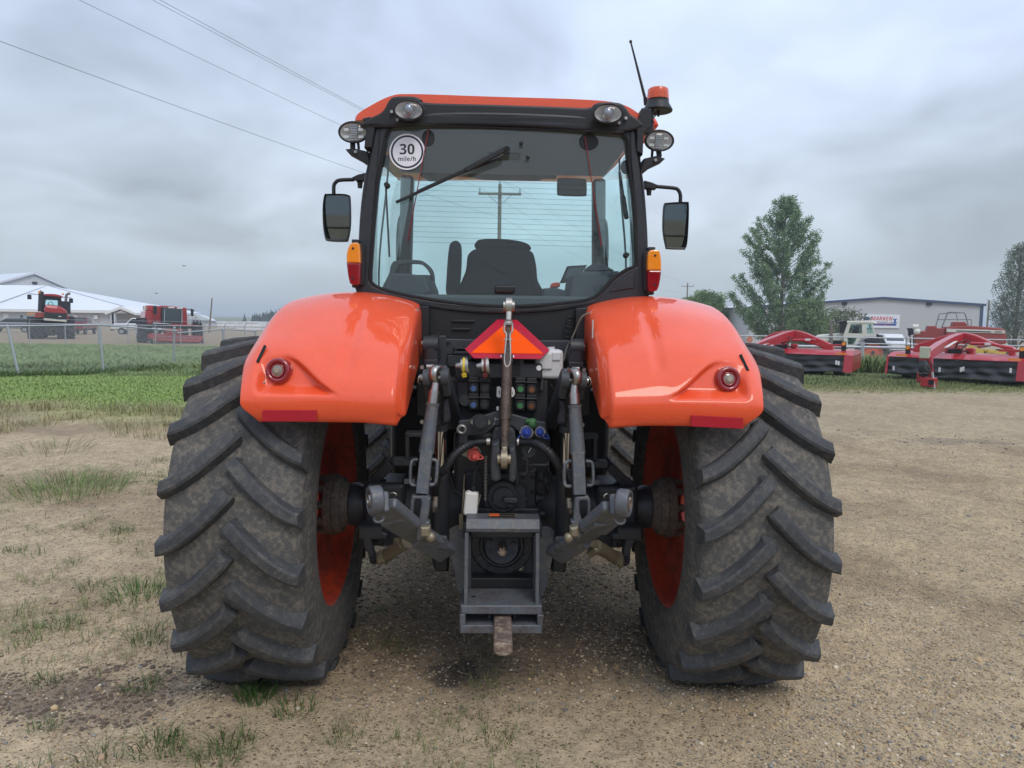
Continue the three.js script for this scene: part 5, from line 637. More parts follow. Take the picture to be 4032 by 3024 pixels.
// lower bracket with trailer socket and capped couplers
part('socket_bracket', [ext([[-0.206, 1.2813], [-0.1985, 1.2874], [-0.1636, 1.2893], [-0.1487, 1.2945], [-0.1265, 1.3124], [-0.0791, 1.3139], [-0.0394, 1.3285], [-0.0194, 1.3312], [0.0556, 1.317], [0.1108, 1.3025], [0.1636, 1.288], [0.2013, 1.2834], [0.2069, 1.2506], [0.1975, 1.2125], [0.1273, 1.2143], [0.0718, 1.239], [0.0439, 1.2614], [-0.0336, 1.2606], [-0.0732, 1.2273], [-0.0981, 1.217], [-0.1605, 1.2163], [-0.1628, 1.1859], [-0.1702, 1.1783], [-0.2052, 1.1779]], 0.355, 0.38, 0.005)], M.plate, T);
part('paint_chip', [ext([[-0.0381, 1.3061], [-0.0266, 1.3088], [-0.018, 1.2988], [-0.0188, 1.2812], [-0.0312, 1.2735], [-0.0411, 1.2683], [-0.0364, 1.2885]], 0.3795, 0.3815, 0), ext([[-0.0296, 1.3464], [-0.0187, 1.3501], [-0.0185, 1.3365], [-0.027, 1.3349]], 0.32, 0.3815, 0)], M.offwhite, T);
part('trailer_socket', [cyl([-0.1029, 1.2801, 0.37], [-0.1016, 1.2885, 0.43], 0.038, 0.036, 28), ext([[-0.1479, 1.2838], [-0.1283, 1.3075], [-0.0762, 1.3081], [-0.0561, 1.2848], [-0.0757, 1.2595], [-0.1278, 1.2589]], 0.378, 0.392, 0.004), cyl([-0.1016, 1.2885, 0.43], [-0.1014, 1.2899, 0.44], 0.03, 0.028, 24)], M.black, T);
for (const c of [[-0.1374, 1.2827, 0.388], [-0.0677, 1.282, 0.388]]) part('socket_bolt', [hex(c, 0.0125, 0.012)], M.zinc, T);
for (const c of [[-0.0262, 1.3135, 0.38], [-0.0248, 1.2803, 0.38], [0.0348, 1.3092, 0.38], [0.0352, 1.281, 0.38]]) part('bracket_bolt', [hex(c, 0.0145, 0.016)], M.cast, T);
{ const q = sub('air_coupler'); part('coupler_body', [cyl([-0.1907, 1.2432, 0.36], [-0.1879, 1.2523, 0.42], 0.025, 0.022, 20), torus([-0.1878, 1.2513, 0.42], 0.016, 0.005)], M.zinc, q); part('bore', cyl([-0.1881, 1.2505, 0.415], [-0.1878, 1.2514, 0.421], 0.012, 0.012, 16), M.blackMatt, q); }
{ const q = sub('green_cap'); part('cap_body', [ext(spline([[0.106, 1.284], [0.1098, 1.2965], [0.1246, 1.3017], [0.1444, 1.3034], [0.1569, 1.2946], [0.1588, 1.2721], [0.15, 1.2605], [0.1351, 1.2633], [0.125, 1.2767]], 30, true), 0.38, 0.41, 0.008, [], 2), ball([0.1373, 1.2803, 0.41], 0.018, 1, 1.2, 0.7)], M.green, q); }
for (const [a, b, r, loop] of [[[0.1119, 1.2369, 0.38], [0.1094, 1.2426, 0.44], 0.026, [[0.11, 1.2296, 0.43], [0.1089, 1.2113, 0.44], [0.093, 1.1912, 0.44], [0.076, 1.1943, 0.43], [0.074, 1.2152, 0.42], [0.0888, 1.2322, 0.4]]], [[0.175, 1.2401, 0.38], [0.173, 1.2448, 0.43], 0.02, [[0.1742, 1.2353, 0.43], [0.1868, 1.2205, 0.43], [0.2091, 1.2142, 0.43], [0.2157, 1.2167, 0.42], [0.2009, 1.2284, 0.4], [0.1859, 1.2343, 0.4]]]]) {
  const q = sub('blue_cap'); part('collar', [cyl([a[0], a[1], a[2] - 0.01], [a[0], a[1], a[2] + 0.02], r * 1.3, r * 1.3, 8)], M.zinc, q);
  part('cap_body', [cyl([a[0], a[1], a[2] + 0.015], b, r, r * 0.9, 20), cyl(b, [b[0], b[1] - 0.012, b[2] + 0.02], r * 0.55, r * 0.5, 14)], M.blue, q); part('strap', tube(loop, 0.0035, 40), M.blue, q);
}
{ const q = sub('red_cap'); part('collar', [cyl([-0.1345, 1.1283, 0.34], [-0.1331, 1.1324, 0.385], 0.035, 0.034, 20), ext([[-0.2001, 1.1669], [-0.1647, 1.1775], [-0.129, 1.1574], [-0.1033, 1.1268], [-0.1182, 1.0957], [-0.1691, 1.1029], [-0.1997, 1.1155]], 0.3, 0.33, 0.004)], std([0.36, 0.34, 0.31], 0.4, 0.7, { map: grime }), q); part('cap_body', [cyl([-0.1331, 1.1324, 0.385], [-0.131, 1.1304, 0.42], 0.031, 0.027, 22), ball([-0.1299, 1.1228, 0.42], 0.015)], std([0.6, 0.09, 0.07], 0.5), q); part('strap', tube([[-0.1259, 1.1179, 0.42], [-0.111, 1.113, 0.42], [-0.0872, 1.1173, 0.42], [-0.0965, 1.1263, 0.41], [-0.107, 1.1336, 0.39]], 0.004), std([0.6, 0.09, 0.07], 0.5), q); }
{ const q = sub('oil_cap'); part('cap_body', [cyl([0.1294, 1.1367, 0.3], [0.1271, 1.1456, 0.35], 0.034, 0.034, 28)], M.plate, q); part('grip', [bar([0.1185, 1.1336, 0.355], [0.1353, 1.1594, 0.355], 0.012, 0.014, 0.003)], M.black, q); part('index_mark', [bar([0.1231, 1.1374, 0.364], [0.1369, 1.1599, 0.364], 0.003, 0.002, 0)], M.offwhite, q); }
// hoses and pipes
const hose = (name, pts, r, wrap) => { const cv = new THREE.CatmullRomCurve3(pts.map(V)), g = [new THREE.TubeGeometry(cv, 60, r, 10)]; if (wrap) { const N = 17; for (let k = 1; k < N; k++) { const a = cv.getPointAt(lerp(wrap[0], wrap[1], k / N)), b = cv.getPointAt(lerp(wrap[0], wrap[1], k / N) + 0.032); g.push(cyl(a, b, r * 1.28, r * 1.2, 12)); } } return part(name, g, M.black, T); };
hose('hydraulic_hose', [[-0.0723, 1.1961, 0.42], [-0.1257, 1.1931, 0.45], [-0.1724, 1.1815, 0.5], [-0.2234, 1.1426, 0.53], [-0.2511, 1.0958, 0.54], [-0.283, 1.0646, 0.53], [-0.2989, 1.0089, 0.5], [-0.3057, 0.9522, 0.44]], 0.016, [0.16, 0.72]);
hose('hydraulic_hose', [[0.0738, 1.1951, 0.42], [0.1294, 1.1983, 0.45], [0.1757, 1.19, 0.5], [0.2128, 1.1665, 0.53], [0.2416, 1.1298, 0.54], [0.2614, 1.096, 0.54], [0.2778, 1.0539, 0.52], [0.3021, 1.0029, 0.48], [0.3105, 0.9506, 0.44]], 0.016, [0.16, 0.72]);
for (const [a, b] of [[[-0.0732, 1.1956, 0.42], [-0.0564, 1.1958, 0.42]], [[0.0674, 1.1951, 0.42], [0.0763, 1.1952, 0.42]]]) part('hose_nut', [cyl(a, b, 0.02, 0.02, 6)], M.zinc, T);
part('steel_pipe', [tube([[0.0746, 1.1034, 0.35], [0.0959, 1.1091, 0.36], [0.1141, 1.102, 0.36], [0.1181, 1.0764, 0.36], [0.1172, 1.0435, 0.36], [0.1007, 1.0323, 0.36], [0.0844, 1.0337, 0.35]], 0.008, 40), tube([[0.0871, 1.0571, 0.32], [0.1408, 1.0727, 0.34], [0.2135, 1.0749, 0.34], [0.2176, 1.0862, 0.33]], 0.006, 30), tube([[0.0911, 1.0349, 0.32], [0.1413, 1.0417, 0.34], [0.1557, 1.0507, 0.34], [0.1536, 1.0723, 0.3]], 0.006, 30), tube([[0.0716, 1.0995, 0.33], [0.0753, 0.9961, 0.33], [0.0696, 0.9371, 0.3]], 0.005, 30)], M.cast, T);
part('small_hose', [tube([[-0.0964, 1.1069, 0.3], [-0.1131, 1.0795, 0.35], [-0.1266, 1.0395, 0.37], [-0.1329, 0.9832, 0.38]], 0.006), tube([[-0.1067, 1.0399, 0.3], [-0.0876, 0.973, 0.3], [-0.0904, 0.8831, 0.3], [-0.1085, 0.8529, 0.3]], 0.005), tube([[-0.2457, 1.0013, 0.3], [-0.2307, 0.9492, 0.3], [-0.1937, 0.9122, 0.3], [-0.1874, 0.93, 0.28]], 0.005), tube([[0.2099, 1.4564, 0.2], [0.2403, 1.4376, 0.22], [0.2561, 1.3726, 0.2]], 0.005), tube([[0.1723, 1.442, 0.22], [0.2268, 1.3934, 0.2], [0.2344, 1.3436, 0.18]], 0.005), tube([[0.2116, 0.9864, 0.28], [0.2257, 0.9535, 0.3], [0.2373, 0.9236, 0.3]], 0.006), tube([[-0.1367, 1.5569, 0.2], [-0.1569, 1.563, 0.22], [-0.166, 1.5542, 0.25]], 0.008)], M.black, T);
part('valve_stem', [cyl([0.19, 1.0195, 0.26], [0.1909, 0.9862, 0.28], 0.02, 0.015, 14), cyl([0.2122, 0.9917, 0.27], [0.218, 0.9684, 0.3], 0.016, 0.012, 14), box([0.208, 0.9884, 0.22], [0.08, 0.05, 0.06], 0.006), cyl([0.1904, 1.47, 0.24], [0.1849, 1.4198, 0.26], 0.012, 0.009, 10)], M.dark, T);
{ const ch = []; for (let k = 0; k < 26; k++) { const y = lerp(1.111, 0.9056, k / 25); ch.push(torus([-0.076, y, 0.36], 0.0055, 0.0016, [0, k % 2 ? Math.PI / 2 : 0, 0], 6.283, 10).scale(1, 1, 1)); } part('pin_chain', ch, M.zinc, T); }
{ // oil catch bottle
  const q = sub('catch_bottle', [-0.1429, 0.899, 0.38]); q.rotation.z = -0.08; const u = 0.0007;
  part('bottle', [box([0, -4 * u, 0], [94 * u, 160 * u, 0.05], 0.012), box([0, 72 * u, 0], [60 * u, 26 * u, 0.035], 0.01)], std([0.74, 0.73, 0.69], 0.45), q);
  part('bottle_cap', [cyl([0.004, 82 * u, 0], [0.004, 118 * u, 0], 27 * u, 25 * u, 16)], M.black, q);
  part('wire_holder', [tube([[-52 * u, 90 * u, 0.01], [-53 * u, -30 * u, 0.02], [-40 * u, -88 * u, 0], [40 * u, -88 * u, 0], [50 * u, 0, 0.02], [58 * u, 60 * u, 0]], 0.0022, 50)], M.brass, q);
}
part('bottle_strap', [bar([-0.1784, 1.0169, 0.3], [-0.1924, 0.7468, 0.3], 0.006, 0.02, 0.001), bar([-0.1925, 0.8248, 0.31], [-0.1919, 0.7496, 0.31], 0.02, 0.006, 0.001)], M.brass, T);
// guard over the power take-off
{
  const g = sub('shaft_guard');
  part('guard_canopy', [extX([[0.5, 0.7934], [0.505, 0.8098], [0.475, 0.8461], [0.4, 0.8489 + 0.004], [0.4, 0.8489 - 0.008], [0.465, 0.8461 - 0.012], [0.493, 0.7934]], -0.1617, 0.1757, 0.002)], M.link, g);
  part('guard_back', [ext([[-0.1796, 0.8072], [0.1913, 0.8088], [0.1925, 0.7386], [-0.179, 0.7355]], 0.3, 0.4, 0.004)], M.plate, g);
  for (const [q, h] of [[[[-0.1577, 0.7854, 0.47], [-0.1578, 0.4492, 0.5]], 0], [[[0.1648, 0.788, 0.47], [0.1675, 0.4476, 0.5]], 1]]) part('guard_post', [bar(q[0], q[1], 0.0179, 0.09, 0.003)], M.link, g);
  for (const q of [[[-0.146, 0.7614, 0.4], [-0.1444, 0.5102, 0.42]], [[0.1545, 0.7638, 0.4], [0.1577, 0.5122, 0.42]]]) part('inner_plate', [bar(q[0], q[1], 0.0126, 0.12, 0.002)], M.plate, g);
  part('side_shield', ext(spline([[-0.2543, 0.741], [-0.1761, 0.7416], [-0.1736, 0.4442], [-0.2063, 0.4424], [-0.2163, 0.4883], [-0.2218, 0.5341], [-0.2318, 0.5721], [-0.2394, 0.6101], [-0.245, 0.6707]], 60, true), 0.29, 0.3, 0.002), M.link, g);
  part('side_shield', ext(spline([[0.1888, 0.7408], [0.263, 0.7391], [0.2532, 0.667], [0.2505, 0.6137], [0.2438, 0.5717], [0.2317, 0.5449], [0.2267, 0.4913], [0.2185, 0.4452], [0.1939, 0.4435]], 60, true), 0.29, 0.3, 0.002), M.link, g);
}
part('caution_label', box([0.0047, 0.8489 + 0.008, 0.44], [0.1248, 0.003, 0.035]), std([1, 1, 1], 0.5, 0, { map: canvasTex(256, 64, (c) => { c.fillStyle = '#b9a878'; c.fillRect(0, 0, 256, 64); c.fillStyle = '#e0541c'; c.fillRect(4, 4, 92, 56); c.fillStyle = '#17181a'; c.fillRect(98, 4, 154, 56); }) }), T);
{ const uvm = T.children[T.children.length - 1].geometry, b = new THREE.BoxGeometry(0.1248, 0.003, 0.035).toNonIndexed(); uvm.setAttribute('uv', b.attributes.uv.clone()); }
// power take-off
part('shaft_housing', [bb([-0.19, 0.5, 0.0], [0.19, 0.84, 0.25], 0.012), ext(circ(0.0046, 0.6613, 0.155, 0.155, 40), 0.24, 0.27, 0.01), ext([[-0.1178, 0.6197], [-0.0799, 0.5587], [-0.0347, 0.5284], [-0.0159, 0.517], [0.0402, 0.5174], [0.0698, 0.5406], [0.1103, 0.5831], [0.1283, 0.6292], [0.1046, 0.713], [0.082, 0.728], [-0.0743, 0.7267], [-0.111, 0.6808]], 0.24, 0.265, 0.006), torus([0.0046, 0.6613, 0.275], 0.1, 0.012), cyl([0.0049, 0.6519, 0.27], [0.0047, 0.6581, 0.29], 0.085, 0.08, 32)], M.frame, T);
for (let k = 0; k < 8; k++) { const a = (k / 8) * 6.283 + 0.3, r = 0.06; part('housing_bolt', [hex([0.0047 + r * Math.cos(a), 0.6581 + r * Math.sin(a), 0.287], 0.011, 0.012)], M.plate, T); }
for (const c of [[0.1143, 0.6051, 0.265], [-0.05, 0.5461, 0.265], [0.0476, 0.543, 0.265], [-0.0993, 0.5996, 0.265]]) part('housing_bolt', [hex(c, 0.013, 0.014)], M.plate, T);
part('drain_plug', [torus([0.0988, 0.5446, 0.262], 0.012, 0.004), cyl([0.0992, 0.5405, 0.25], [0.0988, 0.5446, 0.262], 0.009)], M.brass, T);
{ const a = [0.0059, 0.6718, 0.42]; const sp = []; for (let k = 0; k < 6; k++) { const t = (k / 6) * 6.283; sp.push(box([a[0] + 0.0165 * Math.cos(t), a[1] + 0.0165 * Math.sin(t), 0.36], [0.009, 0.009, 0.12], 0.001, [0, 0, t])); } part('drive_shaft', [cyl([a[0], a[1], 0.26], [a[0], a[1], 0.425], 0.0155, 0.0155, 20), cyl([a[0], a[1], 0.425], [a[0], a[1], 0.43], 0.011, 0.009, 16), sp], M.rust, T); }
part('drawbar_support', [bar([-0.1464, 0.4853, 0.28], [0.168, 0.4875, 0.28], 0.06, 0.1, 0.006), bb([-0.05, 0.3, -0.6], [0.05, 0.52, 0.2], 0.01), bb([-0.17, 0.6, -0.3], [0.17, 0.68, 0.2], 0.01)], M.black, T);
{ // drawbar and its cage
  const c = sub('drawbar_cage'), z0 = 0.34, z1 = 0.56;
  part('upper_bar', [ext([[-0.181, 0.4693], [0.1889, 0.4716], [0.1882, 0.4287], [-0.1786, 0.4294]], z0, z1, 0.005)], M.chipped, c);
  part('lower_bar', [ext([[-0.1823, 0.378], [0.1905, 0.38], [0.1884, 0.3391], [-0.1834, 0.3386]], z0, z1, 0.005)], M.chipped, c);
  part('cage_cheek', [ext([[-0.1841, 0.4294], [-0.1579, 0.4296], [-0.1574, 0.3767], [-0.1851, 0.3765]], z0, z1, 0.004)], M.chipped, c);
  part('cage_cheek', [ext([[0.1674, 0.4286], [0.1938, 0.4287], [0.1933, 0.3786], [0.1683, 0.3785]], z0, z1, 0.004)], M.chipped, c);
  part('cage_spacer', [ext([[-0.0589, 0.4041], [-0.0391, 0.4042], [-0.0385, 0.3517], [-0.0583, 0.3516]], z0, 0.5, 0.003), ext([[0.0581, 0.4047], [0.0736, 0.4048], [0.0744, 0.3524], [0.0589, 0.3523]], z0, 0.5, 0.003)], M.frame, c);
  for (const p of [[-0.0545, 0.4389, 0.42], [0.0639, 0.4415, 0.44]]) part('cage_bolt', [cyl([p[0], p[1] - 0.006, p[2]], [p[0], p[1] + 0.003, p[2]], 0.026, 0.026, 20), cyl([p[0], p[1], p[2]], [p[0], p[1] + 0.01, p[2]], 0.016, 0.016, 6)], M.zinc, c);
  const top = 0.4146, w = 0.082 / 2, xm = 0.0105;
  const d = sub('drawbar');
  part('bar', [bb([xm - w * 0.97, top - 0.045, -0.2], [xm + w * 0.97, top, 0.825], 0.01), cyl([xm, top - 0.046, 0.8], [xm, top - 0.04, 0.8], w, w, 20)], M.rust, d);
  for (const [z, r] of [[0.76, 0.021], [0.655, 0.008], [0.61, 0.014]]) part('pin_hole', [cyl([xm, top - 0.002, z], [xm, top + 0.0012, z], r, r, 20), torus([xm, top + 0.0005, z], r + 0.002, 0.002, [Math.PI / 2, 0, 0])], M.rustDark, d);
  for (const x of [-0.1256, 0.1459]) part('plate_hole', [cyl([x, 0.4697 - 0.002, 0.45], [x, 0.4697 + 0.0012, 0.45], 0.012, 0.012, 16)], M.blackMatt, T);
}

// ---------------------------------------------------------------- behind the tractor
// a thing whose parts are given in place; its own origin lies at its base
function placed(name, label, category, x, z, group, face = 0) { // face: how far it is turned towards the camera, 1 is squarely
  const dx = x + 0.03, D = 3.8 - z, th = Math.atan2(-dx, D) * face, t = thing(name, label, category, [x, gh(x, z), z], th, group);
  t.off = [x, gh(x, z), z]; return t;
}
function sub2(name, t, label) { const g = new THREE.Group(); g.name = name; if (label) g.userData.label = label; t.add(g); g.off = t.off; return g; }
function put(name, geos, m, t, label) { const p = part(name, geos, m, t, label), o = t.off; p.geometry.translate(-o[0], -o[1], -o[2]); p.off = o; return p; }
const paint = (c, r = 0.35) => phy(c, r, 0, { clearcoat: 0.4, clearcoatRoughness: 0.15 });
const B = {
  red: paint([0.42, 0.018, 0.028]), redDull: std([0.3, 0.05, 0.04], 0.55), redCase: paint([0.36, 0.022, 0.024], 0.3), grey: std([0.42, 0.45, 0.48], 0.5, 0.3), wall: std([0.6, 0.61, 0.62], 0.6), roof: std([0.72, 0.75, 0.8], 0.4, 0.1), trimBlue: std([0.045, 0.07, 0.14], 0.5),
  darkGlass: phy([0.03, 0.045, 0.05], 0.06, 0, { clearcoat: 1 }), seeGlass: glass([0.7, 0.88, 0.87]), curtain: phy([0.013, 0.014, 0.016], 0.42, 0, { clearcoat: 0.2 }), cream: paint([0.68, 0.66, 0.58], 0.5), orangeRim: std([0.72, 0.13, 0.05], 0.55), whiteRim: std([0.6, 0.6, 0.6], 0.5), yellow: paint([0.55, 0.39, 0.07], 0.5),
};
const wheelGeo = (c, r, w, ax = 'x') => { const p = [[r * 0.55, -w * 0.42], [r * 0.8, -w * 0.5], [r * 0.94, -w * 0.46], [r, -w * 0.3], [r, w * 0.3], [r * 0.94, w * 0.46], [r * 0.8, w * 0.5], [r * 0.55, w * 0.42], [r * 0.55, -w * 0.42]]; const g = new THREE.LatheGeometry(p.map(([a, b]) => new THREE.Vector2(a, b)), 36); if (ax === 'x') g.rotateZ(Math.PI / 2); else g.rotateX(Math.PI / 2); return g.translate(...c); };
const lugs = (c, r, w, n, ax = 'x') => { const g = []; for (let k = 0; k < n; k++) for (const e of [-1, 1]) { const a = ((k + (e > 0 ? 0.5 : 0)) / n) * 6.283, b = box([0, 0, 0], [w * 0.55, r * 0.09, r * 0.13], 0, [0, e * 0.7, 0]); b.translate(e * w * 0.24, r + 0.012, 0).rotateX(a); if (ax !== 'x') b.rotateY(Math.PI / 2); g.push(b.translate(...c)); } return g; };
const rimGeo = (c, r, w, ax = 'x') => { const g = new THREE.LatheGeometry([[0, w * 0.1], [r * 0.3, w * 0.12], [r * 0.36, w * 0.02], [r * 0.8, -w * 0.06], [r * 0.9, w * 0.3], [r, w * 0.42], [r * 1.02, w * 0.38], [r * 0.98, 0], [r, -w * 0.42], [0, -w * 0.3]].map(([a, b]) => new THREE.Vector2(a, b)), 30); if (ax === 'x') g.rotateZ(-Math.PI / 2); else if (ax === '-x') g.rotateZ(Math.PI / 2); else g.rotateX(Math.PI / 2); return g.translate(...c); };

{ // big white hall on the left: gabled warehouse behind a low hip-roofed front
  const z = -150, t = placed('warehouse', 'tall pale warehouse with low gable and blue script letter, behind the hip roof', 'warehouse', -99.0907, z);
  const o = [[-133.3133, -2.538], [-133.0481, 1.6243], [-94.5787, 9.495], [-82.5332, 4.3014], [-82.7482, -1.8506]], ap = [-94.5766, 9.5437], yb = gh(-90, -150);
  put('wall', [ext([[o[0][0], yb], [o[0][0], ap[1] - 9.5], [ap[0], ap[1] - 0.2], [-82.5332, 4.1788], [-82.5332, yb]], z - 0.4, z, 0)], B.wall, t);
  const skew = (g) => { const p = g.attributes.position; for (let i = 0; i < p.count; i++) p.setX(i, p.getX(i) - 1.3 * (z - p.getZ(i))); return g; };
  const L = (p, q, w) => { const a = V([p[0], p[1], 0]), b = V([q[0], q[1], 0]); return [skew(ext([[a.x, a.y], [b.x, b.y], [b.x, b.y + w], [a.x, a.y + w]], z - 40, z + 0.5, 0))]; };
  put('roof', L([ap[0] - 30, ap[1] - 8.4], ap, 0.4), B.roof, t); put('roof', L(ap, [-82.2937, 4.1823], 0.4), B.roof, t);
  put('wall_lamp', [box([-94.2488, 7.757, z + 0.2], [0.8, 0.5, 0.5])], M.dark, t);
  const logo = put('wall_letter', [ext([[-98.4014, 5.5325], [-98.2716, 5.7295], [-97.9006, 5.9056], [-97.6637, 5.7871], [-97.4086, 6.0834], [-97.0187, 6.1379], [-96.9313, 5.9197], [-97.1811, 5.7454], [-97.4256, 5.6931], [-97.0462, 5.5035], [-97.4351, 5.4735], [-97.6216, 5.6414], [-97.7734, 5.4929], [-98.1633, 5.4385]], z + 0.02, z + 0.1, 0)], std([0.09, 0.12, 0.42], 0.5), t);
}
{
  const z = -132, t = placed('office_building', 'long low white building with broad hip roof and small gabled porch', 'building', -79.078, z), yb = gh(-70, z);
  const x0 = -109.1235, x1 = -63.8468, ye = 2.215, yr = 6.9546, xr = -85.8183, xl = x0;
  put('wall', [bb([x0, yb, z - 18], [x1 - 0.6, ye, z])], std([0.55, 0.54, 0.54], 0.7), t);
  const P3 = (a, b, c) => { const g = new THREE.BufferGeometry(); g.setAttribute('position', new THREE.Float32BufferAttribute([...a, ...b, ...c], 3)); g.computeVertexNormals(); return g; };
  { const A = [xr, yr, -140], Fl = [xl - 1, ye + 0.2, z + 0.8], Fr = [x1 + 0.4, ye - 0.1, z + 0.8], Br = [x1 + 3, ye - 0.1, z - 18], Rl = [xl - 1, yr - 0.1, -141];
    put('roof', [P3(Fl, Fr, A), P3(Fl, A, Rl), P3(Fr, Br, A)], phy([0.72, 0.75, 0.8], 0.45, 0, { side: THREE.DoubleSide }), t); put('roof_ridge', [cyl(A, [xr - 6, ye + 0.3, z + 0.9], 0.09, 0.09, 6), cyl(A, Fr, 0.09, 0.09, 6)], B.grey, t); }
  put('gutter', [bb([xl - 1, ye - 0.35, z + 0.8], [x1 + 0.4, ye + 0.15, z + 0.95])], M.white, t);
  for (const [a, b, c, d] of [[165, 510, 200, 548], [683, 527, 738, 570], [1067, 540, 1113, 580]]) { const x = -89.7397, k = (-68.2133 - x) / 1000, yk = (-0.6097 - 1.5641) / 100, y0 = 1.5641; const w = put('window', [bb([x + k * a, y0 + yk * (d - 500), z - 0.1], [x + k * c, y0 + yk * (b - 500), z + 0.12])], M.white, t); put('pane', [bb([x + k * (a + 4), y0 + yk * (d - 504), z + 0.1], [x + k * (c - 4), y0 + yk * (b - 496), z + 0.16])], B.darkGlass, w); }
  put('door', [bb([-89.053, yb, z], [-88.2802, 1.398, z + 0.12])], M.white, t);
  for (const a of [-76.1454, -72.4799, -69.0911]) put('wall_lamp', [bb([a - 0.35, 0.7553, z], [a + 0.35, 1.4508, z + 0.4])], M.white, t);
  const px0 = -68.1814, px1 = -63.9908, pm = (px0 + px1) / 2, pe = 1.8562, pt = 2.8256;
  put('porch_gable', [ext([[px0 + 1, pe], [px1 - 1, pe], [pm, pt - 0.4]], z, z + 4, 0)], std([0.5, 0.48, 0.47], 0.7), t);
  put('porch_roof', [ext([[px0 - 0.6, pe - 0.3], [px0 - 0.6, pe + 0.1], [pm, pt + 0.25], [px1 + 0.6, pe + 0.1], [px1 + 0.6, pe - 0.3], [pm, pt - 0.25]], z - 2, z + 4.3, 0)], M.white, t);
  for (const a of [px0 + 0.4, px1 - 4]) put('porch_post', [bb([a, yb, z + 3.4], [a + 0.6, pe, z + 4])], B.wall, t);
}
{ // articulated tractor facing the camera
  const z = -62, t = placed('articulated_tractor', 'big red articulated tractor facing the camera with black grille and exhaust stack', 'tractor', -39.1917, z, null, 0.9);
  const k = 0.0057, yb = gh(t.off[0], z);
  for (const [x, r] of [[-40.6775, 0.95], [-40.1127, 0.95], [-38.4696, 0.98], [-37.7144, 0.98]]) { put('tyre', [wheelGeo([x, yb + r, z - 1.5], r, 0.62), ...lugs([x, yb + r, z - 1.5], r, 0.62, 18)], M.farTyre, t); }
  put('rear_tyre', [wheelGeo([-40.2544, yb + 0.95, z - 5], 0.95, 1.2), wheelGeo([-38.1464, yb + 0.95, z - 5], 0.95, 1.2)], M.farTyre, t);
  const hoodRing = (pts, zz) => pts.map(([x, y]) => [x, y, zz]);
  const hr = spline([[-39.5915, 1.8577], [-39.5026, 2.3617], [-39.382, 2.4089], [-38.8096, 2.365], [-38.379, 2.2726], [-38.0002, 1.998], [-37.9608, 1.7161], [-38.7821, 1.7592]], 32, true), hm = [hr.reduce((s, p) => s + p[0], 0) / hr.length, 1.984];
  put('hood', [loft([hoodRing(hr.map(([x, y]) => [hm[0] + (x - hm[0]) * 1.02, hm[1] + (y - hm[1]) * 1.25]), z - 2.8), hoodRing(hr.map(([x, y]) => [hm[0] + (x - hm[0]) * 1.02, hm[1] + (y - hm[1]) * 1.15]), z - 1.2), hoodRing(hr, z - 0.1), hoodRing(hr.map(([x, y]) => [hm[0] + (x - hm[0]) * 0.94, hm[1] + (y - hm[1]) * 0.75 - 0.03]), z)], 0.7)], B.redCase, t);
  put('grille', [ext([[-39.582, 1.8579], [-38.7825, 1.748], [-37.9608, 1.7161], [-37.9552, 1.1504], [-38.8013, 1.1967], [-39.6215, 1.2706]], z - 2.5, z + 0.02, 0.03)], M.black, t);
  put('grille_badge', [box([-38.4407, 1.4552, z + 0.04], [0.2, 0.07, 0.03])], M.offwhite, t);
  put('bumper', [ext([[-39.6447, 1.2871], [-38.8009, 1.208], [-37.9312, 1.1393], [-37.9462, 0.9805], [-38.8066, 1.0391], [-39.6512, 1.1025]], z - 0.4, z + 0.1, 0.02)], std([0.6, 0.62, 0.5], 0.5), t);
  put('chassis', [bb([-39.6384, yb + 0.55, z - 6], [-38.0002, 1.1404, z - 0.3], 0.05), bb([-39.5908, yb + 0.3, z - 3], [-38.8724, yb + 0.9, z - 0.6], 0.05)], M.blackMatt, t);
  put('cab_frame', [ext(shp([[-39.986, 1.7991], [-39.911, 3.2376], [-39.6396, 3.3024], [-38.4056, 3.2203], [-38.3887, 2.2332], [-38.5043, 1.7657]], [[[-39.7269, 2.2069], [-39.6271, 2.9577], [-38.6647, 2.9238], [-38.6594, 2.344], [-38.8824, 2.3684], [-39.6707, 2.4097]]]), z - 2.9, z - 2.6, 0.03), bb([-39.9516, 1.7991, z - 4.4], [-39.8538, 3.2369, z - 2.7])], M.black, t);
  put('windscreen', [ext([[-39.721, 2.2064], [-39.6213, 2.9561], [-38.6602, 2.9223], [-38.6569, 2.2852]], z - 2.78, z - 2.76, 0)], B.seeGlass, t);
  put('steering_wheel', [torus([-39.2574, 2.5976, -65], 0.17, 0.025, [0.5, 0, 0])], M.black, t);
  put('roof', [ext(spline([[-39.9314, 3.3517], [-39.8312, 3.4234], [-39.1419, 3.466], [-38.6481, 3.4165], [-38.3282, 3.292], [-38.3575, 3.1636], [-38.6553, 3.2021], [-39.6404, 3.2794], [-39.885, 3.2842]], 36, true), z - 4.5, z - 2.3, 0.05)], B.redCase, t);
  put('fender', [ext([[-40.265, 1.8193], [-39.6249, 1.7459], [-39.6397, 1.3238], [-40.4014, 1.3138], [-40.3214, 1.5667]], z - 2.5, z - 0.6, 0.03)], B.redDull, t); put('fender', [ext([[-37.9815, 1.6589], [-37.8418, 1.4331], [-37.7774, 1.1487], [-37.974, 1.1464]], z - 2.5, z - 0.6, 0.03)], B.redDull, t);
  put('stack', [cyl([-39.9606, 1.8548, -63.5], [-39.8591, 3.6432, -63.5], 0.22, 0.2), cyl([-39.9459, 3.6406, -63.5], [-39.8591, 3.6432, -63.5], 0.1)], M.black, t);
  put('air_cleaner', [cyl([-38.084, 1.7142, -63.3], [-38.033, 2.8057, -63.3], 0.42, 0.4, 20)], M.black, t);
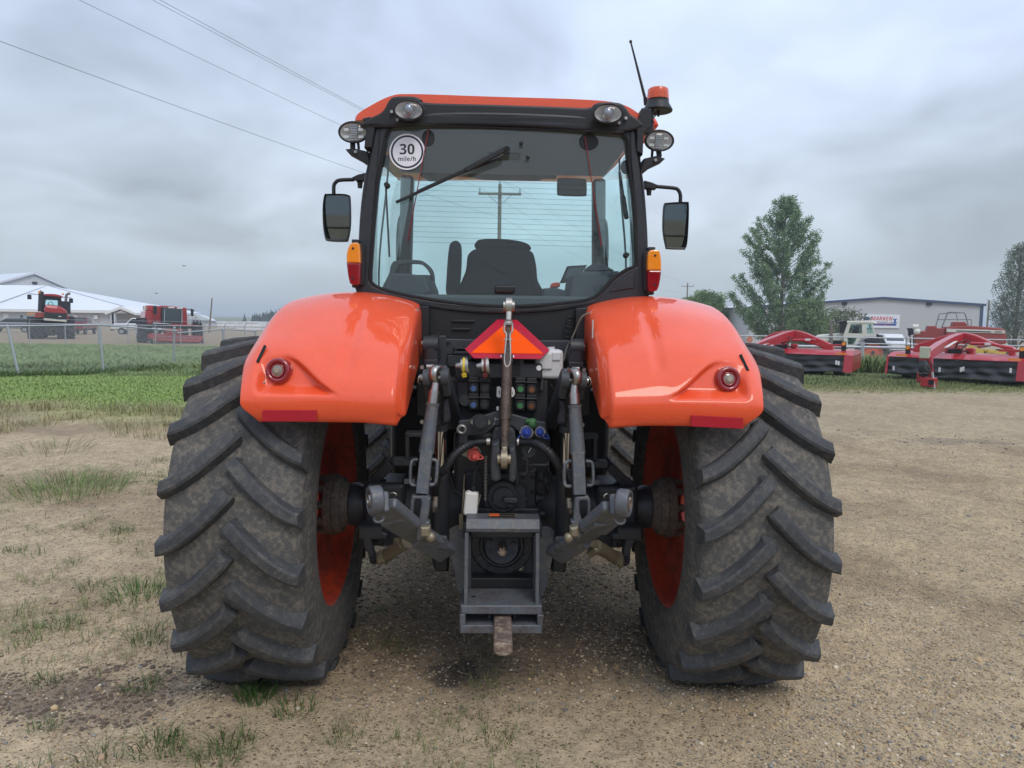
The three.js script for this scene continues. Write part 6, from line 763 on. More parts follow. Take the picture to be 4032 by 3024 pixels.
  put('exhaust', [tube([[-37.9983, 2.8065, -63.3], [-37.9721, 3.1511, -63.3], [-37.9308, 3.3527, -63.3], [-37.8026, 3.4881, -63.3], [-37.6281, 3.516, -63.3]], 0.11, 20)], std([0.16, 0.13, 0.12], 0.6), t);
  put('beacon', [cyl([-39.9793, 3.4676, -63.4], [-39.9727, 3.6541, -63.4], 0.12)], M.amber, t); put('beacon', [cyl([-38.24, 3.3765, -64], [-38.2348, 3.5323, -64], 0.09)], M.amber, t);
  for (const [arm, b] of [[[[-40.0336, 3.3336, -63.8], [-40.4036, 3.3754, -63.6], [-40.7533, 3.4082, -63.5], [-40.7828, 3.2499, -63.5]], [-40.7539, 3.1268, -63.5]], [[[-38.311, 3.1842, -64], [-37.8307, 3.1757, -63.8], [-37.5921, 3.1415, -63.8], [-37.5959, 3.0258, -63.8]], [-37.6156, 2.8806, -63.8]]]) put('mirror', [tube(arm, 0.025, 12), box(b, [0.32, 0.42, 0.12], 0.04)], M.black, t);
  put('marker_arm', [bar([-40.9219, 1.6522, -63], [-40.352, 1.6612, -63], 0.1, 0.06)], M.amber, t);
}
{ // combine harvester
  const z = -57, t = placed('combine_harvester', 'red combine harvester with pickup head and dark cab glass, facing the camera', 'combine', -26.5138, z, null, 1.25), yb = gh(t.off[0], z);
  put('cab_body', [ext([[-27.4792, 2.414], [-26.9288, 2.4858], [-26.283, 2.4641], [-25.0669, 2.3364], [-25.0278, 1.5442], [-25.0417, 0.929], [-27.0566, 1.0383], [-27.6035, 1.1085], [-27.5169, 2.3631]], z - 5, z - 2.2, 0.04)], B.redCase, t);
  put('engine_housing', [ext([[-27.9822, 2.4705], [-27.8651, 2.514], [-27.5393, 2.5158], [-27.3076, 2.4332], [-27.3715, 1.7615], [-27.5534, 1.9648], [-27.7387, 2.0131], [-27.9685, 2.1117]], z - 8, z - 3.5, 0.05), ext([[-28.1244, 2.0052], [-27.7323, 2.0121], [-27.5276, 1.8622], [-27.4538, 1.6584], [-27.4503, 1.2483], [-27.6209, 0.9389], [-28.2683, 0.9077], [-28.2798, 1.3409], [-28.1852, 1.444]], z - 8, z - 3.2, 0.05)], paint([0.42, 0.05, 0.055]), t);
  put('cab_glass', [ext(spline([[-26.9803, 2.2956], [-26.7738, 2.3347], [-26.2913, 2.3443], [-25.5511, 2.248], [-25.4962, 2.1985], [-25.5417, 1.0329], [-25.7205, 0.9806], [-26.3235, 1.0005], [-26.9193, 1.0704], [-27.0174, 1.1696]], 40, true), z - 2.3, z - 1.6, 0.05)], B.darkGlass, t);
  for (const q of [[-26.3457, 2.3313, -58.2], [-25.7006, 2.2939, -58.2]]) put('roof_lamp', [box(q, [0.45, 0.12, 0.1], 0.03)], M.offwhite, t);
  put('cab_pillar', [bar([-26.8428, 2.1724, -58.3], [-26.8926, 1.0729, -58.3], 0.05, 0.05), bar([-25.5293, 2.1718, -58.3], [-25.5642, 1.0603, -58.3], 0.06, 0.05)], M.galv, t);
  put('cab_trim', [bar([-26.9516, 2.3231, -58.8], [-27.0063, 1.0411, -58.8], 0.2, 0.2)], M.black, t);
  put('deck', [ext([[-28.4941, 0.938], [-27.511, 0.996], [-26.4227, 0.9407], [-24.3026, 0.872], [-24.1379, 0.7968], [-24.1422, 0.5927], [-26.6132, 0.6293], [-28.5006, 0.6921]], z - 3.5, z - 0.8, 0.03)], M.blackMatt, t);
  put('deck_edge', [bar([-26.4638, 0.9456, -57.6], [-24.3567, 0.8621, -57.6], 0.1, 0.2)], B.redCase, t);
  put('railing', [tube([[-25.1178, 1.7233, -58.5], [-24.5034, 1.6966, -58.5], [-24.4828, 1.5539, -58.5], [-24.5199, 0.9399, -58.5]], 0.035, 20), bar([-25.0005, 1.6996, -58.5], [-25.0265, 0.9612, -58.5], 0.05, 0.05), bar([-24.7171, 1.6935, -58.5], [-24.7335, 0.9484, -58.5], 0.05, 0.05), bar([-25.0315, 1.3685, -58.5], [-24.5108, 1.3593, -58.5], 0.04, 0.04), tube([[-24.511, 0.9695, -58.2], [-24.4674, 1.4537, -58.2], [-24.3558, 1.5672, -58.2], [-24.2631, 1.4563, -58.2], [-24.1333, 0.8449, -58.2]], 0.03, 24), tube([[-24.3021, 0.8975, -58], [-24.2464, 1.2797, -58], [-24.1638, 1.3671, -58], [-24.1044, 1.2558, -58], [-24.0664, 0.7973, -58]], 0.03, 24)], M.galv, t);
  for (const [q, r, w] of [[[-28.5507, -0.0352, -58.5], 0.98, 0.75], [[-24.3675, 0.2746, -58.5], 0.9, 0.7]]) { put('tyre', [wheelGeo([q[0], yb + r, z - 1.6], r, w), ...lugs([q[0], yb + r, z - 1.6], r, w, 18)], M.farTyre, t); }
  put('wheel_rim', [rimGeo([-28.8176, yb + 0.98, z - 1.6], 0.5, 0.5, '-x')], B.whiteRim, t);
  put('rear_axle_tyre', [wheelGeo([-27.6619, yb + 0.7, z - 6.5], 0.7, 0.5), wheelGeo([-24.7542, yb + 0.7, z - 6.5], 0.7, 0.5)], M.farTyre, t);
  put('feeder_house', [ext([[-27.0736, 0.595], [-25.6698, 0.6026], [-25.8186, 0.1053], [-26.9051, 0.1532]], z - 2, z + 0.5, 0.05)], B.redDull, t);
  put('pickup_frame', [ext([[-28.3079, 0.0794], [-28.1399, 0.214], [-24.3362, 0.0332], [-24.2456, -0.0661], [-24.2993, -0.4137], [-24.4812, -0.2643], [-24.5714, -0.165], [-26.6538, -0.0894], [-27.7984, -0.0406], [-28.1496, -0.1606], [-28.2604, -0.2565]], z - 0.3, z + 1, 0.03)], B.redCase, t);
  put('pickup_drum', [cyl([-27.8439, -0.1462, -55.5], [-24.5952, -0.2585, -55.5], 0.24, 0.24, 16)], std([0.2, 0.04, 0.04], 0.6), t);
  put('pickup_bar', [bar([-27.8881, -0.2026, -55], [-24.6647, -0.3307, -55], 0.16, 0.1), bar([-28.2205, 0.2, -55], [-27.8881, -0.2026, -55], 0.16, 0.1), bar([-24.4748, 0.0353, -55], [-24.6647, -0.3307, -55], 0.16, 0.1)], paint([0.48, 0.06, 0.06]), t);
  const tines = []; for (let k = 0; k < 26; k++) { const x = lerp(-27.8308, -24.6314, k / 25), y = lerp(-0.0956, -0.2209, k / 25); tines.push(bar([x, y + 0.15, z + 1.6], [x + 0.12, y - 0.2, z + 1.75], 0.03, 0.03, 0)); } tag(put('tine', tines, M.blackMatt, t), null, null, null, 'stuff');
  put('gauge_wheel', [wheelGeo([-28.0616, yb + 0.22, z + 1.2], 0.22, 0.14)], M.farTyre, t); put('gauge_wheel', [wheelGeo([-24.2999, yb + 0.2, z + 1.2], 0.2, 0.14)], M.farTyre, t);
  put('mirror', [tube([[-25.1299, 2.2307, -58.5], [-24.9198, 2.2084, -58.3], [-24.7669, 2.2361, -58.2], [-24.7473, 2.0591, -58.2]], 0.03, 14), box([-24.76, 1.9068, -58.2], [0.22, 0.5, 0.12], 0.04), box([-24.7358, 2.1506, -58.2], [0.3, 0.12, 0.15], 0.03)], M.black, t);
  put('side_mirror', [box([-27.5385, 2.1205, -58.5], [0.28, 0.7, 0.15], 0.04)], M.black, t);
  put('unloading_auger', [cyl([-28, 2.4786, -62], [-28.0038, 1.8026, -62], 0.1)], M.offwhite, t);
}
// road vehicles: a body drawn from its side outline, glass, wheels, lamps
function car(name, label, category, x, z, turn, m, kind, group) {
  const t = thing(name, label, category, [x, gh(x, z), z], turn, group);
  const body = { suv: [[-2.4, 0.45], [-2.42, 0.95], [-2.25, 1.12], [-0.9, 1.18], [1.2, 1.18], [2.3, 1.15], [2.42, 0.9], [2.4, 0.45]], pickup: [[-2.9, 0.55], [-2.92, 1.05], [-2.6, 1.2], [-1.3, 1.25], [0.7, 1.25], [2.85, 1.25], [2.9, 0.9], [2.88, 0.55]] }[kind];
  const roof = { suv: [[-1.15, 1.15], [-0.35, 1.68], [1.6, 1.72], [2.3, 1.15]], pickup: [[-1.4, 1.22], [-0.75, 1.86], [0.6, 1.88], [0.85, 1.22]] }[kind];
  const arch = (cx) => circ(cx, 0.42, 0.46, 0.46, 20);
  const ax = kind === 'suv' ? [-1.45, 1.45] : [-1.8, 1.75];
  part('body', [extX(body.map(([zz, y]) => [zz, y]), -0.92, 0.92, 0.08), kind === 'pickup' ? extX([[0.95, 1.25], [2.85, 1.25], [2.85, 1.32], [0.95, 1.32]], -0.93, 0.93, 0.02) : []], m, t);
  part('cabin', extX(roof, -0.8, 0.8, 0.1), m, t);
  const inset = roof.map(([zz, y], i) => [zz * 0.93 + (i < 2 ? 0.03 : -0.02), 1.2 + (y - 1.2) * 0.84 + 0.02]);
  part('side_glass', extX(inset, -0.815, 0.815, 0.01), B.darkGlass, t); 
  const A = roof[0], C = roof[1], D = roof[2], E = roof[3];
  part('windscreen', [bar([0, A[1] + 0.1, A[0] + 0.1], [0, C[1] - 0.06, C[0] - 0.02], 1.36, 0.03, 0, [0, 0.6, -0.8])], B.darkGlass, t); part('rear_glass', [bar([0, E[1] + 0.12, E[0] - 0.1 + 0.03], [0, D[1] - 0.06, D[0] + 0.06], 1.36, 0.03, 0, [0, 0.5, 0.8])], B.darkGlass, t);
  for (const a of ax) for (const s of [-1, 1]) { const w = part('wheel', [wheelGeo([s * 0.85, 0.38, a], 0.38, 0.25)], M.farTyre, t); part('rim', [rimGeo([s * 0.88, 0.38, a], 0.24, 0.2, s > 0 ? 'x' : '-x')], M.galv, w); }
  const zb = kind === 'suv' ? 2.4 : 2.88; for (const s of [-1, 1]) { part('tail_lamp', bb([s * 0.78 - 0.1, 0.9, zb - 0.1], [s * 0.78 + 0.1, 1.12, zb + 0.03], 0.02), M.redLens, t); part('headlamp', bb([s * 0.72 - 0.16, 0.82, -zb - 0.02], [s * 0.72 + 0.16, 1.0, -zb + 0.1], 0.03), M.offwhite, t); }
  part('bumper', [bb([-0.88, 0.42, zb - 0.06], [0.88, 0.62, zb + 0.06], 0.04), bb([-0.88, 0.42, -zb - 0.06], [0.88, 0.62, -zb + 0.06], 0.04)], M.dark, t); part('number_plate', bb([-0.2, 0.72, zb], [0.2, 0.86, zb + 0.03]), M.offwhite, t);
  return t;
}
car('parked_car', 'dark grey car parked at the left edge before the white building', 'car', -56.7748, -84, 1.95, paint([0.16, 0.18, 0.21], 0.3), 'suv');
car('parked_pickup', 'dark red pickup parked right of the articulated tractor, tail to camera', 'pickup truck', -46.52, -80, 0.25, paint([0.2, 0.02, 0.03], 0.3), 'pickup');
car('parked_pickup', 'white pickup half hidden behind the left of the combine', 'pickup truck', -40.8973, -82, 1.85, paint([0.72, 0.73, 0.74], 0.3), 'pickup');
car('parked_pickup', 'white pickup facing the camera behind the white tractor', 'pickup truck', 33.0505, -58, 3.0, paint([0.72, 0.73, 0.74], 0.3), 'pickup');
{ // white trailers in a row, fabric shelter, poles
  const tr = (x0, x1, y0, y1, z, label, m, kind) => { const t = placed('enclosed_trailer', label, 'trailer', (x0 + x1) / 2, z, null), yb = gh(x0, z); put('box_body', [bb([x0, -1.4366, z - 6], [x1, y1, z], 0.08)], m, t); put('door_frame', [bb([x0 + 0.2, -1.4366 + 0.1, z], [x1 - 0.2, -1.4366 + 0.2, z + 0.06]), bb([x0 + 0.2, y1 - 0.3, z], [x1 - 0.2, y1 - 0.2, z + 0.06])], B.grey, t); put('door_seam', [bb([(x0 + x1) / 2 - 0.03, yb + 0.7, z], [(x0 + x1) / 2 + 0.03, y1 - 0.2, z + 0.05])], B.grey, t); for (const f of [0.3, 0.7]) put('wheel', [wheelGeo([lerp(x0, x1, f), yb + 0.38, z - 2.5], 0.38, 0.25)], M.farTyre, t); if (kind) put('bars', [0, 1, 2, 3].map((i) => bb([x0, lerp(yb + 1, y1 - 0.2, i / 3), z + 0.02], [x1, lerp(yb + 1, y1 - 0.2, i / 3) + 0.12, z + 0.1])), B.grey, t); return t; };
  tr(-63.7922, -60.8929, 0, 0.3662, -158, 'grey barred stock trailer, leftmost trailer right of the combine', std([0.5, 0.53, 0.56], 0.6), 1);
  tr(-60.7635, -59.0799, 0, 0.324, -158, 'narrow white enclosed trailer beside the grey stock trailer', M.white);
  tr(-59.6524, -57.4487, 0, 0.3425, -160, 'white enclosed trailer, second white one from the stock trailer', M.white);
  tr(-56.618, -54.9327, 0, 0.3921, -158, 'white enclosed trailer, third white one from the stock trailer', M.white);
  tr(-54.1004, -50.9231, 0, 0.448, -156, 'widest white enclosed trailer at the right end of the row', M.white);
  const z = -195, t = placed('fabric_shelter', 'rounded pale fabric shelter behind the trailers', 'shelter', -80.2211, z), yb = gh(-30, z);
  put('cover', [ext(spline([[-84.6957, yb], ...[[-84.3624, 0.5932], [-82.7524, 1.5719], [-80.2078, 1.8625], [-77.9984, 1.3197], [-75.9553, 0.3272]], [-75.6428, yb]], 24, false), z - 3, z, 0)], std([0.6, 0.64, 0.66], 0.6), t);
  put('end_frame', [ext([[-84.061, yb], [-83.934, yb + 2], [-76.1197, yb + 2], [-75.9925, yb]], z, z + 0.1, 0)], B.grey, t);
}
function pole(label, x, z, top, lean, arm, r = 0.15) {
  const t = thing('utility_pole', label, 'utility pole', [x, gh(x, z), z]), h = top - gh(x, z);
  part('post', cyl([0, 0, 0], [lean, h, 0], r, r * 0.68, 12), M.wood, t);
  if (arm) { part('crossarm', bar([lean - 1.3, h - 0.6, 0.1], [lean + 1.3, h - 0.6, 0.1], 0.12, 0.14), M.wood, t); for (const a of [-1.22, 1.22]) part('insulator', cyl([lean + a, h - 0.55, 0.1], [lean + a, h - 0.25, 0.1], 0.06, 0.045, 10), M.galv, t); part('insulator', cyl([lean, h, 0], [lean, h + 0.3, 0], 0.06, 0.045, 10), M.galv, t); part('brace', [bar([lean - 0.7, h - 0.65, 0.12], [lean, h - 1.3, 0.12], 0.04, 0.03), bar([lean + 0.7, h - 0.65, 0.12], [lean, h - 1.3, 0.12], 0.04, 0.03)], M.galv, t); }
  return t;
}
const P1 = [0.0286, -42, 9.9172], P2 = [38.7617, -148, 9.5912];
pole('wooden utility pole with crossarm, seen through the cab windows', P1[0], P1[1], P1[2], 0, 1);
pole('distant utility pole with crossarm, right of the cab above the right fender', P2[0], P2[1], P2[2], 0.05, 1, 0.2);
pole('bare leaning pole behind the trailers right of the combine', -46.9862, -118, 4.5269, 0.6, 0);
pole('utility pole beside the right-hand corner of the grey metal building', 64.032, -92, 5.1149, 0.05, 0);
{ // overhead lines: previous pole stands behind the camera to the left
  const dir = [P1[0] - P2[0], P1[1] - P2[1]], P0 = [-31.29, 35.3, 13.73];
  const arms = [[[-1.22, -0.25], [-0.88, -0.25], 'leftmost conductor of the overhead power line'], [[-0.05, 0.3], [-1.68, 0.92], 'middle conductor of the overhead power line'], [[1.22, -0.25], [0.88, -0.25], 'rightmost upper conductor of the overhead power line'], [[0.2, -2.05], [1.16, -3.89], 'lowest separate cable of the overhead power line']];
  for (const [near, back, label] of arms) {
    const pts = []; for (const [A, Bq, sag, a, b] of [[P0, P1, 0.965, back, near], [P1, P2, 1.1, near, near]]) for (let i = A === P0 ? 0 : 1; i <= 30; i++) { const f = i / 30; pts.push([lerp(A[0] + a[0], Bq[0] + b[0], f), lerp(A[2] + a[1], Bq[2] + b[1], f) - sag * 4 * f * (1 - f), lerp(A[1], Bq[1], f)]); }
    tag(part('power_line', new THREE.TubeGeometry(new THREE.CatmullRomCurve3(pts.map(V)), 240, 0.0056, 5), std([0.05, 0.052, 0.055], 0.6)), label, 'power line');
  }
}
// chain-link fences
function netting(A, Bp, ya, yb2, h, step, r) { // crossing wires between two posts
  const g = [], L = Math.hypot(Bp[0] - A[0], Bp[1] - A[1]), n = Math.floor(L / step), at = (d, y) => { const f = d / L; return [lerp(A[0], Bp[0], f), lerp(ya, yb2, f) + y, lerp(A[1], Bp[1], f)]; };
  for (let i = -Math.floor(h / step); i < n; i++) for (const e of [1, -1]) { let d0 = i * step, d1 = d0 + h; let y0 = 0, y1 = h; if (d0 < 0) { y0 = -d0; d0 = 0; } if (d1 > L) { y1 = h - (d1 - L); d1 = L; } if (y1 - y0 < 0.05) continue; g.push(e > 0 ? cyl(at(d0, y0), at(d1, y1), r, r, 3, true) : cyl(at(L - d0, y0), at(L - d1, y1), r, r, 3, true)); }
  return g;
}
{
  const f = thing('chain_link_fence', 'near chain-link fence with crooked leaning posts on the left', 'fence', [-12, gh(-12, -18.4), -18.4]); f.off = [-12, gh(-12, -18.4), -18.4];
  const posts = [[[-13.5879, 1.3793, -17], [-13.298, -0.1305, -17]], [[-11.8151, 1.4261, -18.4], [-11.7203, -0.1553, -18.4]], [[-10.7279, 1.3253, -21], [-10.8076, -0.2305, -21]], [[-9.9379, 1.2541, -23.2], [-9.9671, -0.2092, -23.2]], [[-9.353, 1.1677, -25], [-9.3727, -0.0438, -25]]], first = [[posts[0][0][0] - 2.4, posts[0][0][1], -15.2], [posts[0][0][0] - 2.2, -0.05, -15.2]];
  for (const [a, b] of [first, ...posts]) put('post', [cyl([b[0], Math.min(b[1], gh(b[0], b[2])) - 0.05, b[2]], a, 0.036, 0.036, 12), ball(a, 0.04)], M.galv, f);
  const tops = [[first[0], posts[0][0]], [posts[0][0], posts[1][0]], [posts[1][0], [-10.6198, 1.2152, -21]], [[-10.6411, 1.155, -21], posts[3][0]], [posts[3][0], posts[4][0]]];
  for (const [a, b] of tops) put('top_rail', [cyl(a, b, 0.022, 0.022, 10)], M.galv, f);
  const all = [first, ...posts]; const g = [];
  for (let i = 0; i + 1 < all.length; i++) { const [a, b] = [all[i], all[i + 1]], ya = gh(a[1][0], a[1][2]) + 0.03, yb = gh(b[1][0], b[1][2]) + 0.03, h = Math.min(a[0][1] - ya, b[0][1] - yb) - 0.02; g.push(netting([a[0][0], a[0][2]], [b[0][0], b[0][2]], ya, yb, h, 0.075, 0.0028)); }
  tag(put('wire_mesh', g, M.galv, f), null, null, null, 'stuff');
}
{
  const z = -54, f = placed('chain_link_fence', 'straight chain-link fence with angled barbed arms in front of the combine', 'fence', -30.0126, z);
  const px = [-38.821, -36.0558, -33.322, -30.7947, -28.5393, -26.4373, -24.5078, -22.7237, -21.1504, -19.5754, -17.9986], yt = 0.9181, yt2 = 0.9023, slope = (x) => lerp(yt, yt2, (x - px[2]) / (px[6] - px[2]));
  for (const x of px) put('post', [cyl([x, gh(x, z) - 0.1, z], [x, slope(x), z], 0.04, 0.04, 8), cyl([x, slope(x), z], [x + 0.22, slope(x) + 0.35, z + 0.1], 0.025, 0.02, 6)], M.galv, f);
  put('top_rail', [cyl([px[0], slope(px[0]), z], [px[10], slope(px[10]), z], 0.035, 0.035, 8)], M.galv, f);
  put('barbed_wire', [cyl([px[0] + 0.2, slope(px[0]) + 0.33, z + 0.1], [px[10] + 0.2, slope(px[10]) + 0.33, z + 0.1], 0.012, 0.012, 4)], M.galv, f);
  const g = []; for (let i = 0; i + 1 < px.length; i++) { const ya = gh(px[i], z) + 0.05, yb = gh(px[i + 1], z) + 0.05; g.push(netting([px[i], z], [px[i + 1], z], ya, yb, slope(px[i]) - ya - 0.03, 0.16, 0.0055)); } tag(put('wire_mesh', g, M.galv, f), null, null, null, 'stuff');
}
{
  const z = -29.5, f = placed('chain_link_gate', 'grey chain-link gate with thick top rail behind the red mowers', 'gate', 16.624, z), x0 = 11.0737, x1 = 16.5619, x2 = 18.6336, x3 = 25.3393;
  const yt = 0.7174, yb = gh(x1, z);
  put('top_rail', [cyl([x0, yt + 0.02, z], [x2 + 0.4, yt, z], 0.06, 0.06, 10)], M.galv, f); put('bottom_rail', [cyl([x1, yb + 0.25, z], [x2 + 0.3, yb + 0.25, z], 0.03, 0.03, 8)], M.galv, f);
  put('gate_post', [cyl([x1, yb - 0.1, z], [x1, yt + 0.25, z], 0.09, 0.09, 12), cyl([x1, yb - 0.1, z], [x1, yb + 0.3, z], 0.13, 0.13, 12)], M.galv, f);
  put('gate_post', [cyl([x0, gh(x0, z) - 0.1, z], [x0, yt + 0.1, z], 0.07, 0.07, 10)], M.galv, f); put('gate_post', [cyl([x2, gh(x2, z) - 0.1, z], [x2, yt + 0.1, z], 0.06, 0.06, 10)], M.galv, f);
  const g = [netting([x0, z], [x1, z], gh(x0, z) + 0.05, yb + 0.05, yt - yb - 0.1, 0.1, 0.0035), netting([x1, z], [x2, z], yb + 0.25, yb + 0.25, yt - yb - 0.3, 0.1, 0.0035)]; tag(put('wire_mesh', g, M.galv, f), null, null, null, 'stuff');
}
{
  const z = -34, f = placed('chain_link_fence', 'taller chain-link fence with two thin rails before the red baler', 'fence', 21.6039, z);
  const ya = 1.0558, yb = 0.7649, x0 = 12.2403, x1 = 29.5373;
  put('top_rail', [cyl([x0, ya + 0.03, z], [x1, ya, z], 0.03, 0.03, 8)], M.galv, f); put('lower_rail', [cyl([18.3577, yb, z], [x1, yb, z], 0.03, 0.03, 8)], M.galv, f);
  for (const x of [x0, 16.2777, 21.0893, 24.7237, 28.653]) put('post', [cyl([x, gh(x, z) - 0.1, z], [x, ya + 0.08, z], 0.045, 0.045, 8)], M.galv, f);
  put('round_sign_board', [bb([12.7579, 0.7223, z + 0.02], [13.0811, 1.0352, z + 0.05])], std([0.6, 0.56, 0.46], 0.6), f); put('round_sign', [ext(circ(12.9215, 0.8945, 0.17, 0.17, 20), z + 0.05, z + 0.06, 0)], std([0.5, 0.2, 0.13], 0.6), f);
}
{ // grey metal building with blue trim and sign
  const z = -86, t = placed('metal_building', 'pale grey metal building with blue roof trim and a company sign', 'building', 47.294, z), yb = gh(40, z);
  const xl = 30.6959, xr = 59.2518, xa = 46.8336, ya = 4.9756, yr = 4.2989, yl = 3.5958;
  const wallY = (x) => (x < xa ? lerp(yl, ya, (x - xl) / (xa - xl)) : lerp(ya, yr, (x - xa) / (xr - xa)));
  put('wall', [ext([[xl, yb], [xl, yl], [xa, ya], [xr, yr], [xr, yb]], z - 30, z, 0)], std([0.56, 0.57, 0.585], 0.5), t);
  const n = 150, ribs = []; for (let i = 0; i < n; i++) { const x = lerp(xl, xr, (i + 0.5) / n); ribs.push(bb([x - 0.04, yb, z], [x + 0.04, wallY(x) - 0.05, z + 0.035])); } for (let i = 0; i < 1; i++) tag(put('wall_rib', ribs, std([0.53, 0.54, 0.555], 0.5), t), null, null, null, 'stuff');
  put('roof', [ext([[xl - 0.3, yl], [xa, ya], [xr + 0.3, yr], [xr + 0.3, yr + 0.12], [xa, ya + 0.12], [xl - 0.3, yl + 0.12]], z - 30, z + 0.25, 0)], B.roof, t);
  put('roof_trim', [ext([[xl - 0.3, yl - 0.15], [xa, ya - 0.15], [xr + 0.3, yr - 0.15], [xr + 0.3, yr + 0.14], [xa, ya + 0.14], [xl - 0.3, yl + 0.14]], z + 0.25, z + 0.32, 0)], B.trimBlue, t);
  put('corner_trim', [bb([xr - 0.25, yb, z - 0.1], [xr + 0.12, yr - 0.1, z + 0.1])], B.trimBlue, t);
  for (const [a, b] of [[[52.6238, 4.3524, -85.7], 0], [[42.1927, 4.2372, -85.7], 1]]) put('wall_lamp', [b ? cyl([a[0], a[1], z], [a[0], a[1], z + 0.25], 0.28, 0.28, 14) : box([a[0], a[1], z + 0.15], [0.6, 0.4, 0.3], 0.05)], M.dark, t);
  const s0 = [44.3703, 2.9737, -85.6], s1 = [49.0885, 1.3301, -85.6], w = s1[0] - s0[0], h = s0[1] - s1[1];
  const sign = put('sign_board', [bb([s0[0], s1[1], z + 0.05], [s1[0], s0[1], z + 0.16])], M.white, t, 'white sign board with red lettering MARKEN');
  const face = new THREE.PlaneGeometry(w * 0.985, h * 0.97).translate((s0[0] + s1[0]) / 2, (s0[1] + s1[1]) / 2, z + 0.168); face.userData.keepUV = true;
  put('sign_print', [face], std([1, 1, 1], 0.5, 0, { map: canvasTex(960, 360, (c) => {
    c.fillStyle = '#dfe3ea'; c.fillRect(0, 0, 960, 360); c.fillStyle = '#1d3f7c'; c.beginPath(); c.moveTo(20, 110); c.lineTo(70, 62); c.lineTo(185, 62); c.lineTo(185, 160); c.lineTo(70, 160); c.closePath(); c.fill(); c.fillStyle = '#8fa6c8'; c.beginPath(); c.ellipse(185, 111, 18, 49, 0, 0, 7); c.fill();
    c.fillStyle = '#c5222f'; c.font = 'italic bold 148px sans-serif'; c.fillText('MARKEN', 214, 158, 560); c.fillStyle = '#24509a'; c.fillRect(788, 108, 110, 22); c.fillRect(815, 108, 52, 120); c.fillRect(788, 205, 110, 24); c.fillStyle = '#24509a'; c.fillRect(230, 238, 650, 62);
    c.fillStyle = '#2a2f3a'; c.font = 'bold 56px sans-serif'; c.fillText('EQUIPMENT LTD.', 372, 226, 420); c.fillStyle = '#c5222f'; c.font = 'bold 52px sans-serif'; c.fillText('— SALES · SERVICE', 300, 290, 500);
  }) }), sign);
}
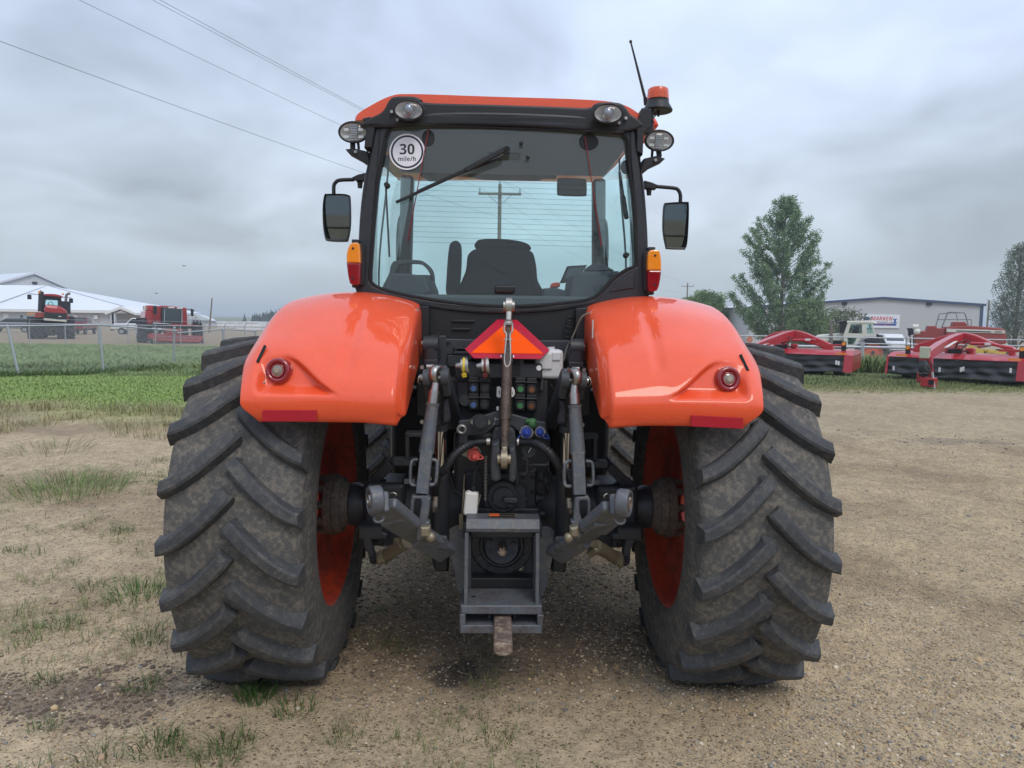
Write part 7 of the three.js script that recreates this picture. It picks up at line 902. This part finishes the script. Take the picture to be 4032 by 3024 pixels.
{ // white tractor, side on
  const z = -41.5, t = placed('white_tractor', 'old white cab tractor with orange wheel centres standing behind the gate', 'tractor', 22.0785, z, null, 0.8), yb = gh(t.off[0], z);
  put('bonnet', [ext([[19.8654, 1.0132], [20.0028, 1.0677], [21.3408, 1.214], [21.4439, 0.7042], [20.7362, 0.688], [19.6286, 0.4895], [19.653, 0.8361]], z - 0.45, z + 0.45, 0.06)], B.cream, t);
  put('engine', [ext([[19.751, 0.4492], [20.7362, 0.688], [21.4439, 0.7042], [21.6189, 0.3242], [21.477, 0.0212], [19.7689, 0.0601]], z - 0.35, z + 0.35, 0.04)], M.dark, t); const gr = []; for (let k = 0; k < 12; k++) gr.push(box([lerp(20.7823, 21.3465, k / 11), 0.6855, z + 0.48], [0.03, 0.12, 0.04])); tag(put('side_screen', gr, M.black, t), null, null, null, 'stuff');
  const frameO = [[21.417, 0.4613], [21.3302, 1.0511], [21.5769, 1.9399], [22.8355, 1.9782], [23.2023, 1.8172], [22.9395, 1.7924], [23.111, 1.025], [22.4295, 0.9898], [22.0743, 0.4355], [21.5372, 0.3797]], holes = [[[21.5753, 1.1825], [21.7006, 1.7737], [22.3515, 1.7835], [22.401, 1.1777]], [[22.6103, 1.1818], [22.5797, 1.787], [22.865, 1.7705], [23.027, 1.19]], [[21.547, 0.9712], [22.1238, 0.9833], [21.956, 0.4958], [21.59, 0.4867]]];
  put('cab', [ext(shp(frameO, holes), z + 0.62, z + 0.72, 0.02), ext(shp(frameO, holes), z - 0.72, z - 0.62, 0.02)], B.cream, t); put('cab_roof', [ext([[21.5028, 1.8758], [21.6535, 1.9494], [22.8355, 1.9782], [23.2012, 1.8379], [23.185, 1.7878], [21.5059, 1.8128]], z - 0.75, z + 0.75, 0.04)], B.cream, t);
  put('cab_glass', [ext([[21.5753, 1.1825], [21.7006, 1.7737], [22.3515, 1.7835], [22.401, 1.1777]], z + 0.66, z + 0.67, 0), ext([[22.6103, 1.1818], [22.5797, 1.787], [22.865, 1.7705], [23.027, 1.19]], z + 0.66, z + 0.67, 0), ext([[21.547, 0.9712], [22.1238, 0.9833], [21.956, 0.4958], [21.59, 0.4867]], z + 0.66, z + 0.67, 0)], B.seeGlass, t);
  put('cab_seat', [ext([[21.813, 1.1381], [22.2005, 1.1458], [22.2567, 1.5702], [22.0206, 1.651], [21.8844, 1.2669]], z - 0.25, z + 0.25, 0.03)], M.dark, t);
  put('visor', [ext([[21.0219, 1.8056], [21.1139, 1.9124], [21.4977, 1.9809], [21.5059, 1.8128], [21.121, 1.7649]], z - 0.7, z + 0.7, 0.02), ext([[21.1404, 1.7652], [21.4684, 1.7912], [21.3414, 1.2202], [21.1454, 1.2587]], z - 0.7, z + 0.7, 0.02)], M.black, t);
  put('exhaust', [cyl([20.6946, 0.4859, -41], [20.6302, 1.8421, -41], 0.1, 0.09), bar([20.6322, 1.7999, -41], [20.4627, 2.0727, -41], 0.08, 0.05)], std([0.2, 0.17, 0.15], 0.6), t);
  put('rear_fender', [ext([[22.0401, 0.3504], [22.3574, 0.9044], [22.6599, 0.9528], [23.38, 0.9266], [23.7038, 0.4765], [23.5496, 0.5559], [23.3134, 0.7585], [22.6325, 0.7429], [22.302, 0.4833]], z + 0.5, z + 0.85, 0.02)], std([0.3, 0.31, 0.32], 0.5), t);
  const rc = [22.9887, -0.028, -40.6], rr = 0.8479; put('rear_tyre', [wheelGeo([rc[0], yb + rr, z + 0.9], rr, 0.5, 'z'), ...lugs([rc[0], yb + rr, z + 0.9], rr, 0.5, 16, 'z')], M.farTyre, t); put('rear_rim', [rimGeo([rc[0], yb + rr, z + 1.02], rr * 0.62, 0.3, 'z')], B.orangeRim, t); put('hub', [cyl([rc[0], yb + rr, z + 1], [rc[0], yb + rr, z + 1.14], 0.12, 0.1)], M.dark, t);
  const fc = 19.4795; put('front_tyre', [wheelGeo([fc, yb + rr * 0.62, z + 0.8], rr * 0.62, 0.35, 'z')], M.farTyre, t); put('front_rim', [rimGeo([fc, yb + rr * 0.62, z + 0.88], rr * 0.36, 0.2, 'z')], B.orangeRim, t);
  put('rear_tyre', [wheelGeo([rc[0], yb + rr, z - 0.9], rr, 0.5, 'z')], M.farTyre, t);
  put('hitch_parts', [bar([23.4176, 0.9274, -41], [23.8225, 0.3548, -41], 0.08, 0.1), bar([23.2962, 1.0913, -41], [23.7347, 0.602, -41], 0.05, 0.06), ball([23.2586, 1.0905, -41], 0.09)], M.dark, t);
}
{ // red baler behind the right-hand mower
  const z = -47, t = placed('red_baler', 'dull red big baler with white stripe and number 4900, behind the right mower', 'baler', 32.2013, z, null, 0.8), yb = gh(t.off[0], z);
  put('body', [ext([[31.2204, 1.6393], [32.5519, 1.7699], [34.3232, 1.6389], [34.6894, 1.5392], [34.8304, 1.0643], [34.8371, 0.5862], [31.3283, -0.2734]], z - 2.2, z, 0.06)], B.redDull, t);
  put('feeder', [ext([[29.3501, 0.9975], [29.393, 1.1094], [29.7557, 1.1723], [29.7482, 1.3104], [30.0619, 1.344], [30.1388, 1.7035], [30.6198, 1.7113], [30.7486, 1.5491], [31.224, 1.5739], [31.3098, 0.0551], [29.3982, 0.1094]], z - 1.8, z - 0.2, 0.05)], B.redDull, t);
  put('top_box', [ext([[31.6224, 1.6462], [31.6959, 2.0114], [32.3977, 2.0213], [32.5519, 1.7699]], z - 1.8, z - 0.3, 0.04)], B.redDull, t);
  const st = ext([[31.2641, 1.5315], [34.6553, 1.4756], [34.6899, 1.2748], [31.2771, 1.3028]], z + 0.0, z + 0.03, 0); put('stripe', [st], M.offwhite, t); put('stripe_line', [ext([[31.8599, 1.4228], [33.8933, 1.3919], [33.8974, 1.3226], [31.8639, 1.3524]], z + 0.03, z + 0.045, 0)], M.black, t);
  const lp = [34.3114, 1.3628], pl = new THREE.PlaneGeometry(0.8052, 0.1933).translate(lp[0], lp[1], z + 0.05); pl.userData.keepUV = true;
  put('model_number', [pl], std([1, 1, 1], 0.5, 0, { map: canvasTex(256, 64, (c) => { c.fillStyle = '#c9c5b8'; c.fillRect(0, 0, 256, 64); c.fillStyle = '#26221f'; c.font = 'bold 60px sans-serif'; c.textAlign = 'center'; c.fillText('4900', 128, 54, 230); }) }), t);
  put('guard_rail', [tube([[30.554, 1.6842, -46.5], [30.722, 2.5004, -46.5], [30.8135, 2.5555, -46.5], [31.235, 2.6026, -46.5]], 0.035, 20), tube([[31.1011, 1.5757, -48.5], [31.4292, 2.67, -48.5], [31.5245, 2.6987, -48.5], [32.393, 2.662, -48.5], [32.4939, 2.5689, -48.5], [32.7294, 1.7978, -48.5]], 0.04, 30), bar([30.6706, 2.1476, -46.5], [32.6527, 2.173, -46.5], 0.06, 0.06), bar([32.6527, 2.173, -46.5], [32.6531, 1.7724, -46.5], 0.05, 0.05), bar([31.235, 2.6026, -46.5], [32.1883, 2.6328, -46.5], 0.05, 0.05), bar([31.7018, 2.6176, -46.5], [31.8489, 2.0821, -46.5], 0.05, 0.05)], std([0.2, 0.22, 0.24], 0.5, 0.4), t);
  put('twine_tank', [cyl([29.1561, 1.6326, -46.8], [29.5216, 1.6387, -46.8], 0.1607, 0.1607, 18), ball([29.4423, 1.3062, -46.8], 0.22)], M.offwhite, t);
  put('drive_gear', [ext([[28.8304, 1.5152], [29.2228, 1.5388], [29.2951, 1.1073], [28.9588, 0.9611], [28.9296, 1.3223]], z - 0.8, z, 0.03), bar([29.019, 0.9931, -46.8], [29.1403, 0.1078, -46.8], 0.08, 0.1), bar([29.2393, 0.9979, -46.8], [29.2871, 0.1121, -46.8], 0.08, 0.1)], M.dark, t);
  put('wheel', [wheelGeo([32.8843, yb + 0.55, z + 0.1], 0.55, 0.4, 'z')], M.farTyre, t); put('wheel', [wheelGeo([34.484, yb + 0.55, z + 0.1], 0.55, 0.4, 'z')], M.farTyre, t);
}
{ // yellow implement seen under the mower's arch
  const z = -30.5, t = placed('yellow_implement', 'yellow steel implement frame seen under the arch of the right mower', 'implement', 22.9245, z), yb = gh(t.off[0], z);
  put('boom', [bar([22.0796, 0.7784, -30.5], [22.8474, 0.4575, -30.5], 0.22, 0.2), bar([22.0127, 0.6673, -30.5], [22.3029, 0.7813, -30.5], 0.12, 0.15)], B.yellow, t);
  put('post', [bar([22.9193, yb, z], [22.9063, 0.679, -30.5], 0.26, 0.2), bar([23.2548, yb, z], [23.2257, 0.6464, -30.5], 0.2, 0.2)], B.yellow, t);
  put('rail', [bar([22.9215, 0.5732, -30.4], [23.2194, 0.5697, -30.4], 0.14, 0.14), bar([23.2228, 0.5221, -30.4], [23.7798, 0.5403, -30.4], 0.16, 0.16), bar([21.5414, yb + 0.2, z], [24.8968, yb + 0.2, z], 0.15, 0.15)], B.yellow, t);
}
function mower(label, F, z, s) { // mower-conditioner: arch frame, red deck with black curtain, two wheels, drawbar
  const t = placed('hay_mower', label, 'mower', F.cx, z, null, 1.45), yb = gh(F.cx, z);
  put('deck', [bb([F.x0, F.yd0, z - 2], [F.x1, F.yd1, z - 0.05], 0.03)], B.red, t);
  put('deck_cover', [loft([[[F.x0 - 0.05, F.yd1 - 0.05, z + 0.06], [F.x1 + 0.05, F.yd1 - 0.05, z + 0.06], [F.x1 + 0.05, F.yd1 - 0.05, z - 2.1], [F.x0 - 0.05, F.yd1 - 0.05, z - 2.1]], [[F.x0, F.yd1 + 0.1, z - 0.3], [F.x1, F.yd1 + 0.1, z - 0.3], [F.x1, F.yd1 + 0.1, z - 1.9], [F.x0, F.yd1 + 0.1, z - 1.9]]], 0.3)], B.red, t);
  const pts = (u, v) => { const x = lerp(F.x0 + 0.02, F.x1 - F.end, u), y = lerp(F.yd1 - 0.08, F.yc, v), w = 0.035 * v * Math.sin(u * 34 + 2 * Math.sin(v * 5)) + 0.03 * v * Math.sin(v * 16 + u * 6) + 0.1 * v * v; return [x, y + 0.03 * Math.sin(u * 9 + s) * v, z + 0.08 + w]; };
  put('curtain', [grid(120, 14, pts), grid(120, 14, (u, v) => { const p = pts(u, v); return [p[0], p[1], p[2] - 0.012]; })], B.curtain, t);
  for (const e of [0, 1]) put('end_plate', [extX([[z - 2, F.yc + 0.1], [z - 2, F.yd1 + 0.02], [z + 0.1, F.yd1 - 0.04], [z + 0.22, F.yc + 0.02]], e ? F.x1 - F.end - 0.02 : F.x0 - 0.04, e ? F.x1 + 0.05 : F.x0 + 0.02, 0.01)], B.red, t);
  put('arch', [ext(spline(F.arch, 80, true), z - 1.3, z - 1.0, 0.03)], B.red, t);
  put('tongue', [loft(F.tongue, 0.4)], B.red, t);
  put('tongue_label', [bar(F.lab[0], F.lab[1], F.lab[2], 0.02, 0.002)], M.offwhite, t);
  for (const [x, r] of F.wheels) { put('tyre', [wheelGeo([x, yb + r, z - 0.9], r, 0.3)], M.farTyre, t); put('rim', [rimGeo([x + 0.03, yb + r, z - 0.9], r * 0.55, 0.26)], B.whiteRim, t); put('axle_arm', [bar([x - 0.25, yb + r, z - 0.9], [x - 0.3, F.yc + 0.2, z - 1.2], 0.1, 0.16)], M.dark, t); }
  put('gearbox', [box(F.gear, [0.5, 0.3, 0.4], 0.05), box([F.gear[0] + 0.45, F.gear[1], F.gear[2]], [0.22, 0.3, 0.3], 0.04)], B.red, t); put('gearbox_guard', [box([F.gear[0] + 0.05, F.gear[1], F.gear[2] + 0.22], [0.4, 0.22, 0.06], 0.03)], M.black, t);
  for (const a of F.amber) { put('lamp_arm', [bar([a[0] + a[3], a[1] - 0.06, a[2]], [a[0], a[1] - 0.06, a[2]], 0.07, 0.06)], B.red, t); put('marker_lamp', [box([a[0], a[1] - 0.1, a[2]], [0.15, 0.36, 0.06], 0.02), ], M.black, t); put('amber_lens', [cyl([a[0], a[1], a[2] + 0.03], [a[0], a[1], a[2] + 0.07], 0.065, 0.06, 16)], M.amber, t); }
  for (const x of F.tapes) put('amber_reflector', [bb([x - 0.17, F.yd1 - 0.02, z + 0.062], [x + 0.17, F.yd1 + 0.035, z + 0.075])], M.amber, t);
  for (const p of F.tags) put('white_tag', [bb([p[0] - 0.03, p[1] - 0.07, p[2]], [p[0] + 0.03, p[1] + 0.07, p[2] + 0.015], 0.004)], M.white, t);
  { const g = F.gear, a = F.tube[0]; put('hose', [tube([[a[0] - 0.1, a[1] + 0.12, a[2] + 0.05], [a[0] - 0.3, a[1] - 0.02, a[2] + 0.25], [g[0] + 0.1, g[1] + 0.2, g[2] + 0.2], [g[0], g[1] + 0.12, g[2] + 0.1]], 0.022, 20), tube([[a[0], a[1] + 0.1, a[2] + 0.05], [a[0] - 0.15, a[1] - 0.2, a[2] + 0.3], [g[0] + 0.4, g[1] + 0.05, g[2] + 0.3], [g[0] + 0.45, g[1], g[2] + 0.1]], 0.02, 20)], M.black, t); }
  put('cross_tube', [cyl(F.tube[0], F.tube[1], 0.05, 0.05, 12)], B.red, t); put('tube_label', [bar(F.tube[2], F.tube[3], 0.07, 0.02, 0)], M.white, t);
  return t;
}
const ring4 = (p, w, h) => [[p[0] - w, p[1] - h, p[2]], [p[0] + w, p[1] - h, p[2]], [p[0] + w, p[1] + h, p[2]], [p[0] - w, p[1] + h, p[2]]];
mower('red hay mower with black curtain, partly behind the right rear tyre', {
  cx: 10.7258, x0: 7.694, x1: 12.0834, yd0: 0.4781, yd1: 0.7548, yc: 0.1226, end: 0.2,
  arch: [[8.7124, 0.9833], [9.1919, 1.3626], [9.6195, 1.4722], [10.1488, 1.4939], [10.7816, 1.2618], [11.3008, 1.0052], [11.271, 0.7882], [11.0325, 0.807], [10.9253, 0.9231], [10.3765, 1.087], [9.9544, 1.1305], [9.6399, 1.0105], [9.2088, 0.9697]], tongue: [ring4([9.9338, 1.3259, -22.4], 0.1, 0.17), ring4([9.8006, 1.2751, -21.8], 0.1, 0.15), ring4([9.5544, 1.0649, -19.8], 0.08, 0.1), ring4([9.3117, 0.7941, -17.6], 0.06, 0.07)],
  lab: [[9.6039, 1.0532, -19.7], [9.7129, 1.1773, -21], 0.1], wheels: [[11.5833, 0.3], [8.0271, 0.3]], gear: [9.6306, 0.8781, -22.3], amber: [[...[11.785, 1.0896, -21.8], -0.9]], tapes: [11.7609], tags: [[11.665, 0.4684, -21.2], [11.737, 0.451, -21.2]], tube: [[10.0755, 1.1601, -22], [10.84, 1.1806, -22], [10.5041, 1.1947, -21.9], [10.6809, 1.1993, -21.9]],
}, -21.5, 0);
mower('whole red hay mower with black curtain and upright hitch at the right edge', {
  cx: 14.2292, x0: 12.2328, x1: 15.9792, yd0: 0.513, yd1: 0.7732, yc: 0.1434, end: 0.14,
  arch: [[12.6624, 1.0575], [13.1145, 1.2753], [13.688, 1.4804], [14.0349, 1.5377], [14.4251, 1.4593], [14.9817, 1.2112], [15.4724, 1.11], [15.479, 0.875], [15.3674, 0.8701], [15.257, 1.031], [14.8201, 1.1579], [14.2696, 1.2119], [13.7533, 1.1209], [13.1347, 0.9228], [12.8207, 0.747], [12.6718, 0.725]], tongue: [ring4([14.0367, 1.3539, -19.6], 0.1, 0.16), ring4([14.0108, 1.2873, -18.9], 0.1, 0.15), ring4([14.0017, 1.094, -17.6], 0.1, 0.14), ring4([14.064, 0.8763, -16.3], 0.09, 0.12)],
  lab: [[14.2885, 1.1096, -17.3], [14.249, 1.2763, -18.4], 0.1], wheels: [[15.7165, 0.34], [12.5785, 0.32]], gear: [13.9329, 0.9115, -19.6], amber: [[...[12.7353, 1.024, -19], 0.4], [...[15.8591, 1.0941, -19], -0.6]], tapes: [12.6402, 15.7344], tags: [[13.8178, 0.3807, -18.55], [14.4056, 0.415, -18.55], [14.466, 0.4419, -18.55], [15.6922, 0.4676, -18.55], [12.4786, 0.3523, -18.55]], tube: [[14.4435, 1.2072, -19.2], [15.0162, 1.2168, -19.2], [14.8577, 1.2128, -19.1], [15.0107, 1.2179, -19.1]],
}, -18.8, 2);
{ // hitch head of the right-hand mower stands on its own jack: it belongs to that mower
  const t = scene.children.filter((o) => o.name.startsWith('hay_mower')).pop();
  put('hitch_mast', [bar([14.0271, 0.8139, -16.1], [14.0594, 0.2456, -16.1], 0.1, 0.2), bar([14.2424, 0.8675, -16.1], [14.2944, 0.3049, -16.1], 0.1, 0.15)], B.red, t);
  put('hitch_head', [box([14.273, 0.1557, -16], [0.35, 0.26, 0.35], 0.03), box([14.0382, 0.2662, -16.1], [0.18, 0.3, 0.25], 0.03)], B.red, t); put('hitch_mouth', [box([14.3839, 0.1594, -15.82], [0.13, 0.14, 0.03])], M.blackMatt, t);
  put('driveline', [cyl([14.1015, 0.733, -16], [14.173, 0.3492, -15.9], 0.12, 0.14, 14), ball([14.1631, 0.5223, -15.9], 0.17, 0.9, 1.3, 0.8)], M.black, t);
  put('manual_box', [bb([13.9896, 0.8153, -16.1], [14.2459, 1.1478, -15.95], 0.02)], phy([0.55, 0.6, 0.5], 0.1, 0.4, { clearcoat: 1 }), t);
  put('jack', [cyl([14.3714, 0.4481, -15.9], [14.4523, gh(14.4523, -15.9), -15.9], 0.035, 0.03, 12)], M.galv, t);
  put('hose', [tube([[14.239, 0.7458, -15.8], [14.2183, 0.5974, -15.7], [14.3423, 0.4757, -15.7], [14.4042, 0.5828, -15.8], [14.3075, 0.7463, -15.9]], 0.018, 30)], M.black, t);
}
// trees: tapered trunk and limbs, crown of many small leaf clusters strung along the limbs
const leafCluster = (n, R, l, seed) => { const r = rng(seed), pos = []; for (let i = 0; i < n; i++) { const c = [(r() - 0.5) * 2 * R, (r() - 0.5) * 2 * R, (r() - 0.5) * 2 * R], a = new THREE.Vector3(r() - 0.5, r() - 0.5, r() - 0.5).normalize(), b = new THREE.Vector3(r() - 0.5, r() - 0.7, r() - 0.5).normalize().multiplyScalar(l), w = new THREE.Vector3().crossVectors(a, b).normalize().multiplyScalar(l * 0.42), P = (k, e) => [c[0] + b.x * k + w.x * e, c[1] + b.y * k + w.y * e, c[2] + b.z * k + w.z * e]; pos.push(...P(0, 0), ...P(0.5, 1), ...P(1, 0), ...P(0, 0), ...P(1, 0), ...P(0.5, -1)); } const g = new THREE.BufferGeometry(); g.setAttribute('position', new THREE.Float32BufferAttribute(pos, 3)); g.computeVertexNormals(); return g; };
function tree(name, label, x, z, H, env, o) { // env: [height share, radius to the left, radius to the right] from low to high
  const t = thing(name, label, 'tree', [x, gh(x, z), z]), r = rng(o.seed), limbs = [], leaves = [], at = (h) => { let i = 0; while (i + 2 < env.length && env[i + 1][0] < h) i++; const f = clamp((h - env[i][0]) / (env[i + 1][0] - env[i][0])); return [lerp(env[i][1], env[i + 1][1], f), lerp(env[i][2], env[i + 1][2], f)]; };
  const bend = (h) => o.bend * Math.sin(h * 3);
  limbs.push(tube([0, 0.25, 0.5, 0.75, 0.96].map((f) => [bend(f), f * H, 0]), 1, 1).dispose() || new THREE.CylinderGeometry(0.03, o.r, H * 0.95, 9, 8).translate(0, H * 0.475, 0));
  for (let k = 0; k < o.n; k++) {
    const h = lerp(o.low, 0.97, Math.pow((k + r()) / o.n, 0.85)), a = k * 2.4 + r() * 0.8, [rl, rr] = at(h), c = Math.cos(a), rad = (c < 0 ? lerp((rl + rr) / 2, rl, -c) : lerp((rl + rr) / 2, rr, c)) * (0.6 + 0.42 * r()), rise = rad * (o.rise + 0.35 * r()), y0 = Math.max(0.05, h * H - rise * 0.75);
    const A = [bend(y0 / H), y0, 0], Bp = [c * rad, y0 + rise, Math.sin(a) * rad * 0.9], mid = [Bp[0] * 0.5, y0 + rise * 0.38, Bp[2] * 0.5];
    const cv = new THREE.CatmullRomCurve3([A, mid, Bp].map(V)); limbs.push(new THREE.TubeGeometry(cv, 6, o.r * 0.13, 4));
    const m = Math.round(o.leaves * (0.35 + rad / o.ref)); for (let q = 0; q < m; q++) { const f = Math.pow(lerp(o.inner, 1.06, r()), 0.9), p = cv.getPointAt(clamp(f)), s = o.spread * (0.35 + 0.75 * (1 - Math.abs(f - 0.65))), g = () => (r() + r() + r() - 1.5) * s * 1.1; const cc = o.cols[Math.floor(r() * o.cols.length)], l = 0.7 + 0.6 * r(); leaves.push([p.x + g(), p.y + g() * 0.8, p.z + g(), 0.75 + 0.6 * r(), r() * 6.28, lin(cc[0] * l, cc[1] * l, cc[2] * l), 1, r() * 6.28]); }
  }
  part('trunk', limbs, std(o.bark ?? [0.12, 0.105, 0.09], 0.9), t);
  const base = leafCluster(o.per, o.cl, o.leaf, o.seed), bp = base.attributes.position, bn = base.attributes.normal, n = bp.count, pos = new Float32Array(n * leaves.length * 3), nor = new Float32Array(n * leaves.length * 3), col = new Float32Array(n * leaves.length * 3), ob = new THREE.Object3D(), v = new THREE.Vector3();
  leaves.forEach((q, i) => { ob.position.set(q[0], Math.max(q[1], 0.15), q[2]); ob.rotation.set(q[7], q[4], q[7] * 0.7); ob.scale.setScalar(q[3]); ob.updateMatrix(); for (let k = 0; k < n; k++) { const w = (i * n + k) * 3; v.fromBufferAttribute(bp, k).applyMatrix4(ob.matrix).toArray(pos, w); v.fromBufferAttribute(bn, k).transformDirection(ob.matrix).toArray(nor, w); q[5].toArray(col, w); } });
  const cg = new THREE.BufferGeometry(); cg.setAttribute('position', new THREE.BufferAttribute(pos, 3)); cg.setAttribute('normal', new THREE.BufferAttribute(nor, 3)); cg.setAttribute('color', new THREE.BufferAttribute(col, 3)); cg.userData.ready = true;
  const lm = leafMat([1, 1, 1], 0.4); lm.vertexColors = true; part('crown', cg, lm, t); return t;
}
const leafG = [[0.185, 0.3, 0.13], [0.13, 0.225, 0.095], [0.25, 0.34, 0.2], [0.36, 0.43, 0.31]];
tree('poplar_tree', 'tall green tree with broad uneven crown, left of the grey building', 25.2664, -62, 13.1357 - gh(15, -62), [[0, 3.6, 2.4], [0.1, 5.2, 3.6], [0.25, 5.1, 4.6], [0.4, 4.5, 4.5], [0.55, 3.9, 3.9], [0.68, 3.8, 3.1], [0.78, 3.4, 2.4], [0.85, 1.6, 1.7], [0.93, 1.0, 1.0], [1, 0.25, 0.25]], { seed: 33, n: 112, low: 0.06, rise: 0.75, r: 0.24, bend: 0.25, leaves: 46, ref: 3.4, inner: 0.35, spread: 0.33, cols: leafG, per: 9, cl: 0.17, leaf: 0.13 });
tree('poplar_tree', 'slim dark poplar at the right-hand edge of the picture', 55.0684, -74, 10.7614 - gh(40, -74), [[0, 2.4, 2.4], [0.15, 3.0, 2.6], [0.35, 2.3, 2.4], [0.6, 2.1, 2.2], [0.8, 1.5, 1.8], [0.92, 0.9, 1.2], [1, 0.2, 0.3]], { seed: 37, n: 90, low: 0.08, rise: 1.5, r: 0.26, bend: 0.2, leaves: 25, ref: 2.4, inner: 0.3, spread: 0.45, cols: [[0.15, 0.2, 0.125], [0.2, 0.245, 0.17], [0.28, 0.31, 0.25]], per: 8, cl: 0.17, leaf: 0.12 });
tree('round_tree', 'small round dark green tree above the right fender', 27.7029, -95, 5.6332 - gh(30, -95), [[0, 2, 2], [0.2, 3.4, 3.6], [0.6, 3.5, 3.5], [0.85, 2.4, 2.2], [1, 0.8, 0.6]], { seed: 41, n: 60, low: 0.2, rise: 0.6, r: 0.2, bend: 0.1, leaves: 70, ref: 3.4, inner: 0.35, spread: 0.6, cols: [[0.16, 0.25, 0.075], [0.21, 0.29, 0.1]], per: 8, cl: 0.22, leaf: 0.18 });
tree('young_tree', 'light green young tree in front of the grey building', 26.0847, -58, 3.7042 - gh(18, -58), [[0, 1.2, 1.2], [0.25, 2.2, 2.0], [0.6, 2.0, 2.0], [0.85, 1.4, 1.4], [1, 0.4, 0.4]], { seed: 43, n: 60, low: 0.1, rise: 0.8, r: 0.1, bend: 0.1, leaves: 34, ref: 2.0, inner: 0.3, spread: 0.4, cols: [[0.2, 0.29, 0.14], [0.26, 0.34, 0.18]], per: 8, cl: 0.16, leaf: 0.12 });
tree('young_tree', 'thin leafy sapling behind the white tractor cab', 32.5407, -66, 3.1364 - gh(22, -66), [[0, 1.6, 1.8], [0.3, 2.2, 2.6], [0.6, 2.0, 2.6], [0.85, 1.4, 1.8], [1, 0.5, 0.8]], { seed: 47, n: 34, low: 0.15, rise: 0.8, r: 0.09, bend: 0.1, leaves: 24, ref: 2.2, inner: 0.3, spread: 0.45, cols: [[0.13, 0.17, 0.075], [0.17, 0.21, 0.11]], per: 7, cl: 0.17, leaf: 0.13 });
{ // far conifers left of the tractor
  const rr = rng(77), l = [], xa = -100.016, xb = -83.6893; for (let q = 0; q < 170; q++) { const x = lerp(xa, xb, Math.pow(rr(), 0.7)), z = -290 - 40 * rr(), s = 0.9 + 1.3 * rr() * sm(xa - 6, xa + 22, x), c = 0.8 + 0.5 * rr(); l.push([x, gh(x, z) + s * 1.3, z, s, rr() * 6, lin(0.045 * c, 0.06 * c, 0.05 * c), 1 + 0.5 * rr()]); }
  const g = new THREE.ConeGeometry(0.85, 2.8, 9, 9).toNonIndexed(), p = g.attributes.position; for (let i = 0; i < p.count; i++) { const f = 0.55 + 0.9 * vnoise(p.getX(i) * 4 + 9, p.getY(i) * 5 + p.getZ(i) * 4 + 9, 4); p.setXYZ(i, p.getX(i) * f, p.getY(i), p.getZ(i) * f); } g.computeVertexNormals();
  scatter('distant_trees', g, new THREE.MeshStandardMaterial({ roughness: 1 }), l, 'dark row of distant conifers on the horizon beside the trailers', 'trees');
}
for (const [p, label, k] of [[[-18.2762, 4.58, -40], 'tiny dark bird flying above the combine', 1], [[-23.5496, 3.1978, -48], 'tiny dark bird flying low left of the bare pole', -1]]) { const b = thing('bird', label, 'bird', p, k); b.scale.setScalar(0.6); part('body', [ball([0, 0, 0], 0.05, 1, 0.8, 2.6), ball([0, 0.02, -0.13], 0.035), bar([0, 0, 0.1], [0, 0.01, 0.22], 0.07, 0.015, 0.003)], M.dark, b); for (const s of [-1, 1]) part('wing', [bar([s * 0.03, 0.02, -0.02], [s * 0.16, 0.07, 0], 0.09, 0.012, 0.003, [0, 1, 0]), bar([s * 0.15, 0.065, 0], [s * 0.3, 0.03, 0.05], 0.07, 0.01, 0.003, [0, 1, 0])], M.dark, b); }

{ // trees behind the photographer, mirrored in the cab glass and the paint
  const spots = [[-17, 30, 1, 'tall tree behind the photographer, mirrored at the left of the cab glass'], [-9, 38, 0.9, 'tree behind the photographer, mirrored beside the seat'], [7, 27, 1.05, 'broad tree behind the photographer, mirrored in the middle of the cab glass'], [16, 34, 0.95, 'tree behind the photographer, mirrored at the right of the cab glass'], [-26, 26, 0.9, 'tree far to the left behind the photographer']];
  const src = tree('broad_tree', spots[0][3], spots[0][0], spots[0][1], 8.5, [[0, 1.4, 1.4], [0.2, 2.6, 2.8], [0.45, 3.0, 2.9], [0.7, 2.3, 2.5], [0.88, 1.3, 1.4], [1, 0.3, 0.3]], { seed: 61, n: 70, low: 0.12, rise: 0.8, r: 0.22, bend: 0.15, leaves: 46, ref: 3, inner: 0.3, spread: 0.5, cols: [[0.06, 0.09, 0.045], [0.09, 0.12, 0.06]], per: 8, cl: 0.2, leaf: 0.16 });
  for (const [x, z, k, label] of spots.slice(1)) { const c = src.clone(); c.name = numbered('broad_tree'); c.position.set(x, gh(x, z), z); c.scale.setScalar(k); c.rotation.y = x; c.userData = { label, category: 'tree' }; scene.add(c); }
}

scene.traverse((o) => { if (o.isMesh) { o.castShadow = true; o.receiveShadow = true; } });
renderer.render(scene, camera);
